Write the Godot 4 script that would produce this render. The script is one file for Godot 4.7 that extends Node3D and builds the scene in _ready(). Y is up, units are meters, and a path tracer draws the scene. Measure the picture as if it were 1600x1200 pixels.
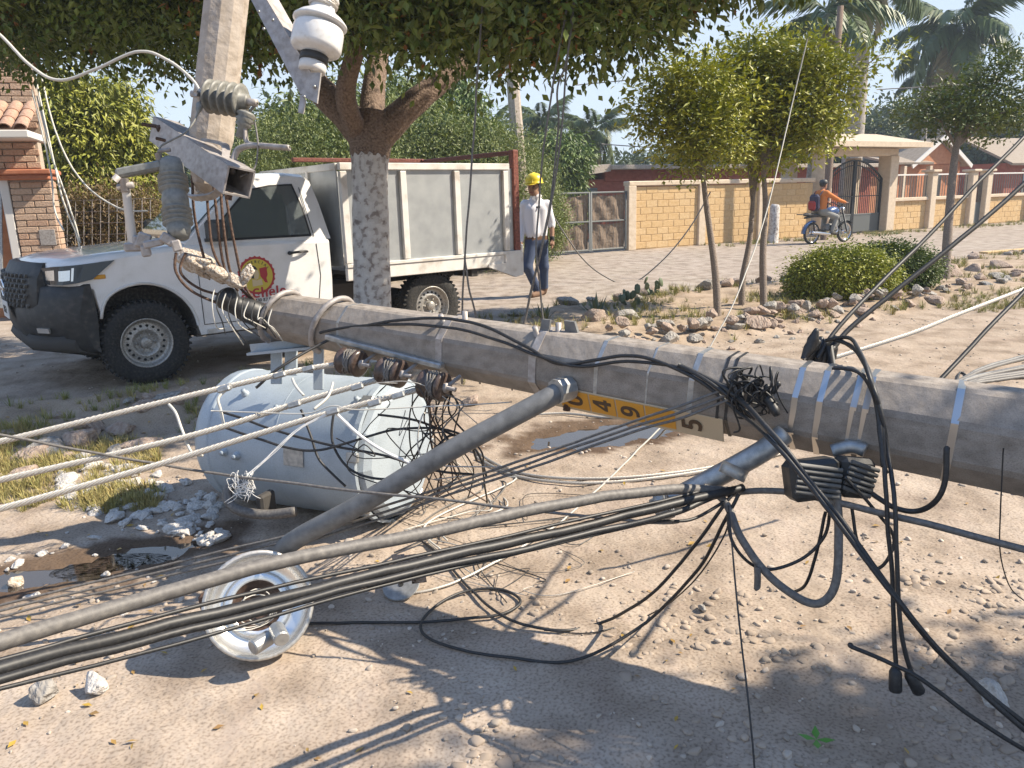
extends Node3D

const F := 1200.0
var cam: Camera3D
var M := {}
var used := {}
var rng := RandomNumberGenerator.new()
var n1 := FastNoiseLite.new()
var n2 := FastNoiseLite.new()

func _ready():
	cam = Camera3D.new(); cam.name = "camera"; cam.fov = 53.1301; cam.far = 2000.0; cam.near = 0.05
	add_child(cam)
	cam.position = Vector3(0, 1.5, 0)
	cam.rotation_degrees = Vector3(-13.54, 0, -1.72)
	cam.current = true
	var we := WorldEnvironment.new(); we.name = "environment"
	var env := Environment.new()
	env.background_mode = Environment.BG_SKY
	var sk := ProceduralSkyMaterial.new()
	sk.sky_top_color = Color(0.44, 0.58, 0.80)
	sk.sky_horizon_color = Color(0.77, 0.82, 0.86)
	sk.sky_curve = 0.5
	sk.ground_bottom_color = Color(0.45, 0.40, 0.34)
	sk.ground_horizon_color = Color(0.62, 0.60, 0.56)
	sk.sun_angle_max = 20.0
	sk.energy_multiplier = 0.8
	var sky := Sky.new(); sky.sky_material = sk
	env.sky = sky
	env.tonemap_mode = Environment.TONE_MAPPER_LINEAR
	env.tonemap_exposure = 1.95
	env.sdfgi_enabled = true; env.ssao_enabled = true; env.ssil_enabled = true
	env.fog_enabled = true; env.fog_density = 0.0014; env.fog_light_color = Color(0.80, 0.86, 0.92)
	we.environment = env
	add_child(we)
	var sun := DirectionalLight3D.new(); sun.name = "sun"
	sun.light_energy = 1.55; sun.light_color = Color(1.0, 0.95, 0.87); sun.light_angular_distance = 0.55
	sun.shadow_enabled = true
	add_child(sun)
	var toward := Vector3(cos(deg_to_rad(43.0)), sin(deg_to_rad(43.0)), -0.03).normalized()
	sun.look_at_from_position(toward * 50.0, Vector3.ZERO, Vector3.UP)
	rng.seed = 7
	n1.seed = 3; n1.frequency = 0.9; n1.fractal_octaves = 4
	n2.seed = 11; n2.frequency = 0.16; n2.fractal_octaves = 3
	materials()
	build_ground()
	build_buildings()
	build_vegetation()
	build_fallen_pole()
	build_broken_top()
	build_transformer()
	build_lamp()
	build_truck()
	build_people()
	build_cables()
	build_stones()

# ---------- places ----------
func at(px: float, py: float, d: float) -> Vector3:
	return cam.position + cam.basis * (Vector3((px - 800.0) / F, (600.0 - py) / F, -1.0) * d)
func on(px: float, py: float, y := 0.0) -> Vector3:
	var r: Vector3 = cam.basis * Vector3((px - 800.0) / F, (600.0 - py) / F, -1.0)
	return cam.position + r * ((y - cam.position.y) / r.y)
func rf(a: float, b: float) -> float:
	return rng.randf_range(a, b)

# ---------- things ----------
func numbered(n: String) -> String:
	if not used.has(n):
		used[n] = 0
		return n
	used[n] += 1
	return "%s_%03d" % [n, used[n]]
func tag(o, label: String, cat: String, group := ""):
	o.set_meta("label", label); o.set_meta("category", cat)
	if group: o.set_meta("group", group)
	return o
func thing(called: String, label: String, cat: String, pos := Vector3.ZERO, group := "") -> Node3D:
	var o := Node3D.new(); o.name = numbered(called); add_child(o); o.position = pos
	tag(o, label, cat, group)
	return o
func inst(m: Mesh, called: String, parent: Node = null, mt: Material = null, xf := Transform3D.IDENTITY) -> MeshInstance3D:
	var o := MeshInstance3D.new(); o.mesh = m
	if mt: o.material_override = mt
	o.transform = xf
	if parent == null:
		o.name = numbered(called); add_child(o)
	else:
		o.name = called; parent.add_child(o, true)
	return o
func part(st: SurfaceTool, called: String, mt: Material, parent: Node = null) -> MeshInstance3D:
	return inst(done(st, mt), called, parent)
func done(st: SurfaceTool, mt: Material) -> ArrayMesh:
	st.generate_normals()
	st.set_material(mt)
	return st.commit()
func mb(smooth := false) -> SurfaceTool:
	var st := SurfaceTool.new(); st.begin(Mesh.PRIMITIVE_TRIANGLES)
	st.set_smooth_group(0 if smooth else -1)
	return st
func many(called: String, m: Mesh, xfs: Array, parent: Node = null, cols: Array = []) -> MultiMeshInstance3D:
	var mm := MultiMesh.new(); mm.transform_format = MultiMesh.TRANSFORM_3D
	mm.use_colors = cols.size() > 0
	mm.mesh = m; mm.instance_count = xfs.size()
	for i in xfs.size():
		mm.set_instance_transform(i, xfs[i])
		if cols.size(): mm.set_instance_color(i, cols[i])
	var o := MultiMeshInstance3D.new(); o.multimesh = mm
	if parent == null:
		o.name = numbered(called); add_child(o)
	else:
		o.name = called; parent.add_child(o, true)
	return o

# ---------- shapes ----------
func quad(st: SurfaceTool, a: Vector3, b: Vector3, c: Vector3, d: Vector3):
	st.add_vertex(a); st.add_vertex(b); st.add_vertex(c)
	st.add_vertex(a); st.add_vertex(c); st.add_vertex(d)
func tri(st: SurfaceTool, a: Vector3, b: Vector3, c: Vector3):
	st.add_vertex(a); st.add_vertex(b); st.add_vertex(c)
func box(st: SurfaceTool, c: Vector3, s: Vector3, bs := Basis.IDENTITY, bev := 0.0):
	var h := s * 0.5
	if bev <= 0.0:
		var v := []
		for i in 8:
			v.append(c + bs * Vector3(h.x * (1 if i & 1 else -1), h.y * (1 if i & 2 else -1), h.z * (1 if i & 4 else -1)))
		for q in [[0, 2, 3, 1], [4, 5, 7, 6], [0, 4, 6, 2], [1, 3, 7, 5], [2, 6, 7, 3], [0, 1, 5, 4]]:
			quad(st, v[q[3]], v[q[2]], v[q[1]], v[q[0]])
		return
	bev = minf(bev, minf(h.x, minf(h.y, h.z)) * 0.95)
	var g := func(sx: int, sy: int, sz: int, ax: int) -> Vector3:
		var p := Vector3(h.x - bev, h.y - bev, h.z - bev)
		p[ax] = h[ax]
		return c + bs * Vector3(p.x * sx, p.y * sy, p.z * sz)
	for s1 in [-1, 1]:
		quad(st, g.call(s1, -1, -1, 0), g.call(s1, 1, -1, 0), g.call(s1, 1, 1, 0), g.call(s1, -1, 1, 0))
		quad(st, g.call(-1, s1, -1, 1), g.call(1, s1, -1, 1), g.call(1, s1, 1, 1), g.call(-1, s1, 1, 1))
		quad(st, g.call(-1, -1, s1, 2), g.call(1, -1, s1, 2), g.call(1, 1, s1, 2), g.call(-1, 1, s1, 2))
		for s2 in [-1, 1]:
			quad(st, g.call(-1, s1, s2, 1), g.call(1, s1, s2, 1), g.call(1, s1, s2, 2), g.call(-1, s1, s2, 2))
			quad(st, g.call(s1, -1, s2, 0), g.call(s1, 1, s2, 0), g.call(s1, 1, s2, 2), g.call(s1, -1, s2, 2))
			quad(st, g.call(s1, s2, -1, 0), g.call(s1, s2, 1, 0), g.call(s1, s2, 1, 1), g.call(s1, s2, -1, 1))
			for s3 in [-1, 1]:
				tri(st, g.call(s1, s2, s3, 0), g.call(s1, s2, s3, 1), g.call(s1, s2, s3, 2))
func spline(p: Array, sub := 8) -> PackedVector3Array:
	var r := PackedVector3Array()
	for i in p.size() - 1:
		var a: Vector3 = p[maxi(i - 1, 0)]; var b: Vector3 = p[i]; var c: Vector3 = p[i + 1]; var d: Vector3 = p[mini(i + 2, p.size() - 1)]
		for k in sub: r.append(b.cubic_interpolate(c, a, d, float(k) / sub))
	r.append(p[p.size() - 1])
	return r
func frames(p: PackedVector3Array) -> Array:
	var r := []
	var up := Vector3.UP
	for i in p.size():
		var t := (p[mini(i + 1, p.size() - 1)] - p[maxi(i - 1, 0)])
		t = t.normalized() if t.length() > 1e-9 else Vector3.RIGHT
		if i == 0 and absf(t.y) > 0.95: up = Vector3.RIGHT
		var s := t.cross(up).normalized()
		if s.length() < 0.5: s = t.cross(Vector3.FORWARD).normalized()
		up = s.cross(t).normalized()
		r.append([s, up, t])
	return r
func tube(st: SurfaceTool, p: PackedVector3Array, r, n := 8, caps := true, squash := 1.0, spin := 0.0):
	var fr := frames(p)
	var prev := []
	for i in p.size():
		var rr: float = r[mini(i, r.size() - 1)] if r is Array or r is PackedFloat32Array else r
		var ring := []
		for k in n:
			var a := TAU * k / n + spin
			ring.append(p[i] + (fr[i][0] * cos(a) + fr[i][1] * sin(a) * squash) * rr)
		if i:
			for k in n: quad(st, prev[k], prev[(k + 1) % n], ring[(k + 1) % n], ring[k])
		if caps and (i == 0 or i == p.size() - 1):
			for k in n: tri(st, p[i], ring[k], ring[(k + 1) % n])
		prev = ring
func bar(st: SurfaceTool, a: Vector3, b: Vector3, r: float, n := 8, r2 := -1.0):
	tube(st, PackedVector3Array([a, b]), [r, r if r2 < 0.0 else r2], n)
func beam(st: SurfaceTool, a: Vector3, b: Vector3, w: float, h: float, up := Vector3.UP, bev := 0.0):
	var z := (b - a).normalized()
	var x := up.cross(z).normalized()
	box(st, (a + b) * 0.5, Vector3(w, h, (b - a).length()), Basis(x, z.cross(x), z), bev)
func lathe(st: SurfaceTool, prof: Array, n := 20, xf := Transform3D.IDENTITY, from := 0.0, to := TAU):
	for i in prof.size() - 1:
		var a: Vector2 = prof[i]; var b: Vector2 = prof[i + 1]
		for k in n:
			var t0 := from + (to - from) * k / n; var t1 := from + (to - from) * (k + 1) / n
			var v0 := xf * Vector3(a.x * cos(t0), a.y, a.x * sin(t0)); var v1 := xf * Vector3(a.x * cos(t1), a.y, a.x * sin(t1))
			var w0 := xf * Vector3(b.x * cos(t0), b.y, b.x * sin(t0)); var w1 := xf * Vector3(b.x * cos(t1), b.y, b.x * sin(t1))
			if a.x > 1e-6: tri(st, v0, v1, w1 if b.x > 1e-6 else w0)
			if b.x > 1e-6: tri(st, v0, w1, w0)
func prism(st: SurfaceTool, poly: PackedVector2Array, z0: float, z1: float, xf := Transform3D.IDENTITY):
	var idx := Geometry2D.triangulate_polygon(poly)
	for z in [z0, z1]:
		for i in range(0, idx.size(), 3):
			tri(st, xf * Vector3(poly[idx[i]].x, poly[idx[i]].y, z), xf * Vector3(poly[idx[i + 1]].x, poly[idx[i + 1]].y, z), xf * Vector3(poly[idx[i + 2]].x, poly[idx[i + 2]].y, z))
	for i in poly.size():
		var a := poly[i]; var b := poly[(i + 1) % poly.size()]
		quad(st, xf * Vector3(a.x, a.y, z0), xf * Vector3(b.x, b.y, z0), xf * Vector3(b.x, b.y, z1), xf * Vector3(a.x, a.y, z1))
func V2(a: Array) -> PackedVector2Array:
	var r := PackedVector2Array()
	for i in range(0, a.size(), 2): r.append(Vector2(a[i], a[i + 1]))
	return r
func along(a: Vector3, b: Vector3, up := Vector3.UP) -> Basis:   # y runs from a to b
	var y := (b - a).normalized()
	var x := y.cross(up if absf(y.dot(up)) < 0.97 else Vector3.RIGHT).normalized()
	return Basis(x, y, x.cross(y))
func rock_mesh(sd: int, mt: Material, rough := 0.35, det := 2) -> ArrayMesh:
	# a subdivided cube pushed out to a lumpy stone with a few flat broken faces
	var nz := FastNoiseLite.new(); nz.seed = sd; nz.frequency = 0.75; nz.fractal_octaves = 3
	var r := RandomNumberGenerator.new(); r.seed = sd * 17 + 1
	var cuts := []
	for i in 6 + det * 3: cuts.append([Vector3(r.randf_range(-1, 1), r.randf_range(-1, 1), r.randf_range(-1, 1)).normalized(), r.randf_range(0.52, 0.88)])
	var st := mb(true)
	var f := func(p: Vector3) -> Vector3:
		var q := p.normalized()
		var v := q * (1.0 + rough * nz.get_noise_3dv(q * 1.6) + rough * 0.35 * nz.get_noise_3dv(q * 5.0))
		for c in cuts:
			var e: float = v.dot(c[0]) - c[1]
			if e > 0.0: v -= c[0] * e * 0.93
		return v
	var n := 3 + det * 2
	for ax in 3:
		for s in [-1.0, 1.0]:
			for i in n:
				for j in n:
					var c := []
					for o in [[0, 0], [1, 0], [1, 1], [0, 1]]:
						var p := Vector3.ZERO
						p[ax] = s; p[(ax + 1) % 3] = -1.0 + 2.0 * (i + o[0]) / n; p[(ax + 2) % 3] = (-1.0 + 2.0 * (j + o[1]) / n) * s
						c.append(f.call(p))
					quad(st, c[3], c[2], c[1], c[0])
	return done(st, mt)

# ---------- materials ----------
func lin(r: float, g: float, b: float) -> Color:
	return Color(r, g, b).linear_to_srgb()
func mat(called: String, c: Color, rough := 0.7, metal := 0.0) -> StandardMaterial3D:
	var m := StandardMaterial3D.new(); m.resource_name = called; m.albedo_color = c; m.roughness = rough; m.metallic = metal
	M[called] = m
	return m
func noise_tex(sd: int, freq: float, cols: Array, offs: Array = [], oct := 4, type := FastNoiseLite.TYPE_SIMPLEX_SMOOTH, size := 512) -> NoiseTexture2D:
	var t := NoiseTexture2D.new(); t.width = size; t.height = size; t.seamless = true
	var n := FastNoiseLite.new(); n.seed = sd; n.frequency = freq; n.fractal_octaves = oct; n.noise_type = type
	t.noise = n
	if cols.size():
		var g := Gradient.new()
		var pc := PackedColorArray(); var po := PackedFloat32Array()
		for i in cols.size():
			pc.append(cols[i]); po.append(offs[i] if offs.size() else float(i) / (cols.size() - 1))
		g.colors = pc; g.offsets = po
		t.color_ramp = g
	return t
func noisy(called: String, cols: Array, offs: Array, freq: float, scale: float, rough := 0.8, relief := 0.0, metal := 0.0, sd := 1, world := true) -> StandardMaterial3D:
	# colours are linear; the grain runs on three planes, scale = repeats per metre
	var m := mat(called, Color.WHITE, rough, metal)
	var sc := []
	for c in cols: sc.append(lin(c[0], c[1], c[2]))
	m.albedo_texture = noise_tex(sd, freq, sc, offs)
	m.uv1_triplanar = true; m.uv1_world_triplanar = world; m.uv1_scale = Vector3.ONE * scale
	m.detail_enabled = true; m.detail_blend_mode = BaseMaterial3D.BLEND_MODE_MUL; m.detail_uv_layer = BaseMaterial3D.DETAIL_UV_2
	m.detail_albedo = grain_tex
	m.uv2_triplanar = true; m.uv2_world_triplanar = world; m.uv2_scale = Vector3.ONE * maxf(scale * 2.7, 2.5)
	if relief > 0.0:
		m.heightmap_enabled = true; m.heightmap_scale = relief
		m.heightmap_texture = relief_tex
	return m
var relief_tex: Texture2D
var grain_tex: Texture2D

func materials():
	relief_tex = noise_tex(5, 0.03, [Color.BLACK, Color.WHITE], [], 5)
	grain_tex = noise_tex(6, 0.14, [Color(0.74, 0.73, 0.72), Color(0.95, 0.945, 0.94), Color(1, 1, 1)], [0.12, 0.4, 0.7], 4)
	# ground: region colours in the vertices, grain in two noise layers
	var d := mat("dirt", Color.WHITE, 0.95)
	d.vertex_color_use_as_albedo = true
	d.albedo_texture = noise_tex(21, 0.02, [Color(0.78, 0.76, 0.74), Color(0.93, 0.92, 0.91), Color(1, 1, 1)], [0.1, 0.5, 0.9], 5)
	d.uv1_triplanar = true; d.uv1_world_triplanar = true; d.uv1_scale = Vector3.ONE * 0.23
	d.detail_enabled = true; d.detail_blend_mode = BaseMaterial3D.BLEND_MODE_MUL; d.detail_uv_layer = BaseMaterial3D.DETAIL_UV_2
	d.detail_albedo = noise_tex(22, 0.12, [Color(0.78, 0.765, 0.75), Color(0.96, 0.955, 0.95), Color(1, 1, 1)], [0.2, 0.45, 0.8], 5, FastNoiseLite.TYPE_SIMPLEX_SMOOTH, 1024)
	d.uv2_triplanar = true; d.uv2_world_triplanar = true; d.uv2_scale = Vector3.ONE * 0.53
	d.heightmap_enabled = true; d.heightmap_scale = 0.6; d.heightmap_texture = noise_tex(23, 0.06, [Color.BLACK, Color.WHITE], [], 6, FastNoiseLite.TYPE_SIMPLEX_SMOOTH, 1024)
	d.metallic_specular = 0.25
	var pb := mat("pebble", Color.WHITE, 0.9); pb.vertex_color_use_as_albedo = true; pb.metallic_specular = 0.3
	noisy("rock", [[0.26, 0.19, 0.15], [0.37, 0.285, 0.23], [0.45, 0.365, 0.30]], [0.2, 0.5, 0.8], 0.02, 2.1, 0.95, 1.5, 0.0, 31)
	noisy("rock_grey", [[0.20, 0.18, 0.16], [0.33, 0.31, 0.28], [0.44, 0.42, 0.39]], [0.2, 0.5, 0.8], 0.02, 2.3, 0.95, 1.5, 0.0, 32)
	noisy("rubble", [[0.38, 0.35, 0.32], [0.58, 0.55, 0.51], [0.66, 0.64, 0.61]], [0.2, 0.5, 0.8], 0.03, 4.0, 0.95, 0.8, 0.0, 33)
	noisy("concrete", [[0.205, 0.176, 0.148], [0.29, 0.253, 0.217], [0.35, 0.31, 0.27]], [0.15, 0.5, 0.85], 0.03, 1.1, 0.92, 0.35, 0.0, 34)
	noisy("concrete_pale", [[0.30, 0.25, 0.20], [0.42, 0.36, 0.30], [0.50, 0.44, 0.38]], [0.15, 0.5, 0.85], 0.018, 1.6, 0.92, 0.35, 0.0, 35)
	noisy("broken_concrete", [[0.30, 0.20, 0.13], [0.52, 0.45, 0.37], [0.66, 0.62, 0.56]], [0.25, 0.5, 0.75], 0.03, 4.0, 0.95, 1.2, 0.0, 36)
	noisy("galvanised", [[0.30, 0.31, 0.31], [0.40, 0.41, 0.41], [0.50, 0.50, 0.49]], [0.2, 0.5, 0.8], 0.02, 3.0, 0.48, 0.0, 0.7, 37)
	noisy("weathered_steel", [[0.30, 0.27, 0.25], [0.40, 0.37, 0.35], [0.48, 0.45, 0.43]], [0.2, 0.5, 0.8], 0.02, 2.6, 0.6, 0.1, 0.35, 38)
	noisy("dull_zinc", [[0.13, 0.13, 0.128], [0.18, 0.18, 0.175], [0.23, 0.23, 0.225]], [0.2, 0.5, 0.8], 0.02, 1.9, 0.62, 0.0, 0.15, 39)
	noisy("rust", [[0.045, 0.025, 0.018], [0.095, 0.055, 0.038], [0.17, 0.11, 0.08]], [0.2, 0.5, 0.8], 0.04, 3.0, 0.9, 0.3, 0.0, 40)
	noisy("tank_paint", [[0.29, 0.345, 0.395], [0.365, 0.425, 0.48], [0.40, 0.46, 0.51]], [0.05, 0.4, 0.8], 0.012, 0.9, 0.42, 0.0, 0.0, 41)
	noisy("white_paint", [[0.70, 0.69, 0.67], [0.78, 0.78, 0.77], [0.82, 0.82, 0.82]], [0.0, 0.3, 0.7], 0.012, 0.8, 0.22, 0.0, 0.0, 42, false)
	M.white_paint.clearcoat_enabled = true; M.white_paint.clearcoat = 0.6; M.white_paint.clearcoat_roughness = 0.06
	noisy("dusty_white", [[0.55, 0.51, 0.46], [0.70, 0.68, 0.65], [0.76, 0.75, 0.73]], [0.1, 0.4, 0.75], 0.01, 0.7, 0.55, 0.0, 0.0, 43, false)
	noisy("aluminium_sheet", [[0.37, 0.39, 0.40], [0.41, 0.43, 0.44], [0.45, 0.47, 0.475]], [0.1, 0.5, 0.9], 0.012, 0.7, 0.5, 0.0, 0.55, 44, false)
	noisy("black_plastic", [[0.022, 0.022, 0.022], [0.035, 0.035, 0.034], [0.10, 0.085, 0.07]], [0.2, 0.6, 0.95], 0.02, 1.1, 0.55, 0.1, 0.0, 45, false)
	noisy("tyre", [[0.018, 0.018, 0.018], [0.03, 0.029, 0.028], [0.075, 0.065, 0.055]], [0.2, 0.55, 0.9], 0.03, 2.2, 0.85, 0.3, 0.0, 46, false)
	noisy("wheel_steel", [[0.25, 0.22, 0.18], [0.42, 0.41, 0.39], [0.52, 0.51, 0.49]], [0.15, 0.5, 0.8], 0.03, 3.0, 0.45, 0.0, 0.5, 47, false)
	noisy("maroon_paint", [[0.10, 0.03, 0.02], [0.21, 0.06, 0.04], [0.27, 0.10, 0.07]], [0.1, 0.5, 0.9], 0.03, 2.0, 0.6, 0.0, 0.0, 48, false)
	mat("strap_steel", lin(0.52, 0.50, 0.47), 0.34, 1.0)
	mat("dark_gap", lin(0.015, 0.015, 0.016), 0.8)  # near-black: seals, sunglasses, and the painted shade of seams and holes
	mat("chassis", lin(0.05, 0.045, 0.04), 0.85)
	noisy("arch_liner", [[0.07, 0.062, 0.053], [0.11, 0.098, 0.085], [0.20, 0.17, 0.14]], [0.2, 0.55, 0.9], 0.03, 2.0, 0.95, 0.0, 0.0, 74, false)
	var gl := mat("car_glass", lin(0.20, 0.23, 0.235), 0.03, 0.55); gl.metallic_specular = 0.8
	mat("headlamp_lens", lin(0.035, 0.04, 0.045), 0.05)
	var lg := mat("lamp_glass", Color(0.75, 0.8, 0.85, 0.15), 0.03); lg.transparency = BaseMaterial3D.TRANSPARENCY_ALPHA
	mat("chrome", lin(0.65, 0.65, 0.66), 0.12, 1.0)
	mat("reflector", lin(0.74, 0.73, 0.70), 0.26, 0.85)
	noisy("dish_metal", [[0.40, 0.37, 0.33], [0.56, 0.54, 0.50], [0.66, 0.65, 0.62]], [0.1, 0.5, 0.9], 0.03, 4.0, 0.42, 0.0, 0.7, 49)
	noisy("porcelain_white", [[0.60, 0.58, 0.54], [0.72, 0.71, 0.69], [0.76, 0.76, 0.75]], [0.05, 0.3, 0.7], 0.02, 3.0, 0.2, 0.0, 0.0, 50)
	noisy("polymer_grey", [[0.15, 0.15, 0.135], [0.21, 0.21, 0.19], [0.26, 0.255, 0.235]], [0.1, 0.5, 0.9], 0.02, 4.0, 0.5, 0.0, 0.0, 51)
	mat("fuse_white", lin(0.60, 0.58, 0.55), 0.45)
	noisy("porcelain_brown", [[0.04, 0.025, 0.02], [0.075, 0.05, 0.04], [0.12, 0.09, 0.075]], [0.1, 0.5, 0.9], 0.02, 5.0, 0.3, 0.0, 0.0, 52)
	noisy("black_cable", [[0.016, 0.016, 0.017], [0.026, 0.026, 0.027], [0.07, 0.062, 0.054]], [0.2, 0.6, 1.0], 0.04, 5.0, 0.5, 0.0, 0.0, 53)
	noisy("grey_cable", [[0.10, 0.092, 0.085], [0.15, 0.14, 0.13], [0.23, 0.21, 0.185]], [0.2, 0.55, 0.9], 0.03, 4.0, 0.6, 0.0, 0.0, 54)
	noisy("alu_wire", [[0.40, 0.37, 0.32], [0.54, 0.51, 0.46], [0.62, 0.59, 0.54]], [0.2, 0.5, 0.8], 0.05, 6.0, 0.5, 0.0, 0.45, 55)
	mat("pale_wire", lin(0.52, 0.50, 0.45), 0.55, 0.1)
	mat("white_cloth", lin(0.72, 0.71, 0.68), 0.9)
	noisy("bark", [[0.09, 0.06, 0.045], [0.19, 0.135, 0.10], [0.27, 0.20, 0.15]], [0.2, 0.5, 0.8], 0.03, 2.2, 0.95, 1.2, 0.0, 56)
	noisy("bark_grey", [[0.14, 0.11, 0.09], [0.26, 0.21, 0.17], [0.36, 0.30, 0.25]], [0.2, 0.5, 0.8], 0.03, 4.0, 0.95, 0.8, 0.0, 57)
	noisy("limed_bark", [[0.15, 0.12, 0.105], [0.24, 0.20, 0.18], [0.50, 0.47, 0.44], [0.62, 0.60, 0.57]], [0.0, 0.30, 0.37, 0.8], 0.022, 0.9, 0.95, 0.8, 0.0, 58)
	noisy("palm_trunk", [[0.24, 0.21, 0.18], [0.37, 0.34, 0.30], [0.45, 0.42, 0.38]], [0.2, 0.5, 0.8], 0.02, 0.7, 0.95, 0.5, 0.0, 59)
	var lf := mat("leaf", Color.WHITE, 0.48); lf.vertex_color_use_as_albedo = true; lf.backlight_enabled = true; lf.backlight = Color(0.5, 0.54, 0.14); lf.metallic_specular = 0.45
	var gs := mat("grass", Color.WHITE, 0.8); gs.vertex_color_use_as_albedo = true; gs.backlight_enabled = true; gs.backlight = Color(0.25, 0.25, 0.1)
	noisy("block_yellow", [[0.53, 0.35, 0.16], [0.60, 0.41, 0.20], [0.65, 0.46, 0.25]], [0.1, 0.5, 0.9], 0.02, 0.9, 0.92, 0.3, 0.0, 60)
	noisy("block_yellow_pale", [[0.55, 0.37, 0.18], [0.62, 0.44, 0.23], [0.67, 0.49, 0.28]], [0.1, 0.5, 0.9], 0.02, 1.1, 0.92, 0.3, 0.0, 61)
	noisy("mortar_yellow", [[0.50, 0.34, 0.17], [0.57, 0.40, 0.21], [0.61, 0.44, 0.25]], [0.1, 0.5, 0.9], 0.03, 1.0, 0.95, 0.0, 0.0, 62)
	noisy("stucco_cream", [[0.54, 0.43, 0.31], [0.63, 0.52, 0.39], [0.68, 0.57, 0.44]], [0.1, 0.5, 0.9], 0.02, 0.6, 0.92, 0.3, 0.0, 63)
	noisy("brick", [[0.38, 0.235, 0.16], [0.47, 0.31, 0.22], [0.55, 0.39, 0.285]], [0.1, 0.5, 0.9], 0.03, 2.0, 0.92, 0.5, 0.0, 64)
	noisy("brick_pale", [[0.44, 0.30, 0.21], [0.52, 0.375, 0.275], [0.60, 0.45, 0.345]], [0.1, 0.5, 0.9], 0.03, 2.0, 0.92, 0.5, 0.0, 65)
	noisy("brick_mortar", [[0.38, 0.30, 0.23], [0.47, 0.39, 0.31], [0.52, 0.45, 0.37]], [0.1, 0.5, 0.9], 0.03, 2.0, 0.95, 0.2, 0.0, 66)
	noisy("clay_tile", [[0.36, 0.20, 0.13], [0.48, 0.30, 0.21], [0.56, 0.39, 0.29]], [0.1, 0.5, 0.9], 0.02, 2.0, 0.9, 0.3, 0.0, 67)
	noisy("terracotta_paint", [[0.38, 0.13, 0.07], [0.45, 0.17, 0.09], [0.50, 0.21, 0.12]], [0.1, 0.5, 0.9], 0.02, 1.0, 0.85, 0.0, 0.0, 68)
	noisy("red_wall", [[0.24, 0.065, 0.04], [0.31, 0.09, 0.055], [0.36, 0.12, 0.08]], [0.1, 0.5, 0.9], 0.02, 0.5, 0.92, 0.0, 0.0, 69)
	noisy("orange_wall", [[0.42, 0.17, 0.08], [0.50, 0.22, 0.11], [0.55, 0.27, 0.14]], [0.1, 0.5, 0.9], 0.02, 0.5, 0.92, 0.0, 0.0, 70)
	noisy("roof_felt", [[0.22, 0.18, 0.14], [0.30, 0.25, 0.20], [0.37, 0.31, 0.25]], [0.1, 0.5, 0.9], 0.02, 0.5, 0.95, 0.0, 0.0, 71)
	noisy("roof_cream", [[0.42, 0.35, 0.26], [0.52, 0.44, 0.34], [0.58, 0.50, 0.40]], [0.1, 0.5, 0.9], 0.02, 0.5, 0.95, 0.0, 0.0, 72)
	noisy("shade_cloth", [[0.16, 0.115, 0.08], [0.22, 0.165, 0.12], [0.27, 0.21, 0.16]], [0.1, 0.5, 0.9], 0.02, 0.8, 0.95, 1.0, 0.0, 73)
	mat("iron_dark", lin(0.025, 0.026, 0.028), 0.5, 0.3)
	mat("iron_grey", lin(0.10, 0.107, 0.105), 0.6, 0.0)
	mat("white_frame", lin(0.62, 0.60, 0.57), 0.6)
	var body := mat("figure", Color.WHITE, 0.85); body.vertex_color_use_as_albedo = true
	mat("hat_yellow", lin(0.75, 0.56, 0.02), 0.35)
	mat("backpack", lin(0.035, 0.03, 0.06), 0.85)
	mat("red_cloth", lin(0.30, 0.03, 0.025), 0.85)
	mat("bike_blue", lin(0.04, 0.09, 0.22), 0.3)
	mat("plate_orange", lin(0.62, 0.30, 0.035), 0.7)
	mat("plate_cream", lin(0.52, 0.42, 0.29), 0.75)
	mat("plate_ink", lin(0.09, 0.055, 0.03), 0.8)
	mat("logo_red", lin(0.42, 0.03, 0.04), 0.5)
	mat("logo_yellow", lin(0.62, 0.48, 0.06), 0.5)
	mat("logo_skin", lin(0.66, 0.52, 0.30), 0.5)
	mat("logo_black", lin(0.03, 0.03, 0.03), 0.5)
	var wt := mat("puddle", lin(0.045, 0.035, 0.027), 0.03); wt.metallic_specular = 0.7

# ---------- ground ----------
const U2 := Vector2(0.866, -0.5)
func sw(x: float, z: float) -> Vector2:      # along and across the planted strip
	return Vector2(0.866 * x - 0.5 * z, -0.5 * x - 0.866 * z)
func strip_at(s: float, w: float) -> Vector3:
	var x := 0.866 * s - 0.5 * w; var z := -0.5 * s - 0.866 * w
	return Vector3(x, height(x, z), z)
func strip(x: float, z: float) -> float:
	var q := sw(x, z)
	var far := lerpf(7.0, 8.9, smoothstep(3.0, 6.0, q.x))
	return smoothstep(5.55, 5.95, q.y + 0.12 * n1.get_noise_2d(x, z)) * (1.0 - smoothstep(far - 0.35, far + 0.1, q.y + 0.15 * n1.get_noise_2d(z, x)))
var puds := []
func pud(x: float, z: float) -> float:
	var best := 0.0
	for p in puds:
		var dx: float = (x - p[0]) * p[4] + (z - p[1]) * p[5]; var dz: float = -(x - p[0]) * p[5] + (z - p[1]) * p[4]
		var e: float = sqrt(dx * dx / (p[2] * p[2]) + dz * dz / (p[3] * p[3])) + 0.45 * n1.get_noise_2d(x * 4.0, z * 4.0)
		best = maxf(best, 1.0 - smoothstep(0.55, 1.0, e))
	return best
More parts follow.
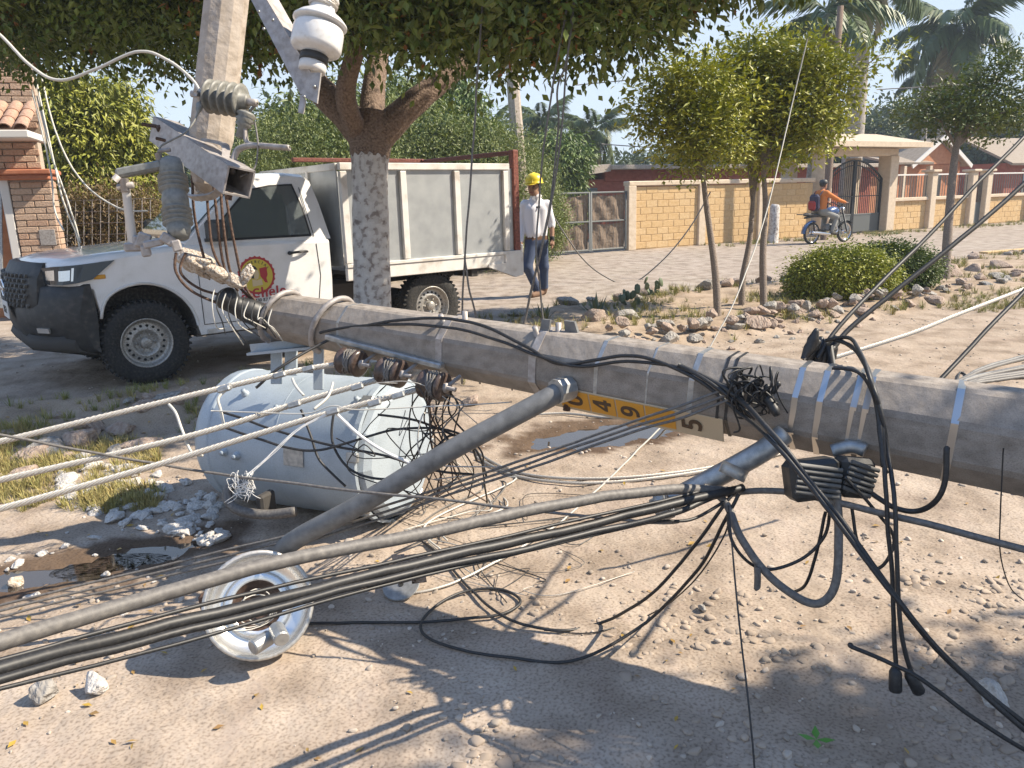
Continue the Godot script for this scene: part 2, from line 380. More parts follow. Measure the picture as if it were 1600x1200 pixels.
func wet(x: float, z: float) -> float:
	var best := 0.0
	for p in puds:
		var dx: float = (x - p[0]) * p[4] + (z - p[1]) * p[5]; var dz: float = -(x - p[0]) * p[5] + (z - p[1]) * p[4]
		var e: float = sqrt(dx * dx / pow(p[2] + 0.22, 2) + dz * dz / pow(p[3] + 0.14, 2)) + 0.5 * n1.get_noise_2d(x * 3.0 + 9.0, z * 3.0)
		best = maxf(best, 1.0 - smoothstep(0.85, 1.05, e))
	return best
func height(x: float, z: float) -> float:
	var near := clampf(1.0 - (absf(x) + absf(z)) / 60.0, 0.0, 1.0)
	var y := near * (0.012 * n1.get_noise_2d(x * 1.3, z * 1.3) + 0.012 * n1.get_noise_2d(x * 6.0, z * 6.0))
	var s := strip(x, z)
	y += s * (0.10 + 0.06 * n1.get_noise_2d(x * 1.1 + 5.0, z * 1.1))
	var p := pud(x, z)
	return lerpf(y, -0.035, p)
func graded(lo: float, hi: float, step: float, lo2: float, hi2: float, grow: float) -> PackedFloat32Array:
	var a := []
	var v := lo
	while v < hi: a.append(v); v += step
	var st := step; v = a[a.size() - 1]
	while v < hi2: st *= grow; v += st; a.append(v)
	st = step; v = lo
	while v > lo2: st *= grow; v -= st; a.push_front(v)
	return PackedFloat32Array(a)
func build_ground():
	# mud pools: x, z, half length, half width, axis
	var p1 := on(945, 678); puds.append([p1.x, p1.z, 0.62, 0.22, 0.94, -0.34])
	var p2 := on(60, 900); puds.append([p2.x, p2.z, 0.42, 0.12, 0.95, -0.3])
	var p3 := on(225, 864); puds.append([p3.x, p3.z, 0.30, 0.10, 0.9, -0.43])
	var xs := graded(-4.5, 5.0, 0.05, -420.0, 420.0, 1.13)
	var zs := graded(-10.0, -1.2, 0.05, -600.0, 60.0, 1.10)
	var nx := xs.size(); var nz := zs.size()
	var pos := PackedVector3Array(); var col := PackedColorArray(); var nor := PackedVector3Array(); var idx := PackedInt32Array()
	pos.resize(nx * nz); col.resize(nx * nz); nor.resize(nx * nz)
	for j in nz:
		for i in nx:
			var x := xs[i]; var z := zs[j]
			pos[j * nx + i] = Vector3(x, height(x, z), z)
			var g := 0.5 + 0.5 * n2.get_noise_2d(x, z)
			var c := Color(0.415, 0.34, 0.27).lerp(Color(0.48, 0.405, 0.335), g)
			var q := sw(x, z)
			if q.y > 9.0: c = c.lerp(Color(0.41, 0.36, 0.31), 0.7)
			var s := strip(x, z)
			c = c.lerp(Color(0.42, 0.33, 0.245).lerp(Color(0.47, 0.38, 0.285), g), s * 0.85)
			c = c.lerp(Color(0.115, 0.075, 0.05), wet(x, z) * 0.9)
			col[j * nx + i] = c
	for j in nz:
		for i in nx:
			var a := pos[j * nx + maxi(i - 1, 0)]; var b := pos[j * nx + mini(i + 1, nx - 1)]
			var c := pos[maxi(j - 1, 0) * nx + i]; var e := pos[mini(j + 1, nz - 1) * nx + i]
			nor[j * nx + i] = (e - c).cross(b - a).normalized()
			if i < nx - 1 and j < nz - 1:
				var k := j * nx + i
				idx.append_array(PackedInt32Array([k, k + 1, k + nx + 1, k, k + nx + 1, k + nx]))
	var arr := []; arr.resize(Mesh.ARRAY_MAX)
	arr[Mesh.ARRAY_VERTEX] = pos; arr[Mesh.ARRAY_NORMAL] = nor; arr[Mesh.ARRAY_COLOR] = col; arr[Mesh.ARRAY_INDEX] = idx
	var m := ArrayMesh.new(); m.add_surface_from_arrays(Mesh.PRIMITIVE_TRIANGLES, arr); m.surface_set_material(0, M.dirt)
	var g := inst(m, "ground"); g.set_meta("kind", "structure")
	for i in puds.size():
		var p: Array = puds[i]
		var st := mb(true)
		var r0 := []
		for k in 40:
			var a := TAU * k / 40
			var lx: float = cos(a) * p[2] * 1.25; var lz: float = sin(a) * p[3] * 1.35
			r0.append(Vector3(p[0] + lx * p[4] - lz * p[5], -0.013, p[1] + lx * p[5] + lz * p[4]))
		for k in 40: tri(st, Vector3(p[0], -0.013, p[1]), r0[k], r0[(k + 1) % 40])
		var w := part(st, "puddle", M.puddle); w.set_meta("kind", "structure")

func stone_xf(p: Vector3, r: float, flat := 0.6, sink := 0.25) -> Transform3D:
	var b := Basis.from_euler(Vector3(rf(-0.3, 0.3), rf(0, TAU), rf(-0.3, 0.3))) * Basis.from_scale(Vector3(r * rf(0.8, 1.3), r * flat * rf(0.8, 1.2), r * rf(0.7, 1.1)))
	return Transform3D(b, Vector3(p.x, height(p.x, p.z) + r * flat * (1.0 - 2.0 * sink) * 0.8, p.z))
func build_stones():
	rng.seed = 101
	# pebbles pressed into the road: too many to count
	var pm := []
	for i in 4: pm.append(rock_mesh(200 + i, M.pebble, 0.3, 0))
	for v in 4:
		var xf := []; var cl := []
		for i in 3600:
			var z := -1.25 - 9.0 * pow(rng.randf(), 1.5)
			var x := rf(-1.0, 1.0) * (1.2 - z * 0.75) + 0.2
			var dense := n1.get_noise_2d(x * 0.7 + 31.0, z * 0.7)
			if dense < rf(-0.35, 0.45) or pud(x, z) > 0.2: continue
			var r := 0.0035 + 0.014 * pow(rng.randf(), 4.0)
			xf.append(stone_xf(Vector3(x, 0, z), r, 0.6, rf(0.2, 0.5)))
			var t := rng.randf()
			cl.append(Color(0.28, 0.235, 0.19).lerp(Color(0.52, 0.45, 0.38), t * t))
		var o := many("gravel", pm[v], xf, null, cl); o.set_meta("kind", "stuff")
		tag(o, "small pebbles and grit scattered over the dirt road", "gravel")
	# rounded cobbles showing through the worn road
	for v in 3:
		var xf := []; var cl := []
		for i in 700:
			var x := rf(-0.2, 2.6); var z := rf(-1.3, -2.75)
			if n1.get_noise_2d(x * 1.4 + 3.0, z * 1.4) + 0.25 * (x - 0.8) < rf(-0.15, 0.3): continue
			xf.append(stone_xf(Vector3(x, 0, z), rf(0.007, 0.026), 0.5, rf(0.5, 0.68)))
			cl.append(Color(0.29, 0.235, 0.185).lerp(Color(0.41, 0.335, 0.265), rng.randf()))
		var o := many("cobbles", pm[v], xf, null, cl); o.set_meta("kind", "stuff")
		tag(o, "rounded cobbles half buried in the worn dirt road", "cobbles")
	# rocks that edge the planted strip
	var rk := []
	for i in 7: rk.append(rock_mesh(300 + i, M.rock if i % 3 else M.rock_grey, 0.4, 3))
	var put := func(p: Vector3, r: float, label: String, grp: String, meshes: Array, flat := 0.75, called := "rock", cat := "rock"):
		var o := inst(meshes[rng.randi() % meshes.size()], called)
		o.transform = stone_xf(p, r, flat * 0.85, 0.34)
		tag(o, label, cat, grp)
	for i in 40:    # stones heaped on the row
		var s := 4.6 + 5.2 * (i + rf(-0.4, 0.4)) / 40.0
		var p := strip_at(s, 6.0 + rf(-0.15, 0.15)); var o := inst(rk[rng.randi() % rk.size()], "rock")
		o.transform = stone_xf(p, rf(0.05, 0.10), 0.7, 0.2); o.position.y += rf(0.05, 0.09)
		tag(o, "brown field stone heaped on top of the sunlit edging row", "rock", "stones heaped on the edging row")
	for i in 62:    # near edge, sunlit side
		var s := 4.4 + 11.5 * (i + rf(-0.4, 0.4)) / 62.0
		var row := i % 2
		var p := strip_at(s, 5.85 + 0.28 * row + rf(-0.12, 0.12) + 0.35 * smoothstep(9.0, 12.0, s))
		put.call(p, rf(0.05, 0.14), "brown field stone in the sunlit row edging the planted strip", "stones edging the planted strip in the sun", rk)
	for i in 34:    # far edge
		var s := 5.2 + 15.0 * (i + rf(-0.4, 0.4)) / 34.0
		put.call(strip_at(s, 8.6 + rf(-0.2, 0.15)), rf(0.09, 0.2), "brown field stone in the far row beside the gravel street", "stones along the far edge of the planted strip", rk)
	for a in [[1245, 500, 0.20], [1180, 520, 0.15], [1090, 525, 0.13], [1030, 525, 0.12], [930, 515, 0.2], [975, 512, 0.16], [1300, 498, 0.15], [1475, 440, 0.26], [1460, 478, 0.15], [1560, 425, 0.2], [1520, 432, 0.2]]:
		put.call(on(a[0], a[1]), a[2], "large brown boulder among the sunlit edging stones", "boulders of the planted strip", rk)
	for i in 70:    # shaded stretch between truck and transformer
		var s := -2.2 + 4.9 * (i + rf(-0.4, 0.4)) / 70.0
		put.call(strip_at(s, rf(5.0, 6.25)), rf(0.05, 0.155), "grey brown stone in the tree shade before the white truck", "stones in the shade before the truck", rk)
	for i in 60:    # loose soil clods
		var s := rf(4.0, 8.5)
		put.call(strip_at(s, rf(5.3, 6.0)), rf(0.025, 0.06), "small reddish stone fallen from the edging row", "small stones below the edging row", rk)
	# white concrete rubble by the transformer
	var rb := []
	for i in 5: rb.append(rock_mesh(400 + i, M.rubble, 0.45, 2))
	for i in 190:
		var px := 345.0 - 250.0 * pow(rng.randf(), 1.2); var p := on(px, 722.0 + (px * 0.28) + rf(-48, 42))
		put.call(p, 0.014 + 0.048 * pow(rng.randf(), 2.0), "pale concrete crumb in the rubble beside the grey transformer", "concrete rubble beside the transformer", rb, 0.7, "concrete_rubble", "rubble")
	for i in 40:
		var p := on(rf(0, 420), rf(800, 960))
		put.call(p, 0.008 + 0.022 * pow(rng.randf(), 2.0), "small concrete crumb on the wet dark soil", "concrete crumbs on the wet soil", rb, 0.7, "concrete_rubble", "rubble")
	var one := func(px: float, py: float, r: float, label: String, m: ArrayMesh):
		var o := inst(m, "concrete_chunk"); o.transform = stone_xf(on(px, py), r, 0.85, 0.12); tag(o, label, "rubble")
	one.call(70, 1092, 0.042, "grey concrete chunk with one flat face alone on the road", rock_mesh(451, M.rock_grey, 0.2, 2))
	one.call(150, 1080, 0.045, "white pitted concrete chunk on the road beside a grey one", rock_mesh(452, M.rubble, 0.5, 3))
	one.call(25, 908, 0.045, "crumbly tan concrete lump standing in the dark puddle", rock_mesh(453, M.broken_concrete, 0.5, 3))
	one.call(1097, 955, 0.022, "small grey cube of stone under the hanging black cables", rock_mesh(454, M.rock_grey, 0.2, 2))
	one.call(1550, 1095, 0.05, "pale slab of concrete beside the black cable connectors", rock_mesh(455, M.rubble, 0.3, 2))
	# dry grass
	var gm := mb()
	for i in 14:
		var a := rf(0, TAU); var r0 := Vector3(cos(a), 0, sin(a)) * rf(0, 0.02); var tip := r0 + Vector3(cos(a) * rf(0.01, 0.06), rf(0.03, 0.09), sin(a) * rf(0.01, 0.06))
		var sd := Vector3(-sin(a), 0, cos(a)) * 0.0022
		var mid := r0.lerp(tip, 0.55) + Vector3(0, 0.012, 0)
		quad(gm, r0 - sd, r0 + sd, mid + sd * 0.7, mid - sd * 0.7); tri(gm, mid - sd * 0.7, mid + sd * 0.7, tip)
	var gmesh := done(gm, M.grass)
	var gx := []; var gc := []
	var sow := func(p: Vector3, k: float, green: float):
		gx.append(Transform3D(Basis(Vector3.UP, rf(0, TAU)) * Basis.from_scale(Vector3.ONE * k), Vector3(p.x, height(p.x, p.z) - 0.004, p.z)))
		gc.append(Color(0.42, 0.33, 0.13).lerp(Color(0.17, 0.21, 0.05), clampf(green + rf(-0.35, 0.35), 0, 1)) * rf(0.7, 1.1))
	for i in 2200:
		var p := on(rf(-60, 250), rf(690, 800))
		if n1.get_noise_2d(p.x * 1.5, p.z * 1.5) > rf(-0.3, 0.25): sow.call(p, rf(0.5, 1.1), 0.25)
	for i in 1500:
		var p := strip_at(rf(-2.5, 3.5), rf(5.3, 6.9))
		if n1.get_noise_2d(p.x * 1.5 + 8.0, p.z * 1.5) > rf(-0.1, 0.3): sow.call(p, rf(0.6, 1.2), 0.6)
	for i in 4200:
		var p := strip_at(rf(4.0, 19.0), rf(5.6, 8.9))
		if n1.get_noise_2d(p.x * 0.8 + 2.0, p.z * 0.8) > rf(-0.05, 0.3): sow.call(p, rf(0.7, 1.7), 0.55)
	for i in 700:
		var s := rf(9.5, 15.0); sow.call(strip_at(s, rf(5.0, 5.8)), rf(0.6, 1.2), 0.6)
	for i in 2600:
		var p := wall_at(rf(2.5, 30.0), rf(0.15, 1.5))
		if n1.get_noise_2d(p.x * 0.5, p.z * 0.5) > rf(-0.2, 0.3): sow.call(p, rf(0.8, 1.8), 0.6)
	var go := many("grass", gmesh, gx, null, gc); go.set_meta("kind", "stuff"); tag(go, "dry yellow and green grass tufts on soil and verge", "grass")
	# fallen leaves
	var lm := mb(true)
	quad(lm, Vector3(0, 0, -0.02), Vector3(0.009, 0.003, 0), Vector3(0, 0.001, 0.02), Vector3(-0.009, 0.003, 0))
	var lx := []; var lc := []
	for i in 420:
		var p := on(rf(0, 1600), rf(690, 1190)) if i < 260 else strip_at(rf(-2.0, 8.0), rf(5.2, 7.0))
		if i < 260 and p.x > -1.0 and rng.randf() < 0.75: continue
		lx.append(Transform3D(Basis.from_euler(Vector3(rf(-0.4, 0.4), rf(0, TAU), rf(-0.4, 0.4))) * Basis.from_scale(Vector3.ONE * rf(0.5, 1.1)), Vector3(p.x, height(p.x, p.z) + 0.006, p.z)))
		lc.append(Color(0.45, 0.30, 0.05).lerp(Color(0.30, 0.17, 0.07), rng.randf()))
	var lo := many("fallen_leaves", done(lm, M.leaf), lx, null, lc); lo.set_meta("kind", "stuff"); tag(lo, "dry yellow fallen leaves strewn over the ground", "leaves")
	var gl := mb(true)
	for k in 4:
		var a := TAU * k / 4 + 0.3
		var dr := Vector3(cos(a), 0.25, sin(a)); var sd := Vector3(-sin(a), 0, cos(a)) * 0.011
		quad(gl, Vector3(0, 0.004, 0), dr * 0.025 + sd, dr * 0.05, dr * 0.025 - sd)
	var green := part(gl, "green_sprig", mat("sprig", lin(0.08, 0.24, 0.03), 0.5)); green.position = on(1275, 1162) + Vector3(0, 0.01, 0)
	tag(green, "fresh green sprig of leaves lying on shaded cobbles", "sprig")

# ---------- fallen pole ----------
func pole_d(px: float) -> float:
	return 1.0 / lerpf(1.0 / 3.55, 1.0 / 2.1, (px - 440.0) / 1160.0)
func pole_c(px: float) -> Vector3:
	return at(px, 495.0 + (px - 440.0) * 196.0 / 1160.0, pole_d(px))
var PT: Vector3
var PS: Vector3
var PU: Vector3
func pole_r(px: float) -> float:
	var a := pole_c(440); var b := pole_c(1600)
	return lerpf(0.1, 0.136, (pole_c(px) - a).length() / (b - a).length())
func on_pole(px: float, ang: float, k := 1.0) -> Vector3:
	var a := deg_to_rad(ang)
	return pole_c(px) + (PS * cos(a) + PU * sin(a)) * pole_r(px) * k
func band(px: float, w: float, called: String, mt: Material, parent: Node, k := 1.025):
	var st := mb()
	var c := pole_c(px)
	tube(st, PackedVector3Array([c - PT * w * 0.5, c + PT * w * 0.5]), pole_r(px) * k / cos(PI / 8), 8, true, 1.0, PI / 8)
	return part(st, called, mt, parent)
func slab(st: SurfaceTool, p: Array, th: float):
	var n: Vector3 = (p[1] - p[0]).cross(p[2] - p[0]).normalized() * th * 0.5
	for i in range(1, p.size() - 1):
		tri(st, p[0] + n, p[i] + n, p[i + 1] + n); tri(st, p[0] - n, p[i + 1] - n, p[i] - n)
	for i in p.size():
		var a: Vector3 = p[i]; var b: Vector3 = p[(i + 1) % p.size()]
		quad(st, a + n, a - n, b - n, b + n)
func A(list: Array) -> Array:
	var r := []
	for v in list:
		if v.size() == 2: r.append(on(v[0], v[1], 0.012))                                  # lies on the ground
		elif v[2] < 0.0: r.append(at(v[0], v[1], pole_d(v[0]) - pole_r(v[0]) * 1.36))      # hangs against the pole
		else: r.append(at(v[0], v[1], v[2]))
	return r
func hose(st: SurfaceTool, list: Array, r, sub := 7, n := 7):
	tube(st, spline(A(list), sub), r, n)
func letters(text: String, size: float, depth: float, mt: Material, parent: Node, xf: Transform3D, called := "lettering", serif := false) -> MeshInstance3D:
	var t := TextMesh.new(); t.text = text
	var f := SystemFont.new(); f.font_names = PackedStringArray(["Droid Serif" if serif else "Droid Sans"]); f.font_weight = 700
	t.font = f; t.font_size = 32; t.pixel_size = size / 32.0; t.depth = depth; t.material = mt
	var o := inst(t, called, parent); o.transform = xf
	return o

func build_fallen_pole():
	rng.seed = 21
	var a := pole_c(440); var b := pole_c(1600)
	PT = (b - a).normalized(); PS = PT.cross(Vector3.UP).normalized(); PU = PS.cross(PT)
	var o := thing("fallen_utility_pole", "octagonal grey concrete utility pole lying broken across the road", "utility pole")
	# shaft: eight flats, slightly chipped arrises, broken left end
	var st := mb()
	var n := 60
	var prev := []
	var nz := FastNoiseLite.new(); nz.seed = 5; nz.frequency = 6.0
	for i in n + 1:
		var t := float(i) / n * 2.15
		var c := a + (b - a) * t
		var r := lerpf(0.1, 0.136, t) / cos(PI / 8)
		var ring := []
		for k in 16:
			var ang := TAU * (k / 2) / 8 + PI / 8 + (0.07 if k % 2 else -0.07)
			var chip := 0.0015 * nz.get_noise_2d(t * 9.0 + k, k * 3.0) - maxf(0.0, nz.get_noise_2d(t * 20.0, (k / 2) * 9.0) - 0.45) * 0.02
			var p := c + (PS * cos(ang) + PU * sin(ang)) * r * (0.993 + chip)
			if i == 0: p -= PT * (0.05 * absf(nz.get_noise_2d(k * 7.0, 3.0)) * 2.0 - 0.02)
			ring.append(p)
		if i:
			for k in 16: quad(st, prev[k], prev[(k + 1) % 16], ring[(k + 1) % 16], ring[k])
		else:
			for k in 16: tri(st, c + PT * 0.04, ring[k], ring[(k + 1) % 16])
		prev = ring
	part(st, "shaft", M.concrete, o)
	# bands
	for v in [[555, 0.012], [954, 0.014], [1032, 0.006], [1098, 0.018]]: band(v[0], v[1], "steel_strap", M.galvanised, o)
	for v in [[1253, 0.017], [1290, 0.017], [1340, 0.017], [1358, 0.017], [1490, 0.019]]: band(v[0], v[1], "steel_strap", M.strap_steel, o, 1.02)
	for v in [[1141, 0.009], [1154, 0.009]]: band(v[0], v[1], "black_strap", M.black_cable, o, 1.03)
	for v in [[713, 0.030], [857, 0.030]]:
		band(v[0], v[1], "clamp_band", M.weathered_steel, o, 1.05)
		var bt := mb(true)
		bar(bt, on_pole(v[0] - 8, 62, 0.98), on_pole(v[0] - 8, 62, 1.35), 0.011, 6)
		bar(bt, on_pole(v[0] + 14, 88, 0.98), on_pole(v[0] + 14, 88, 1.3), 0.012, 6)
		part(bt, "bolt", M.weathered_steel, o)
	var ear := mb()
	slab(ear, [on_pole(848, 75, 1.0), on_pole(862, 75, 1.0), on_pole(864, 80, 1.42), on_pole(852, 80, 1.42)], 0.012)
	slab(ear, [on_pole(878, 100, 1.0), on_pole(898, 100, 1.0), on_pole(892, 96, 1.36), on_pole(876, 96, 1.36)], 0.014)
	part(ear, "clamp_ear", M.dull_zinc, o)
	# grey conduit hoops round the broken end
	for px in [447, 528]:
		var h := mb(true)
		var pts := []
		for k in 15:
			var an := -70.0 + 210.0 * k / 14.0
			pts.append(on_pole(px, an, 1.2) + PT * (0.05 * sin(deg_to_rad(an)) - 0.03))
		tube(h, spline(pts, 2), 0.0125, 8)
		part(h, "conduit_hoop", M.weathered_steel, o)
	# secondary rack with three spool insulators
	var rk := mb()
	beam(rk, on_pole(543, -8, 1.2), on_pole(722, -22, 1.22), 0.035, 0.022, PU, 0.005)
	var rack := part(rk, "insulator_rack", M.galvanised, o)
	var spots := [[549, 566], [612, 582], [678, 602]]
	for i in 3:
		var c := at(spots[i][0], spots[i][1], pole_d(spots[i][0]) - pole_r(spots[i][0]) - 0.10)
		var sp := mb(true)
		var xf := Transform3D(along(Vector3.ZERO, PT), c)
		lathe(sp, [Vector2(0, -0.052), Vector2(0.046, -0.052), Vector2(0.055, -0.046), Vector2(0.056, -0.036), Vector2(0.046, -0.028), Vector2(0.044, 0.0), Vector2(0.046, 0.028), Vector2(0.056, 0.036), Vector2(0.055, 0.046), Vector2(0.046, 0.052), Vector2(0, 0.052)], 22, xf)
		part(sp, "spool", M.porcelain_brown, rack)
		var pn := mb(true)
		bar(pn, c - PT * 0.065, c + PT * 0.10, 0.009)
		bar(pn, c + PT * 0.055, c + PT * 0.08 + (PU * 0.6 - PS).normalized() * 0.07, 0.008)
		bar(pn, c - PT * 0.05, c - PT * 0.03 + (PU * 0.6 - PS).normalized() * 0.07, 0.008)
		lathe(pn, [Vector2(0, -0.01), Vector2(0.02, -0.01), Vector2(0.02, 0.008), Vector2(0, 0.008)], 6, Transform3D(along(Vector3.ZERO, PT), c + PT * 0.055))
		part(pn, "pin", M.weathered_steel, rack)
		var wr := mb(true)     # tie wire wound round the spool
		var pts := PackedVector3Array()
		for k in 120:
			var an := TAU * k / 12.0
			pts.append(c + PT * (0.024 * sin(k * 0.55)) + (PS * cos(an) + PU * sin(an)) * (0.05 + 0.004 * sin(k * 1.3)))
		tube(wr, pts, 0.0038, 5)
		part(wr, "tie_wire", M.grey_cable, rack)
	# number plate on the lower flat
	var N := (PS - PU * 0.5).normalized()
	var W := (PS * 0.5 + PU).normalized()
	var N0 := (PS - PU).normalized()
	var l0 := pole_c(884) + N0 * pole_r(884) + N * 0.018; var l1 := pole_c(1150) + N0 * pole_r(1150) + N * 0.018
	var X := (l1 - l0).normalized()
	var pb := mb()
	box(pb, (l0 + l1) * 0.5, Vector3((l1 - l0).length(), 0.098, 0.004), Basis(X, W, N), 0.001)
	var plate := part(pb, "number_plate", M.plate_cream, o)
	var cells := [[898, 944, "0"], [944, 985, "4"], [985, 1030, "9"], [1030, 1078, ""], [1078, 1128, "5"]]
	for i in cells.size():
		var e0: Vector3 = pole_c(cells[i][0]) + N0 * pole_r(cells[i][0]) + N * 0.0215 + W * 0.004; var e1: Vector3 = pole_c(cells[i][1]) + N0 * pole_r(cells[i][1]) + N * 0.0215 + W * 0.004
		var c := (e0 + e1) * 0.5
		if i < 4:
			var ce := mb(); box(ce, c, Vector3((e1 - e0).length() - 0.006, 0.078, 0.002), Basis(X, W, N)); part(ce, "plate_cell", M.plate_orange, plate)
		if cells[i][2]:
			letters(cells[i][2], 0.095, 0.0016, M.plate_ink, plate, Transform3D(Basis((-X).cross(N), -X, N), c + N * 0.0016), "digit")
	# pitch stains and bolts
	var gb := mb(true)
	bar(gb, on_pole(905, -50, 1.0), on_pole(905, -60, 1.4), 0.014, 7); bar(gb, on_pole(940, -55, 1.0), on_pole(940, -62, 1.3), 0.008, 7)
	part(gb, "bolt", M.rust, o)
	# galvanised stub pipe and junction boxes clamped under the pole
	var sp := mb(true)
	hose(sp, [[1225, 678, 2.30], [1190, 706, 2.30], [1110, 750, 2.34], [1022, 796, 2.38]], [0.033], 4, 12)
	var pipe := part(sp, "stub_pipe", M.galvanised, o)
	var cp := mb(true); hose(cp, [[1300, 705, 2.22], [1330, 698, 2.2], [1352, 704, 2.18]], 0.02, 4, 10); part(cp, "pipe_elbow", M.galvanised, o)
	var ends := mb(true); hose(ends, [[1045, 786, 2.3], [1030, 792, 2.31]], 0.045, 2, 10); hose(ends, [[1150, 728, 2.24], [1142, 745, 2.24]], 0.04, 2, 10); part(ends, "pipe_collar", M.galvanised, pipe)
	for v in [[1268, 748, 78, 62, 0.12], [1332, 745, 52, 62, -0.08]]:
		var jb := mb()
		var c := at(v[0], v[1], 2.16); var k := 2.16 / F
		box(jb, c, Vector3(v[2] * k, v[3] * k, 0.09), cam.basis * Basis(Vector3.BACK, v[4]), 0.014)
		var jx := part(jb, "junction_box", M.black_plastic, o)
		var rb := mb(true)
		for q in 6:
			var yy: float = (0.5 - (q + 0.5) / 6.0) * v[3] * k * 0.8
			var bb := cam.basis * Basis(Vector3.BACK, v[4] - 0.25)
			bar(rb, c + bb * Vector3(-v[2] * k * 0.42, yy, 0.05), c + bb * Vector3(v[2] * k * 0.42, yy, 0.055), 0.0062, 6)
		part(rb, "box_rib", M.dull_zinc, jx)
	# bundle of black splices on the upper flat
	for v in [[1150, 588, 11], [1166, 600, 12], [1184, 604, 12], [1198, 612, 10], [1206, 634, 15], [1158, 622, 10], [1142, 606, 9], [1212, 606, 9]]:
		var sb := mb(true)
		var c := at(v[0], v[1], pole_d(v[0]) - pole_r(v[0]) * 1.3)
		lathe(sb, [Vector2(0, -0.05), Vector2(0.016, -0.048), Vector2(0.022, -0.02), Vector2(0.02, 0.015), Vector2(0.026, 0.035), Vector2(0.012, 0.052), Vector2(0, 0.054)], 9, Transform3D(cam.basis * Basis.from_euler(Vector3(rf(-0.4, 0.4), rf(0, 3), rf(-0.7, 0.4))) * Basis.from_scale(Vector3.ONE * v[2] / 22.0), c))
		part(sb, "cable_splice", M.black_cable, o)
	for i in 16:
		var lw := mb(true)
		var x := rf(1138, 1215); var y := rf(578, 640); var dd := pole_d(x) - pole_r(x) * 1.36
		hose(lw, [[x, y, dd], [x + rf(-14, 14), y - rf(4, 22), dd - 0.02], [x + rf(-26, 26), y + rf(-14, 10), dd - 0.03], [x + rf(-18, 22), y + rf(6, 40), dd], [x + rf(-10, 30), y + rf(20, 60), dd + 0.02]], rf(0.0022, 0.004), 6, 5)
		part(lw, "splice_lead", M.black_cable, o)
	var kn := mb(true)
	for i in 9:
		var c := at(1272 + rf(-14, 26), 552 + rf(-16, 14), 2.52 + rf(-0.03, 0.03))
		tube(kn, spline([c + cam.basis * Vector3(rf(-0.03, 0), -0.05, 0), c, c + cam.basis * Vector3(rf(0, 0.05), rf(0.02, 0.06), rf(-0.02, 0.02))], 4), [0.010, 0.012, 0.016, 0.02, 0.018, 0.02, 0.014, 0.01, 0.006], 7)
	bar(kn, at(1300, 570, 2.5), at(1296, 540, 2.5), 0.012)
	part(kn, "cable_grip", M.black_cable, o)

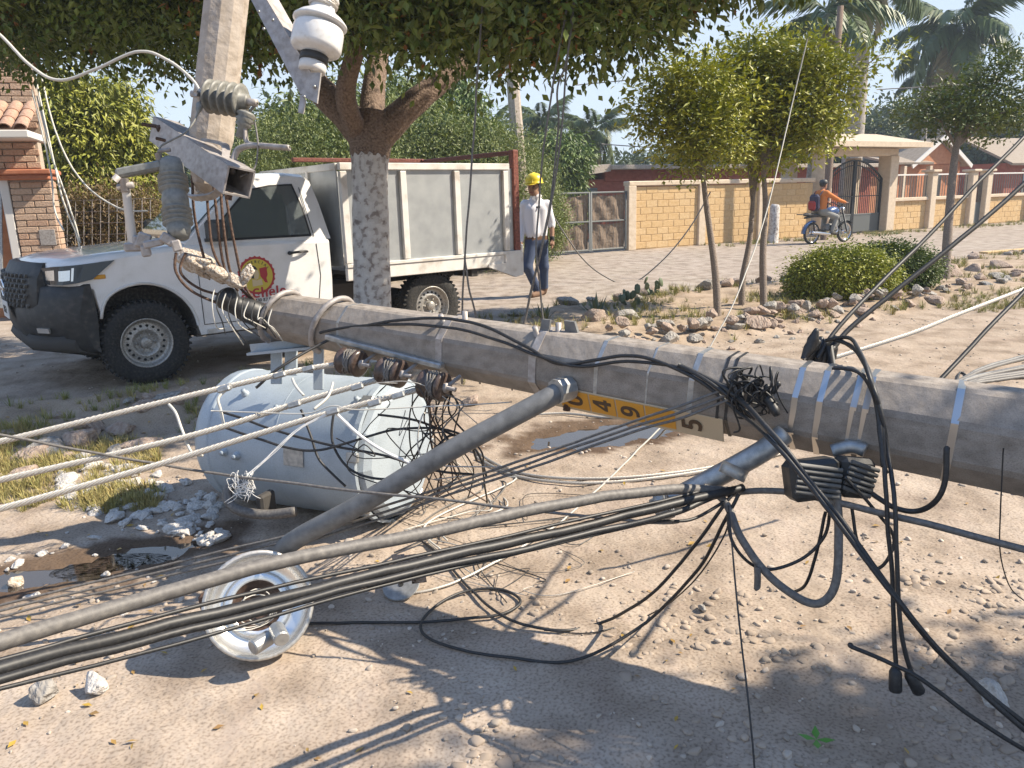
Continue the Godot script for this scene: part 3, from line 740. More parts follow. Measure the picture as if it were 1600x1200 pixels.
func build_broken_top():
	rng.seed = 33
	var CB := cam.basis
	var o := thing("broken_pole_top", "leaning upper piece of concrete pole carrying crossarm, fuse and insulators", "utility pole")
	var a := at(367, -120, 3.3); var b := at(322, 290, 3.34)
	var st := mb()
	var T := (b - a).normalized()
	var n := 22
	var prev := []
	var S := T.cross(CB.z).normalized(); var Q := S.cross(T)
	var nz := FastNoiseLite.new(); nz.seed = 9; nz.frequency = 5.0
	for i in n + 1:
		var t := float(i) / n
		var ring := []
		for k in 12:
			var an := TAU * k / 12 + 0.2
			var r := 0.092 * (1.0 + 0.008 * nz.get_noise_2d(t * 8.0, k * 5.0))
			if t > 0.82: r *= 1.0 - 0.5 * (t - 0.82) / 0.18 * (0.6 + 0.8 * absf(nz.get_noise_2d(k * 4.0, t * 10.0)))
			ring.append(a.lerp(b, t) + (S * cos(an) + Q * sin(an)) * r)
		if i:
			for k in 12: quad(st, prev[k], prev[(k + 1) % 12], ring[(k + 1) % 12], ring[k])
		prev = ring
	for k in 12: tri(st, b + T * 0.05, prev[k], prev[(k + 1) % 12])
	part(st, "shaft", M.concrete_pale, o)
	# bared reinforcement and chunks still held by it
	for v in [[[300, 250, 3.3], [303, 330, 3.3], [318, 400, 3.32], [330, 430, 3.34]], [[330, 255, 3.27], [338, 330, 3.28], [345, 390, 3.32], [352, 425, 3.36]], [[345, 300, 3.3], [350, 360, 3.3], [362, 430, 3.38], [395, 470, 3.46]], [[322, 270, 3.36], [326, 340, 3.38], [336, 400, 3.4], [372, 455, 3.46]], [[352, 300, 3.34], [366, 380, 3.36], [384, 450, 3.42], [420, 490, 3.5]], [[290, 395, 3.3], [282, 425, 3.3], [310, 450, 3.34], [350, 462, 3.4], [425, 478, 3.5]], [[275, 395, 3.28], [275, 425, 3.28], [300, 455, 3.32], [352, 478, 3.4], [430, 505, 3.52]]]:
		var rb := mb(true); hose(rb, v, 0.006, 6, 6); part(rb, "reinforcing_bar", M.rust, o)
	for v in [[302, 408, 34, 0.55], [338, 425, 30, 0.5], [326, 272, 26, 1.2], [345, 262, 20, 1.0], [386, 430, 9, 2.5], [366, 440, 16, 0.7], [318, 300, 20, 1.0]]:
		var m := rock_mesh(500 + int(v[0]), M.broken_concrete, 0.5, 3)
		var k: float = v[2] * 3.36 / F
		inst(m, "concrete_chunk", o, null, Transform3D(CB * Basis(Vector3.BACK, -0.45) * Basis.from_scale(Vector3(k * 1.15, k * v[3], k * 0.8)), at(v[0], v[1], 3.36)))
	var tn := mb(true)   # tangle of burnt leads between the pieces
	hose(tn, [[345, 455, 3.38], [365, 475, 3.42], [400, 490, 3.48], [440, 510, 3.52]], [0.02, 0.04, 0.05, 0.052, 0.056, 0.05, 0.045, 0.045, 0.05, 0.055, 0.06, 0.06, 0.06, 0.06, 0.055, 0.055, 0.05, 0.05, 0.05, 0.05], 6, 10)
	part(tn, "charred_core", M.black_cable, o)
	for i in 11:
		var w := mb(true)
		var x := 335.0 + i * 9.0
		hose(w, [[x, 452 + i * 3, 3.3], [x - 6 + rf(-4, 4), 475 + i * 3, 3.28], [x + 3, 500 + rf(-6, 18), 3.3], [x + rf(5, 30), 522 + rf(-10, 20), 3.4]], 0.0028, 5, 5)
		part(w, "loose_wire", M.black_cable if i % 2 else M.pale_wire, o)
	# crossarm: square tube with an open end
	var c0 := at(256, 205, 3.50); var c1 := at(374, 285, 2.98)
	var ax := (c1 - c0).normalized(); var up := (CB.y - ax * CB.y.dot(ax)).normalized(); var sd := ax.cross(up)
	var cr := mb()
	for s in [[up, sd], [-up, sd], [sd, up], [-sd, up]]:
		beam(cr, c0 + s[0] * 0.052, c1 + s[0] * 0.052, 0.007 if s[0] == sd or s[0] == -sd else 0.111, 0.111 if s[0] == sd or s[0] == -sd else 0.007, up)
	var arm := part(cr, "crossarm", M.weathered_steel, o)
	var bl := mb(true)
	bar(bl, at(222, 194, 3.42), at(262, 200, 3.42), 0.008); bar(bl, at(246, 201, 3.40), at(256, 200, 3.40), 0.016, 6)
	bar(bl, at(244, 216, 3.35), at(268, 222, 3.35), 0.007); bar(bl, at(360, 300, 3.0), at(357, 312, 3.0), 0.012)
	part(bl, "bolt", M.rust, arm)
	# flat strap that wraps the pole over the arm
	var sp := mb()
	var sps := spline(A([[318, 218, 3.2], [345, 224, 3.16], [353, 232, 3.1], [350, 262, 3.07], [345, 292, 3.08], [332, 306, 3.12], [305, 309, 3.2], [292, 304, 3.3]]), 5)
	tube(sp, sps, 0.021, 4, true, 0.35, PI / 4)
	part(sp, "pole_strap", M.weathered_steel, o)
	# horizontal ribbed arrester
	var i0 := at(310, 148, 3.14); var i1 := at(394, 160, 3.10)
	var ab := along(i0, i1)
	var rib := mb(true); var L := (i1 - i0).length()
	var prof := [Vector2(0, 0.03), Vector2(0.03, 0.03)]
	for k in 5:
		var y := 0.045 + k * 0.034
		prof.append_array([Vector2(0.03, y - 0.01), Vector2(0.05, y + 0.0), Vector2(0.067, y + 0.008), Vector2(0.068, y + 0.011), Vector2(0.05, y + 0.012), Vector2(0.03, y + 0.014)])
	prof.append_array([Vector2(0.03, L - 0.02), Vector2(0, L - 0.02)])
	lathe(rib, prof, 22, Transform3D(ab, i0))
	var arr := part(rib, "arrester", M.polymer_grey, o)
	var fit := mb(true)
	lathe(fit, [Vector2(0, -0.03), Vector2(0.014, -0.03), Vector2(0.014, 0.005), Vector2(0.026, 0.01), Vector2(0.026, 0.04), Vector2(0, 0.04)], 10, Transform3D(ab, i0))
	lathe(fit, [Vector2(0, L - 0.03), Vector2(0.015, L - 0.03), Vector2(0.015, L + 0.02), Vector2(0, L + 0.02)], 10, Transform3D(ab, i0))
	bar(fit, at(311, 140, 3.1), at(312, 163, 3.1), 0.006); bar(fit, at(305, 146, 3.08), at(311, 147, 3.1), 0.012, 6)
	part(fit, "end_fitting", M.weathered_steel, arr)
	var nk := mb(true)
	var k0 := at(386, 176, 3.1); var k1 := at(374, 218, 3.1)
	lathe(nk, [Vector2(0.0, 0), Vector2(0.03, 0.0), Vector2(0.042, 0.012), Vector2(0.028, 0.02), Vector2(0.04, 0.032), Vector2(0.026, 0.04), Vector2(0.034, 0.052), Vector2(0.02, 0.06), Vector2(0.018, 0.105), Vector2(0, 0.105)], 16, Transform3D(along(k0, k1), k0))
	part(nk, "neck_insulator", M.polymer_grey, arr)
	var lv := mb(true)
	tube(lv, spline(A([[384, 172, 3.1], [383, 205, 3.1], [388, 224, 3.1], [412, 228, 3.07], [452, 231, 3.04]]), 6), [0.012, 0.014, 0.016], 6, true, 0.6)
	tube(lv, spline(A([[452, 231, 3.04], [400, 227, 3.08], [375, 232, 3.1], [366, 246, 3.1], [363, 270, 3.08]]), 6), [0.012, 0.016, 0.02], 6, true, 0.6)
	part(lv, "bracket_lever", M.weathered_steel, o)
	var ly := mb(true); hose(ly, [[402, 160, 3.1], [392, 172, 3.1], [384, 182, 3.1]], 0.006, 4, 5); hose(ly, [[398, 190, 3.1], [403, 225, 3.06], [398, 262, 3.05], [375, 276, 3.0]], 0.004, 5, 5); part(ly, "jumper_wire", M.grey_cable, arr)
	var cj := mb(true); hose(cj, [[312, 160, 3.1], [308, 180, 3.08], [292, 205, 3.05], [268, 219, 3.05], [252, 228, 3.05], [247, 240, 3.05]], [0.006, 0.012, 0.014, 0.014, 0.012, 0.006, 0.004], 6, 7); part(cj, "jumper_sleeve", M.polymer_grey, o)
	# fuse cutout
	var f0 := at(266, 248, 3.05); var f1 := at(281, 372, 3.0)
	var fb := along(f1, f0); var FL := (f1 - f0).length()
	var fp := [Vector2(0, 0), Vector2(0.034, 0.0), Vector2(0.042, 0.02), Vector2(0.046, 0.05)]
	for k in 4: fp.append_array([Vector2(0.043, 0.052 + k * 0.018), Vector2(0.057, 0.059 + k * 0.018), Vector2(0.057, 0.062 + k * 0.018), Vector2(0.043, 0.067 + k * 0.018)])
	fp.append_array([Vector2(0.05, 0.13), Vector2(0.05, 0.165), Vector2(0.046, 0.185)])
	for k in 4: fp.append_array([Vector2(0.043, 0.192 + k * 0.018), Vector2(0.057, 0.199 + k * 0.018), Vector2(0.057, 0.202 + k * 0.018), Vector2(0.043, 0.207 + k * 0.018)])
	fp.append_array([Vector2(0.047, 0.265), Vector2(0.046, FL - 0.025), Vector2(0.038, FL - 0.006), Vector2(0.02, FL), Vector2(0, FL)])
	var fu := mb(true); lathe(fu, fp, 22, Transform3D(fb, f1))
	var cut := part(fu, "fuse_cutout", M.polymer_grey, o)
	var tb := mb(true); bar(tb, at(196, 290, 3.0), at(208, 384, 2.98), 0.0155, 12, 0.018); part(tb, "fuse_tube", M.fuse_white, cut)
	var hd := mb()
	beam(hd, at(182, 272, 3.0), at(254, 258, 3.03), 0.04, 0.036, CB.y, 0.008)
	part(hd, "fuse_hood", M.polymer_grey, cut)
	var hw := mb(true)
	bar(hw, at(180, 282, 2.97), at(186, 276, 2.97), 0.016, 10); bar(hw, at(184, 292, 2.98), at(208, 289, 2.98), 0.013); bar(hw, at(194, 280, 2.98), at(196, 300, 2.98), 0.017, 8)
	bar(hw, at(247, 240, 3.03), at(250, 258, 3.03), 0.013, 6); bar(hw, at(248, 236, 3.02), at(266, 234, 3.02), 0.008)
	part(hw, "fuse_clip", M.weathered_steel, cut)
	var hb := mb()
	for v in [[208, 386, 26, 14, 0.1], [224, 376, 20, 24, -0.3], [240, 380, 30, 12, 0.3], [228, 392, 14, 18, 0.2], [262, 374, 22, 16, -0.5], [276, 384, 14, 18, 0.3], [214, 378, 12, 20, 0.0]]:
		box(hb, at(v[0], v[1], 2.98), Vector3(v[2] * 3.0 / F, v[3] * 3.0 / F, 0.035), CB * Basis.from_euler(Vector3(0.2, 0.4, v[4])), 0.006)
	part(hb, "hinge", M.weathered_steel, cut)
	# steel angle with the white pin insulator
	var an := mb()
	slab(an, A([[372, -40, 2.98], [392, -40, 2.96], [486, 116, 2.84], [484, 146, 2.84], [470, 148, 2.85]]), 0.006)
	slab(an, A([[392, -40, 2.955], [412, -40, 3.02], [472, 66, 2.95], [486, 116, 2.835]]), 0.006)
	slab(an, A([[484, 114, 2.84], [502, 114, 2.82], [496, 162, 2.82], [472, 150, 2.85]]), 0.007)
	slab(an, A([[470, 148, 2.85], [478, 156, 2.84], [474, 178, 2.84], [466, 176, 2.85]]), 0.006)
	var ang := part(an, "steel_angle", M.weathered_steel, o)
	var hl := mb(true)
	for v in [[404, 18], [412, 45], [426, 31], [475, 151], [491, 135]]:
		bar(hl, at(v[0], v[1], 2.83), at(v[0], v[1], 2.81), 0.006, 6)
	part(hl, "bolt", M.galvanised, ang)
	var p0 := at(487, 112, 2.86); var p1 := at(508, -8, 2.86)
	var pi := Transform3D(along(p0, p1), p0)
	var g1 := mb(true); lathe(g1, [Vector2(0, 0), Vector2(0.046, 0), Vector2(0.05, 0.006), Vector2(0.05, 0.032), Vector2(0, 0.032)], 24, pi); part(g1, "pin_washer", M.fuse_white, ang)
	var g2 := mb(true); lathe(g2, [Vector2(0, 0.032), Vector2(0.052, 0.032), Vector2(0.052, 0.062), Vector2(0, 0.062)], 24, pi); part(g2, "gasket", M.black_plastic, ang)
	var g3 := mb(true)
	lathe(g3, [Vector2(0.04, 0.05), Vector2(0.045, 0.068), Vector2(0.078, 0.074), Vector2(0.09, 0.082), Vector2(0.094, 0.095), Vector2(0.093, 0.155), Vector2(0.089, 0.166), Vector2(0.078, 0.171), Vector2(0.064, 0.172), Vector2(0.064, 0.176), Vector2(0.09, 0.176), Vector2(0.1, 0.181), Vector2(0.099, 0.188), Vector2(0.082, 0.205), Vector2(0.056, 0.222), Vector2(0.046, 0.235), Vector2(0.046, 0.262), Vector2(0.056, 0.272), Vector2(0.05, 0.29), Vector2(0, 0.3)], 36, pi)
	part(g3, "pin_insulator", M.porcelain_white, ang)
	var g4 := mb(true)
	var pts := PackedVector3Array()
	for k in 44: pts.append(pi * Vector3(0.05 * cos(k * 0.5), 0.245 + k * 0.0006, 0.05 * sin(k * 0.5)))
	tube(g4, pts, 0.005, 6); part(g4, "tie_wire", M.alu_wire, ang)

func build_transformer():
	rng.seed = 41
	var l := on(376, 676, 0.345); var r := on(628, 703, 0.345)
	var o := thing("transformer", "light grey steel distribution transformer tank tipped onto its side", "transformer", Vector3((l.x + r.x) * 0.5, 0, (l.z + r.z) * 0.5))
	var off := -o.position
	var L := (r - l).length()
	var bs := along(l, r)
	var xf := Transform3D(bs, l + off)
	var st := mb(true)
	lathe(st, [Vector2(0, -0.05), Vector2(0.22, -0.045), Vector2(0.30, -0.02), Vector2(0.335, 0.03), Vector2(0.338, 0.10), Vector2(0.338, L * 0.5), Vector2(0.338, L - 0.06)], 40, xf)
	part(st, "tank", M.tank_paint, o)
	var rim := mb(); lathe(rim, [Vector2(0.338, L - 0.06), Vector2(0.352, L - 0.06), Vector2(0.352, L - 0.035), Vector2(0.338, L - 0.03)], 40, xf); part(rim, "rim", M.tank_paint, o)
	var lid := mb()
	lathe(lid, [Vector2(0.338, L - 0.034), Vector2(0.325, L - 0.01), Vector2(0.29, L + 0.012), Vector2(0, L + 0.02)], 12, xf)
	part(lid, "lid", M.tank_paint, o)
	for i in 8:
		var a := TAU * i / 8 + 0.2; var lc := mb()
		box(lc, xf * Vector3(0.352 * cos(a), L - 0.045, 0.352 * sin(a)), Vector3(0.022, 0.06, 0.045), bs * Basis(Vector3.UP, -a), 0.005); part(lc, "lid_clamp", M.galvanised, o)
	var np := mb(); var na := -2.5
	for i in range(0, 60):
		na = TAU * i / 60.0
		var w := (bs * Vector3(cos(na), 0, sin(na)))
		if w.y > 0.05 and w.y < 0.2 and w.z > 0.0: break
	box(np, xf * Vector3(0.341 * cos(na), L * 0.62, 0.341 * sin(na)), Vector3(0.006, 0.11, 0.08), bs * Basis(Vector3.UP, -na), 0.001); part(np, "nameplate", M.galvanised, o)
	var ws := mb(true); lathe(ws, [Vector2(0.338, L * 0.5 - 0.004), Vector2(0.3405, L * 0.5), Vector2(0.338, L * 0.5 + 0.004)], 40, xf); part(ws, "weld_seam", M.tank_paint, o)
	var band_ := mb(true); lathe(band_, [Vector2(0.338, 0.075), Vector2(0.343, 0.08), Vector2(0.343, 0.095), Vector2(0.338, 0.10)], 40, xf); part(band_, "weld_band", M.tank_paint, o)
	for v in [[384, 616], [371, 712], [352, 706], [436, 640], [560, 628]]:
		var p: Vector3 = at(v[0], v[1], 3.0)
		# where the sight line meets the tank, found by stepping along it
		var d := 3.0
		while d < 4.4:
			p = at(v[0], v[1], d)
			var q := bs.transposed() * (p - l)
			if Vector2(q.x, q.z).length() < 0.34 and q.y > -0.04 and q.y < L: break
			d += 0.01
		var nrm := (p - (l + bs.y * (bs.y.dot(p - l)))).normalized()
		var bt := mb(true); lathe(bt, [Vector2(0.02, -0.01), Vector2(0.02, 0.012), Vector2(0.012, 0.014), Vector2(0.012, 0.03), Vector2(0, 0.032)], 10, Transform3D(along(Vector3.ZERO, nrm), p + off)); part(bt, "bushing_stud", M.tank_paint, o)
	# mounting brackets on top of the tank, under the pole
	var bk := mb()
	var pts := A([[388, 541, 3.5], [412, 560, 3.45], [505, 545, 3.35], [520, 532, 3.4]])
	beam(bk, at(392, 552, 3.6) + off, at(515, 540, 3.42) + off, 0.06, 0.012, Vector3.UP)
	beam(bk, at(392, 546, 3.64) + off, at(515, 534, 3.46) + off, 0.006, 0.05, Vector3.UP)
	for v in [[432, 572, 3.62, 18, 60], [498, 577, 3.5, 16, 66], [455, 566, 3.6, 20, 44]]:
		box(bk, at(v[0], v[1], v[2]) + off, Vector3(v[3] * 3.4 / F, v[4] * 3.4 / F, 0.02), cam.basis, 0.003)
	part(bk, "pole_bracket", M.tank_paint, o)
	var hr := mb(true)
	hr.set_smooth_group(0)
	var hp := spline(A([[396, 756, 3.5], [364, 757, 3.48], [355, 776, 3.46], [370, 796, 3.44], [414, 804, 3.44], [462, 799, 3.42]]), 6)
	for i in hp.size(): hp[i] += off
	tube(hr, hp, 0.022, 10); part(hr, "drain_pipe", M.grey_cable, o)
	var pd := mb()
	box(pd, at(416, 786, 3.5) + off, Vector3(0.1, 0.04, 0.1), bs, 0.01); part(pd, "lifting_lug", M.chassis, o)

func build_lamp():
	var o := thing("street_lamp", "grey tube street lamp with round metal reflector resting on the road", "street lamp", on(400, 1020))
	var off := -o.position
	var st := mb(true)
	var p := spline(A([[872, 612, 2.66], [845, 628, 2.64], [700, 706, 2.62], [560, 790, 2.66], [470, 838, 2.72], [428, 868, 2.78]]), 6)
	for i in p.size(): p[i] += off
	tube(st, p, [0.036], 14)
	part(st, "arm", M.dull_zinc, o)
	var cl := mb(); 
	tube(cl, PackedVector3Array([at(890, 606, 2.68) + off, at(868, 612, 2.64) + off]), 0.044, 10); part(cl, "arm_clamp", M.galvanised, o)
	# bowl opening towards the road ahead
	var c := at(404, 945, 2.62) + off
	var nrm := (cam.basis * Vector3(0.36, 0.30, 0.88)).normalized()
	var xf := Transform3D(along(Vector3.ZERO, nrm), c)
	var bo := mb(true)
	lathe(bo, [Vector2(0.17, 0.03), Vector2(0.18, 0.032), Vector2(0.182, 0.022), Vector2(0.176, 0.01), Vector2(0.165, -0.03), Vector2(0.13, -0.08), Vector2(0.075, -0.11), Vector2(0.0, -0.12)], 40, xf)
	part(bo, "lamp_shade", M.dish_metal, o)
	var inn := mb(true)
	lathe(inn, [Vector2(0.17, 0.028), Vector2(0.158, -0.005), Vector2(0.13, -0.022), Vector2(0.112, -0.03), Vector2(0.085, -0.036)], 40, xf)
	lathe(inn, [Vector2(0.112, -0.03), Vector2(0.115, -0.02), Vector2(0.085, -0.034)], 40, xf)
	part(inn, "reflector", M.reflector, o)
	var hole := mb(true)
	lathe(hole, [Vector2(0.088, -0.034), Vector2(0.06, -0.07), Vector2(0.03, -0.09), Vector2(0, -0.095)], 30, xf)
	part(hole, "lamp_socket", M.porcelain_brown, o)
	var wi := mb(true)
	for k in 4:
		var ring := PackedVector3Array()
		for i in 21:
			var a := TAU * i / 20
			ring.append(xf * Vector3((0.05 + 0.012 * k) * cos(a) + 0.01 * k, -0.03 + 0.012 * sin(a * 2.0 + k), (0.055 - 0.006 * k) * sin(a) - 0.012 * k))
		tube(wi, ring, 0.002, 5)
	part(wi, "lamp_wire", M.pale_wire, o)
	for v in [[408, 1004, 0.0], [436, 990, 0.5]]:
		var cy := mb()
		var q := at(v[0], v[1], 2.5) + off
		var dr := (cam.basis * Vector3(-0.55 + v[2] * 2.0, -0.25, 0.7)).normalized()
		lathe(cy, [Vector2(0, -0.035), Vector2(0.024, -0.035), Vector2(0.026, -0.03), Vector2(0.026, 0.03), Vector2(0.022, 0.034), Vector2(0, 0.034)], 18, Transform3D(along(Vector3.ZERO, dr), q))
		part(cy, "capacitor", M.galvanised, o)
	var hs := mb(); box(hs, at(326, 938, 2.72) + off, Vector3(0.05, 0.065, 0.07), cam.basis * Basis(Vector3.BACK, 0.2), 0.012); part(hs, "ballast_housing", M.rust, o)
	var dk := mb(); lathe(dk, [Vector2(0, 0), Vector2(0.072, 0), Vector2(0.074, 0.004), Vector2(0.072, 0.008), Vector2(0, 0.008)], 28, Transform3D(Basis.from_euler(Vector3(0.42, 0, 0.12)), on(628, 928) + Vector3(0, 0.035, 0)))
	var disc := part(dk, "metal_disc", M.galvanised); tag(disc, "round pale metal disc with a hole standing tilted on the road", "metal disc")
	var gg := mb(); lathe(gg, [Vector2(0, 0.0085), Vector2(0.011, 0.0085), Vector2(0.011, 0.010), Vector2(0, 0.010)], 14, Transform3D(Basis.from_euler(Vector3(0.42, 0, 0.12)), on(628, 928) + Vector3(0, 0.035, 0) + Vector3(0.0, 0.0, 0.0))); part(gg, "hole", M.dark_gap, disc)  # dark disc laid on the face paints the hole; nothing is cut
	var rag := mb(true)
	for k in 7:
		var a := at(612 + k * 6, 868 + 8 * (k % 3), 2.95)
		slab(rag, [a, a + Vector3(0.05, 0.01, 0.01), a + Vector3(0.06, -0.05 - 0.01 * (k % 2), 0.02), a + Vector3(0.005, -0.06, 0.015 * (k % 3))], 0.003)
	tag(part(rag, "paper_scrap", M.rock), "crumpled brown paper scrap behind the round metal disc", "paper")

# ---------- cables ----------
func cable(list: Array, r, mt: Material, label: String, called := "cable", group := "", cat := "cable", n := 7) -> MeshInstance3D:
	var st := mb(true)
	var rr = r
	if r is Array:
		rr = []
		for i in (list.size() - 1) * 8 + 1: rr.append(lerpf(r[0], r[1], float(i) / ((list.size() - 1) * 8)))
	var p := spline(A(list), 8)
	var rad: float = r[0] if r is Array else r
	var ph := rng.randf() * 90.0; var acc := 0.0
	for i in range(1, p.size() - 1):          # a real wire is never quite true
		acc += (p[i] - p[i - 1]).length()
		var w := clampf(rad * 0.9, 0.0015, 0.006)
		p[i] += Vector3(n1.get_noise_2d(acc * 2.6 + ph, 1.0), n1.get_noise_2d(acc * 2.6 + ph, 31.0), n1.get_noise_2d(acc * 2.6 + ph, 77.0)) * w
	tube(st, p, rr, n)
	var o := part(st, called, mt)
	tag(o, label, cat, group)
	return o
func twisted(list: Array, r: float, label: String, group: String, strands := 6, pitch := 0.11):
	var p := spline(A(list), 40)
	var fr := frames(p)
	var st := mb(true)
	var len := [0.0]
	for i in range(1, p.size()): len.append(len[i - 1] + (p[i] - p[i - 1]).length())
	for s in strands:
		var q := PackedVector3Array()
		for i in p.size():
			var a: float = TAU * (len[i] / pitch + float(s) / strands)
			q.append(p[i] + (fr[i][0] * cos(a) + fr[i][1] * sin(a)) * r * 0.66)
		tube(st, q, r * 0.36, 6)
	tag(part(st, "stranded_cable", M.alu_wire), label, "cable", group)

func build_cables():
	rng.seed = 55
	var g3 := "stranded aluminium line cables tied to the spools"
	twisted([[-60, 704, 2.62], [0, 690, 2.68], [330, 610, 2.95], [470, 578, 3.08], [540, 568, 3.13]], 0.0115, "twisted aluminium cable tied to the spool at the broken pole end", g3)
	twisted([[-60, 764, 2.5], [0, 750, 2.56], [300, 680, 2.8], [480, 625, 2.95], [602, 590, 3.02]], 0.0115, "twisted aluminium cable tied to the middle spool of the rack", g3)
	twisted([[-60, 808, 2.4], [0, 795, 2.46], [250, 725, 2.66], [480, 655, 2.82], [664, 606, 2.9]], 0.0115, "twisted aluminium cable tied to the spool nearest the lamp arm", g3)
	for v in [[352, 606, 2.95], [482, 576, 3.06], [350, 608, 2.93], [460, 632, 2.92], [558, 605, 2.98], [585, 630, 2.83], [520, 643, 2.8], [437, 586, 3.05], [622, 618, 2.86]]:
		var st := mb(); box(st, at(v[0], v[1], v[2] - 0.012), Vector3(0.05, 0.022, 0.026), cam.basis * Basis(Vector3.BACK, 0.28), 0.005)
		tag(part(st, "cable_clamp", M.galvanised), "small metal clamp crimped on a twisted aluminium cable", "clamp", "clamps on the aluminium cables")
	var jl := "short jumper wire hanging from the aluminium cables"
	for v in [[[352, 610, 2.92], [340, 622, 2.9], [344, 640, 2.9], [350, 666, 2.9]], [[264, 632, 2.85], [275, 645, 2.83], [285, 672, 2.82], [298, 705, 2.8], [316, 712, 2.8]], [[457, 592, 3.0], [462, 604, 2.96], [474, 618, 2.94]], [[520, 598, 3.0], [512, 620, 2.95], [490, 640, 2.9]]]:
		cable(v, 0.0055, M.pale_wire, jl, "jumper_wire", "jumpers between the aluminium cables", "wire")
	# trunk cables that sweep past the camera
	cable([[-80, 1026, 1.1], [0, 1002, 1.15], [200, 944, 1.32], [420, 882, 1.5], [640, 838, 1.7], [900, 784, 2.0], [1050, 766, 2.2], [1150, 768, 2.3]], [0.0135, 0.0155], M.grey_cable, "thick grey cable, uppermost of the trunk cables crossing the lamp", "trunk_cable", "", "cable", 12)
	cable([[-80, 1068, 1.06], [0, 1047, 1.11], [300, 968, 1.37], [600, 893, 1.63], [850, 836, 1.92], [1040, 790, 2.15], [1160, 762, 2.28]], [0.0108, 0.0125], M.black_cable, "thick black cable at the heart of the lower trunk bundle", "trunk_cable", "", "cable", 12)
	cable([[-80, 1084, 1.04], [0, 1062, 1.09], [300, 983, 1.35], [600, 905, 1.61], [850, 850, 1.9], [1040, 806, 2.13], [1120, 775, 2.25]], [0.0066, 0.009], M.black_cable, "thick black cable along the underside of the trunk bundle", "trunk_cable", "", "cable", 12)
	cable([[-80, 1050, 1.07], [0, 1030, 1.12], [350, 936, 1.42], [620, 876, 1.66], [800, 836, 1.86], [1000, 790, 2.1], [1110, 765, 2.26]], [0.0036, 0.005], M.black_cable, "thin black cable along the top of the trunk bundle", "trunk_cable")
	cable([[-80, 1098, 1.03], [0, 1076, 1.08], [300, 1000, 1.34], [560, 925, 1.57], [820, 862, 1.86], [1010, 818, 2.1], [1080, 812, 2.2], [1130, 785, 2.25]], [0.003, 0.005], M.black_cable, "thin black cable hanging loose below the trunk bundle", "trunk_cable")
	for k in 3:
		var y := k * 9.0
		cable([[-60, 962 + y, 2.62], [0, 946 + y, 2.66], [260, 882 + y, 2.76], [500, 822 + y, 2.72], [700, 758 + y * 0.9, 2.66], [900, 690 + y * 0.9, 2.55], [1000, 655 + y * 0.9, 2.45], [1060, 636 + y, 2.40], [1125, 612 + y, 2.36], [1150, 602 + y, 2.32]], 0.0046, M.grey_cable, "thin grey drop wire, one of three running to the splices", "drop_wire", "three parallel drop wires")
	cable([[-60, 672, 2.5], [0, 680, 2.55], [196, 716, 2.7], [340, 740, 2.75], [560, 768, 2.6], [688, 780, 2.55], [800, 794, 2.5], [1003, 815, 2.4], [1060, 815, 2.3]], 0.005, M.grey_cable, "long thin taut wire crossing low in front of the transformer", "thin_wire", "", "wire")
	# black cables draped over the pole
	var ob := "black cables draped over the fallen pole"
	cable([[400, 606, 3.1], [440, 572, 3.12], [520, 530, -1], [590, 505, -1], [680, 497, -1], [750, 508, -1], [820, 540, -1], [870, 567, -1], [930, 562, -1], [1000, 556, -1], [1080, 588, -1], [1150, 640, -1], [1210, 694, 2.1], [1290, 790, 1.98], [1400, 935, 1.88], [1500, 1050, 1.84], [1640, 1175, 1.8]], 0.0062, M.black_cable, "long black cable draped over the pole and trailing down the road", "black_cable", ob)
	cable([[500, 520, -1], [580, 508, -1], [700, 512, -1], [780, 532, -1], [840, 556, -1], [900, 572, -1], [980, 565, -1], [1060, 574, -1], [1120, 606, -1], [1180, 655, -1]], 0.0058, M.black_cable, "shorter black cable looped along the top of the pole", "black_cable", ob)
	cable([[1060, 570, -1], [1140, 612, -1], [1205, 676, 2.12], [1290, 780, 2.0], [1360, 880, 1.92], [1480, 1030, 1.86], [1640, 1160, 1.82]], 0.0082, M.black_cable, "thickest black cable slanting from the pole to the road", "black_cable", ob)
	cable([[1330, 1008, 1.98], [1334, 1012, 1.97], [1390, 1036, 1.95], [1440, 1060, 1.92], [1520, 1120, 1.88], [1640, 1195, 1.84]], 0.0058, M.black_cable, "black cable trailing from the dropped connectors", "black_cable", ob)
	for v in [[[1300, 530, 2.5], [1335, 545, 2.35], [1362, 600, -1], [1378, 660, -1], [1384, 760, 2.05], [1392, 880, 2.04], [1396, 990, 2.04], [1400, 1050, 2.04]], [[1305, 526, 2.5], [1345, 556, 2.33], [1372, 620, -1], [1388, 700, -1], [1398, 800, 2.02], [1404, 930, 2.02], [1410, 1000, 2.02], [1424, 1050, 2.02]], [[1290, 532, 2.5], [1330, 530, 2.4], [1356, 580, -1], [1370, 640, -1], [1380, 720, 2.06], [1386, 740, 2.06]], [[1300, 575, -1], [1345, 585, -1], [1372, 640, -1], [1380, 730, 2.06]]]:
		cable(v, 0.0062, M.black_cable, "black cable hanging over the pole beside the steel straps", "hanging_cable", "cables hanging over the strapped part of the pole")
	for v in [[1399, 1062, 0.0], [1428, 1066, 0.5]]:
		var st := mb(true); lathe(st, [Vector2(0, -0.032), Vector2(0.014, -0.032), Vector2(0.017, -0.026), Vector2(0.016, 0.02), Vector2(0.010, 0.032), Vector2(0, 0.034)], 10, Transform3D(cam.basis * Basis(Vector3.BACK, v[2]), at(v[0], v[1], 2.03)))
		tag(part(st, "cable_connector", M.black_cable), "small black connector at the end of a hanging cable", "connector", "connectors near the road")
	var ul := "black overhead cable rising from the grip on the pole"
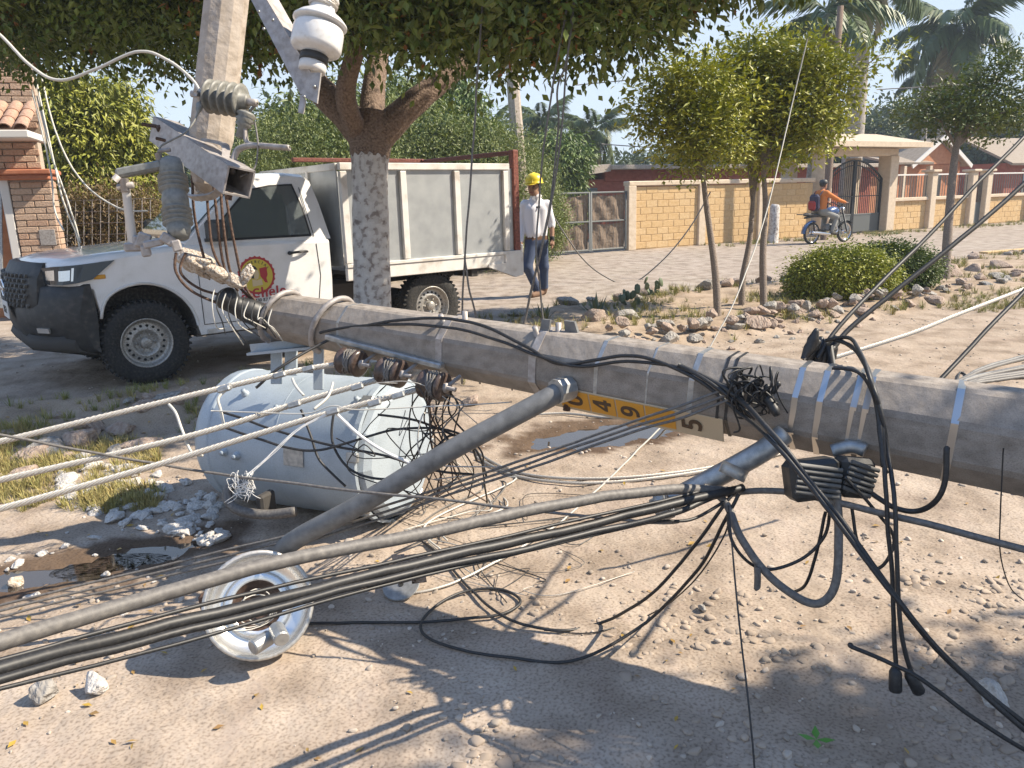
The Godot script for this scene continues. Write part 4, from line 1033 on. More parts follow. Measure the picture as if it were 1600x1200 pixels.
	cable([[1276, 560, 2.5], [1320, 500, 2.55], [1450, 368, 2.75], [1640, 170, 3.0]], 0.0075, M.black_cable, ul, "overhead_cable", "cables rising from the pole grip")
	cable([[1300, 545, 2.5], [1340, 500, 2.53], [1480, 392, 2.6], [1640, 250, 2.7]], 0.0085, M.black_cable, ul, "overhead_cable", "cables rising from the pole grip")
	cable([[1440, 625, 2.4], [1462, 600, 2.45], [1530, 530, 2.55], [1640, 412, 2.7]], 0.0075, M.black_cable, "black overhead cable rising from behind the bare pole", "overhead_cable")
	twisted([[1300, 560, 3.0], [1420, 522, 3.1], [1500, 490, 3.2], [1640, 436, 3.4]], 0.0085, "pale stranded guy wire rising behind the pole", "")
	cable([[1150, 770, 2.3], [1230, 768, 2.2], [1310, 785, 2.12], [1450, 820, 2.02], [1650, 872, 1.9]], 0.0095, M.grey_cable, "grey cable running from the junction boxes across the road", "grey_cable")
	# drooping hoses under the boxes
	cable([[1100, 762, 2.3], [1132, 785, 2.26], [1160, 845, 2.2], [1205, 902, 2.16], [1262, 941, 2.12], [1296, 930, 2.1], [1309, 880, 2.1], [1309, 780, 2.12], [1300, 760, 2.12]], 0.0118, M.grey_cable, "thick grey hose hanging in a deep loop under the junction boxes", "hose", "", "hose", 10)
	cable([[1184, 885, 2.16], [1185, 900, 2.16], [1184, 920, 2.17]], 0.0095, M.grey_cable, "cut stub of grey hose hanging off the deep loop", "hose_stub", "", "hose")
	cable([[1480, 700, 1.98], [1479, 748, 1.98], [1466, 780, 2.0], [1435, 798, 2.05], [1395, 792, 2.08], [1350, 762, 2.12]], 0.0075, M.black_cable, "short hose curving from the pole strap to the junction box", "hose", "", "hose")
	var lb := "loose black loops below the junction boxes"
	for v in [[[1138, 800, 2.2], [1142, 840, 2.2], [1165, 875, 2.2], [1200, 890, 2.2], [1250, 875, 2.18], [1288, 838, 2.16], [1298, 790, 2.14]], [[1330, 790, 2.12], [1340, 850, 2.12], [1365, 888, 2.12], [1388, 870, 2.1], [1394, 835, 2.1], [1360, 790, 2.1], [1320, 745, 2.1]], [[1290, 800, 2.14], [1270, 880, 2.2], [1256, 915, 2.25], [1240, 925, 2.3]]]:
		cable(v, 0.0048, M.black_cable, "thin black cable drooping in a loop below the junction boxes", "cable_loop", lb)
	var gl := "black cables looping down onto the road"
	cable([[1150, 770, 2.26], [1125, 800, 2.26], [1080, 860, 2.35], [1010, 935, 2.55], [940, 972], [870, 986], [790, 965], [735, 920], [690, 870], [660, 845], [640, 830, 3.2]], 0.0056, M.black_cable, "black cable falling to the road and back towards the transformer", "cable_loop", gl)
	cable([[1155, 772, 2.24], [1135, 812, 2.26], [1090, 890, 2.4], [1010, 972, 2.6], [900, 1031], [800, 1028], [700, 1010], [658, 985], [672, 955], [725, 925], [780, 921], [813, 938], [790, 957], [735, 966], [650, 972], [560, 972], [440, 975]], 0.0056, M.black_cable, "black cable with a full loop lying on the road", "cable_loop", gl)
	cable([[1140, 800, 2.26], [1130, 840, 2.28], [1080, 912, 2.45], [1020, 958], [930, 988], [850, 985]], 0.0026, M.black_cable, "very thin black wire sagging to the road", "thin_wire", "", "wire")
	cable([[1138, 790, 2.2], [1148, 900, 2.1], [1163, 1040, 2.0], [1172, 1120, 1.95], [1180, 1215, 1.92]], 0.0026, M.black_cable, "thin dark wire hanging straight down to the shaded road", "thin_wire", "", "wire")
	cable([[1568, 700, 1.9], [1563, 800, 1.95], [1564, 870, 2.1], [1580, 920, 2.3], [1610, 945, 2.3]], 0.0018, M.black_cable, "hair thin wire hanging from the thick pole end", "thin_wire", "", "wire")
	# wires on and round the transformer
	var tw := "black wires lying over the transformer"
	for v in [[[345, 643, 3.0], [380, 655, 2.98], [430, 672, 2.96], [520, 696, 2.92], [600, 712, 2.9], [680, 735, 2.9], [740, 742, 2.95]], [[351, 668, 2.95], [403, 685, 2.93], [449, 699, 2.92], [497, 704, 2.9], [550, 691, 2.9], [617, 672, 2.92], [683, 669, 2.95], [728, 684, 3.0], [745, 720, 3.1]], [[523, 640, 2.95], [520, 690, 2.93], [545, 732, 2.92], [590, 748, 2.92], [640, 745, 2.94]], [[470, 640, 3.0], [485, 680, 2.98], [500, 720, 2.97], [540, 760, 2.96]], [[590, 648, 3.0], [640, 655, 3.0], [690, 672, 3.0], [740, 700, 3.05], [760, 745, 3.1]], [[650, 728, 2.9], [680, 700, 2.95], [705, 680, 3.0], [740, 690, 3.05]]]:
		cable(v, 0.005, M.black_cable, "thin black wire curling over the grey transformer", "transformer_lead", tw, "wire")
	cable([[526, 647, 2.8], [560, 678, 2.8], [600, 705, 2.82], [632, 720, 2.84], [642, 726, 2.84]], 0.0062, M.white_cloth, "white plastic strap slanting across the transformer", "plastic_strap", "", "strap")
	cable([[330, 642, 2.9], [400, 644, 2.88], [480, 646, 2.86], [520, 634, 2.85], [560, 640, 2.84], [700, 634, 2.85], [800, 628, 2.9]], 0.0025, M.pale_wire, "thin pale wire strung level over the transformer", "thin_wire", "", "wire")
	var fl := mb(true)
	for i in 44:
		var x := rf(362, 398); var y := rf(738, 765)
		hose(fl, [[x, y, 2.74], [x + rf(-12, 12), y + rf(-8, 14), 2.73], [x + rf(-14, 10), y + rf(2, 26), 2.73]], 0.0011, 4, 4)
	for i in 6: hose(fl, [[388 + rf(-4, 4), 742, 2.74], [430, 705 + rf(-4, 4), 2.76], [470 + rf(-3, 3), 668, 2.78], [520, 644 + rf(-3, 3), 2.79]], 0.0013, 5, 4)
	tag(part(fl, "frayed_twine", M.white_cloth), "frayed white twine hanging from the aluminium cable", "twine")
	for i in 13:
		var x := rf(645, 725)
		var x2 := x + rf(-80, 60)
		cable([[x, 612 + rf(-5, 12), 2.9], [x + rf(-16, 16), 648 + rf(-10, 10), 2.9 + rf(-0.05, 0.1)], [lerpf(x, x2, 0.5) + rf(-24, 24), 695 + rf(-12, 12), 3.0], [x2, 745 + rf(-15, 15), 3.05 + rf(0, 0.15)], [x2 + rf(-30, 40), 775 + rf(-10, 15), 3.2]], rf(0.0022, 0.0042), M.black_cable if i % 3 else M.rust, "thin dark wire in the tangle under the insulator rack", "tangled_wire", "tangle of wires under the insulator rack", "wire")
	for i in 8:
		var x := rf(500, 700); var y := rf(590, 690)
		cable([[x, y, 2.9 + rf(-0.05, 0.05)], [x + rf(-50, 60), y + rf(-25, 40), 2.86], [x + rf(-60, 110), y + rf(0, 70), 2.86], [x + rf(-40, 150), y + rf(20, 110), 2.9], [x + rf(-20, 190), y + rf(60, 130), 3.0]], rf(0.0016, 0.0034), [M.black_cable, M.grey_cable, M.black_cable, M.alu_wire][i % 4], "thin loose wire straying over transformer and lamp arm", "stray_wire", "stray wires over transformer and lamp arm", "wire", 5)
	for i in 14:
		var x := rf(640, 900); var y := rf(760, 930)
		cable([[x, y], [x + rf(-60, 60), y + rf(-20, 25)], [x + rf(-110, 110), y + rf(-35, 40)], [x + rf(-160, 160), y + rf(-50, 40)]], rf(0.0015, 0.003), [M.grey_cable, M.black_cable, M.alu_wire][i % 3], "thin snipped wire end lying on the dusty road", "wire_end", "wire ends lying on the road", "wire", 5)
	for i in 7:
		cable([[690 + rf(-20, 20), 700 + rf(-20, 20), 3.1], [720 + rf(-20, 30), 740 + rf(-15, 15)], [780 + rf(-30, 30), 770 + rf(-25, 25)], [700 + rf(-40, 40), 800 + rf(-20, 30)], [640 + rf(-30, 60), 850 + rf(-30, 30)]], rf(0.0025, 0.0045), M.grey_cable if i % 2 else M.pale_wire, "loose wire snaking over the road beside the lamp arm", "ground_wire", "loose wires on the road beside the lamp arm", "wire")
	twisted([[735, 700], [790, 732], [860, 746], [960, 747], [1060, 738], [1150, 722], [1230, 700]], 0.0085, "pale stranded guy wire lying curved on the road", "guy wires on the road")
	twisted([[745, 715], [800, 742], [880, 754], [960, 753], [1060, 742], [1150, 726], [1230, 706]], 0.0085, "pale stranded guy wire lying curved on the road", "guy wires on the road")
	twisted([[800, 650], [880, 646], [945, 652], [1000, 648], [1060, 640], [1110, 630]], 0.009, "pale stranded guy wire with a clamp by the puddle", "")
	cable([[1040, 660], [1000, 700], [958, 742], [880, 812], [800, 864], [720, 905], [650, 925], [600, 922]], 0.006, M.alu_wire, "pale hose lying diagonally across the sunlit road", "pale_hose", "", "hose")
	# hanging wires in front of the walking man
	var hw := "wires hanging down in front of the man with the hard hat"
	for v in [[[760, -60, 5.0], [752, 30, 5.0], [741, 200, 5.1], [731, 340, 5.2], [724, 430, 5.3], [722, 500, 5.4], [722, 600, 5.5]], [[726, 400, 5.26], [733, 450, 5.3], [744, 500, 5.4], [750, 600, 5.5]], [[892, -60, 5.0], [886, 10, 5.0], [864, 130, 5.1], [849, 240, 5.2], [841, 330, 5.3], [838, 400, 5.3], [846, 470, 5.4], [856, 600, 5.5]], [[896, -60, 5.0], [893, 20, 5.0], [884, 120, 5.1], [872, 250, 5.2], [852, 360, 5.3], [834, 440, 5.4], [818, 510, 5.5], [800, 610, 5.6]], [[900, -60, 5.0], [896, 20, 5.0], [884, 100, 5.05], [871, 140, 5.1], [872, 200, 5.2], [862, 300, 5.25], [845, 390, 5.3], [826, 470, 5.4], [812, 540, 5.5]]]:
		cable(v, 0.0075, M.grey_cable, "grey service wire hanging from above behind the fallen pole", "hanging_wire", hw, "wire", 6)
	cable([[1262, 60, 8.0], [1236, 170, 8.0], [1195, 340, 7.6], [1150, 465, 7.2], [1108, 545, 7.0], [1080, 600, 6.9]], 0.0065, M.pale_wire, "pale guy wire slanting down past the young trees", "guy_wire", "", "wire")
	cable([[1110, 300, 14.0], [1075, 360, 14.0], [1030, 412, 14.0], [985, 443, 14.0], [945, 432, 13.8], [905, 398, 13.6], [860, 330, 13.4]], 0.012, M.grey_cable, "thin wire sagging over the far gravel street", "sagging_wire", "", "wire")
	cable([[-40, 30, 3.1], [0, 55, 3.1], [45, 100, 3.1], [90, 125, 3.1], [150, 106, 3.1], [220, 80, 3.1], [265, 95, 3.1], [300, 125, 3.1], [314, 148, 3.1]], 0.0062, M.pale_wire, "white wire arching to the ribbed arrester on the broken pole", "jumper_wire", "", "wire")
	for v in [[[40, 60, 9.6], [62, 150, 9.5], [95, 300, 9.4], [120, 368, 9.4], [130, 420, 9.4]], [[58, 150, 9.6], [80, 240, 9.5], [108, 320, 9.4], [126, 380, 9.4]], [[60, 100, 9.6], [90, 215, 9.5], [130, 285, 9.4], [185, 325, 9.3], [230, 330, 9.2]], [[50, 140, 9.6], [78, 260, 9.5], [86, 330, 9.5], [100, 360, 9.4]]]:
		cable(v, 0.011, M.pale_wire, "slack pale wire hanging beside the brick gatehouse", "slack_wire", "slack wires beside the brick gatehouse", "wire", 5)
	for v in [[900, 133, 1130, 106], [1000, 120, 1300, 84], [940, 225, 1100, 232], [1370, 140, 1640, 120]]:
		cable([[v[0], v[1], 30.0], [(v[0] + v[2]) * 0.5, (v[1] + v[3]) * 0.5 + 2, 30.0], [v[2], v[3], 30.0]], 0.02, M.grey_cable, "distant overhead line against the pale sky", "overhead_line", "distant overhead lines", "wire", 5)
	# heap of cables behind the pole
	for i in 9:
		var y := rf(-12, 14)
		cable([[1440 + rf(0, 30), 618 + y * 0.3], [1500 + rf(-10, 10), 598 + y * 0.6], [1550, 582 + y], [1660, 560 + y * 1.7]], rf(0.012, 0.023), M.dull_zinc if i % 3 == 0 else M.grey_cable, "grey cable in the heap beyond the thick pole end", "heap_cable", "cables heaped beyond the pole")
	var tie := mb(true); hose(tie, [[1492, 608], [1500, 582], [1514, 594], [1500, 612]], 0.009, 5, 6); tag(part(tie, "cable_tie", M.black_cable), "black tie round the heaped cables", "cable tie")

# ---------- pickup truck ----------
func shell(st: SurfaceTool, pts: PackedVector2Array, layers: Array, ymid: float, ymax: float, x0 := 0.1, x1 := 0.9):
	var rings := []
	for l in layers:
		var r := []
		for p in pts: r.append(Vector3(p.x - l[1] * smoothstep(x0, x1, p.x), p.y - l[2] * smoothstep(ymid, ymax, p.y), l[0]))
		rings.append(r)
	st.set_smooth_group(0)
	for i in rings.size() - 1:
		for k in pts.size():
			var j := (k + 1) % pts.size()
			quad(st, rings[i][k], rings[i][j], rings[i + 1][j], rings[i + 1][k])
	st.set_smooth_group(-1)
	var idx := Geometry2D.triangulate_polygon(pts)
	for r in [rings[0], rings[rings.size() - 1]]:
		for i in range(0, idx.size(), 3): tri(st, r[idx[i]], r[idx[i + 1]], r[idx[i + 2]])
func arc(cx: float, cy: float, r: float, a0: float, a1: float, n: int) -> PackedVector2Array:
	var p := PackedVector2Array()
	for i in n + 1:
		var a := deg_to_rad(lerpf(a0, a1, float(i) / n))
		p.append(Vector2(cx + r * cos(a), cy + r * sin(a)))
	return p
func make_wheel(parent: Node, pos: Vector3, side: float, called := "wheel"):
	var w := Node3D.new(); w.name = called; parent.add_child(w, true); w.position = pos
	var xf := Transform3D(Basis(Vector3.RIGHT, PI / 2 * side), Vector3.ZERO)   # +y of the lathe points outwards
	var ty := mb(true)
	lathe(ty, [Vector2(0.215, -0.10), Vector2(0.30, -0.112), Vector2(0.345, -0.10), Vector2(0.362, -0.075), Vector2(0.366, 0), Vector2(0.362, 0.075), Vector2(0.345, 0.10), Vector2(0.30, 0.112), Vector2(0.235, 0.106), Vector2(0.215, 0.095)], 40, xf)
	var tyre := part(ty, "tyre", M.tyre, w)
	var tr := mb()
	for k in 44:
		var a := TAU * k / 44
		for s in [-1.0, 1.0]:
			var p := xf * Vector3(0.363 * cos(a), 0.07 * s, 0.363 * sin(a))
			box(tr, p, Vector3(0.03, 0.055, 0.018), xf.basis * Basis(Vector3.UP, -a + 0.3 * s) * Basis(Vector3.BACK, 0))
	part(tr, "tread", M.tyre, tyre)
	var ri := mb(true)
	lathe(ri, [Vector2(0.222, 0.09), Vector2(0.216, 0.10), Vector2(0.206, 0.098), Vector2(0.198, 0.07), Vector2(0.19, 0.045), Vector2(0.17, 0.04), Vector2(0.125, 0.062), Vector2(0.112, 0.064), Vector2(0.10, 0.04), Vector2(0.075, 0.032), Vector2(0, 0.03)], 36, xf)
	var rim := part(ri, "rim", M.wheel_steel, w)
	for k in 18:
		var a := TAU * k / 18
		var h := mb(); lathe(h, [Vector2(0, 0.004), Vector2(0.0125, 0.004), Vector2(0.0125, -0.004)], 8, Transform3D(xf.basis, xf * Vector3(0.15 * cos(a), 0.0515, 0.15 * sin(a)))); part(h, "dark_vent_disc", M.dark_gap, rim)  # dark disc paints the shade of a rim hole; no opening is cut
	var hb := mb(true)
	lathe(hb, [Vector2(0.052, 0.03), Vector2(0.05, 0.07), Vector2(0.04, 0.078), Vector2(0, 0.08)], 16, xf)
	for k in 6:
		var a := TAU * k / 6
		lathe(hb, [Vector2(0.011, 0.03), Vector2(0.011, 0.052), Vector2(0, 0.054)], 6, Transform3D(xf.basis, xf.basis * Vector3(0.075 * cos(a), 0, 0.075 * sin(a))))
	part(hb, "hub", M.wheel_steel, rim)
	return w

func build_truck():
	rng.seed = 61
	var fw := on(235, 597); var rw := on(672, 527)
	var H := (fw - rw); H.y = 0
	var WB := H.length(); H = H.normalized()
	var R := H.cross(Vector3.UP)
	var o := thing("pickup_truck", "white single cab pickup truck with aluminium cargo box and dusty sides", "truck", fw + R * 0.80 + Vector3(0, 0.07, 0))
	o.basis = Basis(H, Vector3.UP, R)
	var bd := mb()
	var out := V2([0.72, 1.02, 0.55, 1.06, 0.28, 1.085, 0.0, 1.105, -0.45, 1.135, -1.2, 1.13, -1.80, 1.12, -1.80, 0.70, -1.78, 0.36, -1.76, 0.31, -0.46, 0.31])
	out.append_array(arc(0, 0.37, 0.44, 172, 28, 16))
	out.append_array(V2([0.46, 0.80, 0.74, 0.84]))
	shell(bd, out, [[-0.905, 0.30, 0.055], [-0.895, 0.27, 0.03], [-0.86, 0.21, 0.008], [-0.7, 0.11, 0.0], [-0.35, 0.025, -0.018], [0.0, 0.0, -0.022], [0.35, 0.025, -0.018], [0.7, 0.11, 0.0], [0.86, 0.21, 0.008], [0.895, 0.27, 0.03], [0.905, 0.30, 0.055]], 0.9, 1.05, 0.2, 0.85)
	var body := part(bd, "body", M.white_paint, o)
	# wheel housings (dark inner arches) and fender lips
	var wh := mb()
	for s in [-1.0, 1.0]:
		for x in [0.0]:
			var pr := arc(x, 0.37, 0.435, 180, 0, 14)
			for i in pr.size() - 1:
				quad(wh, Vector3(pr[i].x, pr[i].y, s * 0.90), Vector3(pr[i + 1].x, pr[i + 1].y, s * 0.90), Vector3(pr[i + 1].x, pr[i + 1].y, s * 0.5), Vector3(pr[i].x, pr[i].y, s * 0.5))
	box(wh, Vector3(0, 0.5, 0), Vector3(1.2, 0.5, 1.0)); box(wh, Vector3(-1.1, 0.33, 0), Vector3(1.3, 0.1, 1.6))
	part(wh, "wheel_housing", M.arch_liner, o)
	for s in [-1.0, 1.0]:
		var lip := mb(true)
		var pr := arc(0, 0.37, 0.447, 176, 24, 20); var pv := PackedVector3Array()
		for p in pr: pv.append(Vector3(p.x - 0.30 * smoothstep(0.2, 0.85, p.x), p.y, s * 0.905))
		tube(lip, pv, 0.014, 6)
		part(lip, "fender_lip", M.dusty_white, o)
	# greenhouse
	var gh := mb()
	var go := V2([-0.40, 1.10, -0.72, 1.40, -1.02, 1.655, -1.12, 1.70, -1.28, 1.73, -1.50, 1.745, -1.66, 1.735, -1.73, 1.69, -1.78, 1.45, -1.83, 1.10])
	var zs := func(y: float) -> float: return 0.885 - 0.175 * maxf(0.0, (y - 1.1) / 0.645)
	gh.set_smooth_group(0)
	for k in go.size() - 1:
		var p := go[k]; var q := go[k + 1]
		var zp: float = zs.call(p.y); var zq: float = zs.call(q.y)
		var f := [-1.0, -0.93, -0.6, 0.0, 0.6, 0.93, 1.0]
		var cr := [-0.035, -0.008, 0.012, 0.025, 0.012, -0.008, -0.035]
		for i in 6:
			var kp := smoothstep(1.3, 1.7, p.y); var kq := smoothstep(1.3, 1.7, q.y)
			quad(gh, Vector3(p.x, p.y + cr[i] * kp, f[i] * zp), Vector3(q.x, q.y + cr[i] * kq, f[i] * zq), Vector3(q.x, q.y + cr[i + 1] * kq, f[i + 1] * zq), Vector3(p.x, p.y + cr[i + 1] * kp, f[i + 1] * zp))
	gh.set_smooth_group(-1)
	var gi := Geometry2D.triangulate_polygon(go)
	for s in [-1.0, 1.0]:
		for i in range(0, gi.size(), 3):
			var t := []
			for e in 3:
				var p := go[gi[i + e]]
				t.append(Vector3(p.x, p.y - 0.035 * smoothstep(1.3, 1.7, p.y), s * zs.call(p.y)))
			tri(gh, t[0], t[1], t[2])
	var cabin := part(gh, "cabin", M.white_paint, o)
	var side_poly := func(poly: PackedVector2Array, out_: float, th: float, called: String, mt: Material, parent: Node):
		for s in [-1.0, 1.0]:
			var st := mb()
			var pv := []
			for p in poly: pv.append(Vector3(p.x, p.y, s * (0.885 - 0.175 * maxf(0.0, (p.y - 1.1) / 0.645) + out_)))
			slab(st, pv, th)
			part(st, called, mt, parent)
	# side windows in their seals
	side_poly.call(V2([-0.60, 1.135, -0.79, 1.33, -1.01, 1.535, -1.12, 1.595, -1.30, 1.625, -1.535, 1.635, -1.60, 1.40, -1.63, 1.135]), 0.004, 0.008, "window_seal", M.dark_gap, cabin)
	side_poly.call(V2([-0.63, 1.155, -0.81, 1.335, -1.03, 1.525, -1.13, 1.58, -1.31, 1.61, -1.52, 1.618, -1.58, 1.40, -1.61, 1.155]), 0.008, 0.006, "side_window", M.car_glass, cabin)
	var ws := mb()
	slab(ws, [Vector3(-0.44, 1.155, -0.78), Vector3(-0.44, 1.155, 0.78), Vector3(-0.99, 1.64, 0.66), Vector3(-0.99, 1.64, -0.66)], 0.02)
	part(ws, "windscreen", M.car_glass, cabin)
	# door: seams, handle, mirror
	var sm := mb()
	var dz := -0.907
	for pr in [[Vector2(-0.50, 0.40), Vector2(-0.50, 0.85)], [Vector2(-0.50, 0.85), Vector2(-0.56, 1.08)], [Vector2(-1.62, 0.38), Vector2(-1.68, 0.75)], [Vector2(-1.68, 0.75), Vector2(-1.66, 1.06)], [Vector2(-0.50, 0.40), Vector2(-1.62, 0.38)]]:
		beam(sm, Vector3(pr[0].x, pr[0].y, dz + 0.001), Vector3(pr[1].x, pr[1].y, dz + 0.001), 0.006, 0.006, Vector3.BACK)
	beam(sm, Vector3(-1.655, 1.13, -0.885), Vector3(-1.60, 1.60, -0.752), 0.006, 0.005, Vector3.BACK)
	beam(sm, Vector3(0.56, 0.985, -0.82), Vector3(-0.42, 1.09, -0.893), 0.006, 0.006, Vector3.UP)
	part(sm, "dark_seam_strip", M.dark_gap, body)  # raised dark strips paint the shade of the panel grooves
	var sk_ := mb(); box(sk_, Vector3(0.30, 0.90, -0.908), Vector3(0.09, 0.035, 0.012), Basis.IDENTITY, 0.004); part(sk_, "side_marker", M.plate_orange, body)
	var tr_ := mb(); beam(tr_, Vector3(-0.52, 0.335, -0.915), Vector3(-1.70, 0.335, -0.915), 0.02, 0.05, Vector3.UP, 0.006); part(tr_, "sill_trim", M.dusty_white, body)
	var dh := mb(true)
	tube(dh, spline([Vector3(-1.36, 0.985, -0.91), Vector3(-1.40, 0.99, -0.945), Vector3(-1.50, 0.995, -0.945), Vector3(-1.56, 0.99, -0.91)], 5), [0.012, 0.017, 0.019, 0.017, 0.012], 8)
	part(dh, "door_handle", M.black_plastic, body)
	var mi := mb()
	box(mi, Vector3(-0.66, 1.235, -1.04), Vector3(0.12, 0.19, 0.23), Basis(Vector3.UP, 0.25), 0.03); beam(mi, Vector3(-0.62, 1.15, -0.88), Vector3(-0.65, 1.16, -0.98), 0.05, 0.03)
	part(mi, "wing_mirror", M.black_plastic, o)
	var mi2 := mb(); box(mi2, Vector3(-0.66, 1.235, 1.04), Vector3(0.12, 0.19, 0.23), Basis(Vector3.UP, -0.25), 0.03); part(mi2, "wing_mirror", M.black_plastic, o)
	# bumper, grille, headlights
	var bp := mb()
	shell(bp, V2([0.88, 0.50, 0.89, 0.62, 0.855, 0.72, 0.83, 0.83, 0.74, 0.85, 0.47, 0.81, 0.39, 0.585, 0.42, 0.44, 0.48, 0.34, 0.62, 0.27, 0.82, 0.31]), [[-0.92, 0.40, 0.0], [-0.90, 0.33, 0.0], [-0.84, 0.25, 0.0], [-0.66, 0.13, 0.0], [-0.35, 0.03, 0.0], [0.35, 0.03, 0.0], [0.66, 0.13, 0.0], [0.84, 0.25, 0.0], [0.90, 0.33, 0.0], [0.92, 0.40, 0.0]], 5.0, 6.0, 0.30, 0.85)
	var bump := part(bp, "bumper", M.black_plastic, o)
	var lp := mb(true)
	shell(lp, V2([0.87, 0.30, 0.90, 0.36, 0.87, 0.43, 0.7, 0.40, 0.55, 0.30, 0.62, 0.25]), [[-0.88, 0.34, 0.0], [-0.80, 0.21, 0.0], [-0.5, 0.06, 0.0], [0.5, 0.06, 0.0], [0.8, 0.21, 0.0], [0.88, 0.34, 0.0]], 5.0, 6.0, 0.30, 0.85)
	part(lp, "lower_valance", M.chassis, bump)
	var fl := mb(); slab(fl, [Vector3(0.70, 0.46, -0.76), Vector3(0.765, 0.46, -0.64), Vector3(0.77, 0.50, -0.64), Vector3(0.705, 0.50, -0.76)], 0.02); part(fl, "fog_lamp", M.reflector, bump)
	var gr := mb()
	shell(gr, V2([0.86, 0.60, 0.90, 0.70, 0.87, 0.90, 0.80, 1.025, 0.68, 1.03, 0.68, 0.6]), [[-0.64, 0.155, 0.0], [-0.58, 0.115, 0.0], [-0.3, 0.03, 0.0], [0.0, 0.0, 0.0], [0.3, 0.03, 0.0], [0.58, 0.115, 0.0], [0.64, 0.155, 0.0]], 5.0, 6.0, 0.4, 0.85)
	var grille := part(gr, "grille", M.black_plastic, o)
	var ht := mb()
	for i in 7:
		for j in 14:
			var y := 0.66 + 0.042 * i; var z := -0.52 + 0.08 * j + (0.04 if i % 2 else 0.0)
			if absf(z) < 0.12 and i > 1 and i < 6: continue
			var x := 0.902 - 0.17 * absf(y - 0.72) - 0.34 * z * z
			beam(ht, Vector3(x, y, z), Vector3(x - 0.004, y + 0.03, z + 0.035), 0.008, 0.02, Vector3.RIGHT); beam(ht, Vector3(x, y, z), Vector3(x - 0.004, y + 0.03, z - 0.035), 0.008, 0.02, Vector3.RIGHT)
	part(ht, "grille_lattice", M.dull_zinc, grille)
	var em := mb(true)
	var rp := PackedVector3Array()
	for i in 25: rp.append(Vector3(0.89, 0.80 + 0.072 * sin(TAU * i / 24), 0.072 * cos(TAU * i / 24)))
	tube(em, rp, 0.011, 8)
	part(em, "emblem_ring", M.chrome, grille)
	var eb := mb(); box(eb, Vector3(0.902, 0.80, 0), Vector3(0.012, 0.028, 0.19), Basis.IDENTITY, 0.003); part(eb, "emblem_bar", M.chrome, grille)
	for s in [-1.0, 1.0]:
		var lo := [Vector3(0.665, 0.855, 0.60), Vector3(0.615, 0.85, 0.76), Vector3(0.565, 0.852, 0.868), Vector3(0.475, 0.862, 0.92), Vector3(0.36, 0.885, 0.921)]
		var hi := [Vector3(0.66, 0.985, 0.64), Vector3(0.605, 1.0, 0.78), Vector3(0.545, 1.004, 0.868), Vector3(0.44, 1.01, 0.913), Vector3(0.17, 1.03, 0.913)]
		var strip_ := func(t0: float, t1: float, v0: float, v1: float, out_: float, mt: Material, called: String, parent: Node) -> MeshInstance3D:
			var st := mb()
			var n := 14
			var g := func(t: float, v: float, d: float) -> Vector3:
				var f := clampf(t, 0.0, 1.0) * 3.999; var i := int(f)
				var p: Vector3 = lo[i].lerp(lo[i + 1], f - i).lerp(hi[i].lerp(hi[i + 1], f - i), v)
				var nn := Vector3(1.0 - t, 0.05, 0.15 + t).normalized()
				p += nn * (out_ + d)
				return Vector3(p.x, p.y, p.z * s)
			for i in n:
				var a := lerpf(t0, t1, float(i) / n); var b := lerpf(t0, t1, float(i + 1) / n)
				quad(st, g.call(a, v0, 0.0), g.call(b, v0, 0.0), g.call(b, v1, 0.0), g.call(a, v1, 0.0))
				quad(st, g.call(a, v0, 0.0), g.call(b, v0, 0.0), g.call(b, v0, -0.03), g.call(a, v0, -0.03)); quad(st, g.call(a, v1, 0.0), g.call(b, v1, 0.0), g.call(b, v1, -0.03), g.call(a, v1, -0.03))
			for e in [t0, t1]: quad(st, g.call(e, v0, 0.0), g.call(e, v1, 0.0), g.call(e, v1, -0.03), g.call(e, v0, -0.03))
			return part(st, called, mt, parent)
		var head: MeshInstance3D = strip_.call(0.0, 1.0, 0.0, 1.0, 0.012, M.headlamp_lens, "headlight", o)
		strip_.call(0.10, 0.30, 0.25, 0.8, 0.014, M.reflector, "lamp_reflector", head)
		strip_.call(0.40, 0.62, 0.2, 0.75, 0.014, M.chrome, "lamp_reflector", head)
		strip_.call(0.64, 0.68, 0.15, 0.85, 0.014, M.reflector, "lamp_divider", head)
	var pl := mb(); box(pl, Vector3(0.90, 0.62, -0.02), Vector3(0.008, 0.15, 0.31), Basis.IDENTITY, 0.002); var plate := part(pl, "licence_plate", M.white_frame, bump)
	letters("SR-2", 0.09, 0.002, M.logo_black, plate, Transform3D(Basis(Vector3(0, 0, -1), Vector3.UP, Vector3.RIGHT), Vector3(0.906, 0.62, -0.02)))
	# wheels
	for x in [0.0, -WB]:
		for s in [-1.0, 1.0]: make_wheel(o, Vector3(x, 0.296, s * 0.795), s)
	# chassis
	var ch := mb()
	for s in [-1.0, 1.0]: beam(ch, Vector3(-1.6, 0.62, s * 0.42), Vector3(-WB - 1.15, 0.66, s * 0.42), 0.09, 0.15)
	bar(ch, Vector3(-WB, 0.296, -0.7), Vector3(-WB, 0.296, 0.7), 0.055, 10); box(ch, Vector3(-WB, 0.30, 0), Vector3(0.28, 0.26, 0.3), Basis.IDENTITY, 0.06)
	box(ch, Vector3(-2.15, 0.53, 0.0), Vector3(0.55, 0.25, 1.3), Basis.IDENTITY, 0.04)
	beam(ch, Vector3(-WB - 0.6, 0.58, -0.42), Vector3(-WB - 0.35, 0.42, -0.42), 0.05, 0.03)
	box(ch, Vector3(-WB - 0.55, 0.66, -0.78), Vector3(0.08, 0.16, 0.35)); box(ch, Vector3(-WB + 0.62, 0.64, -0.8), Vector3(0.06, 0.2, 0.25))
	part(ch, "chassis", M.chassis, o)
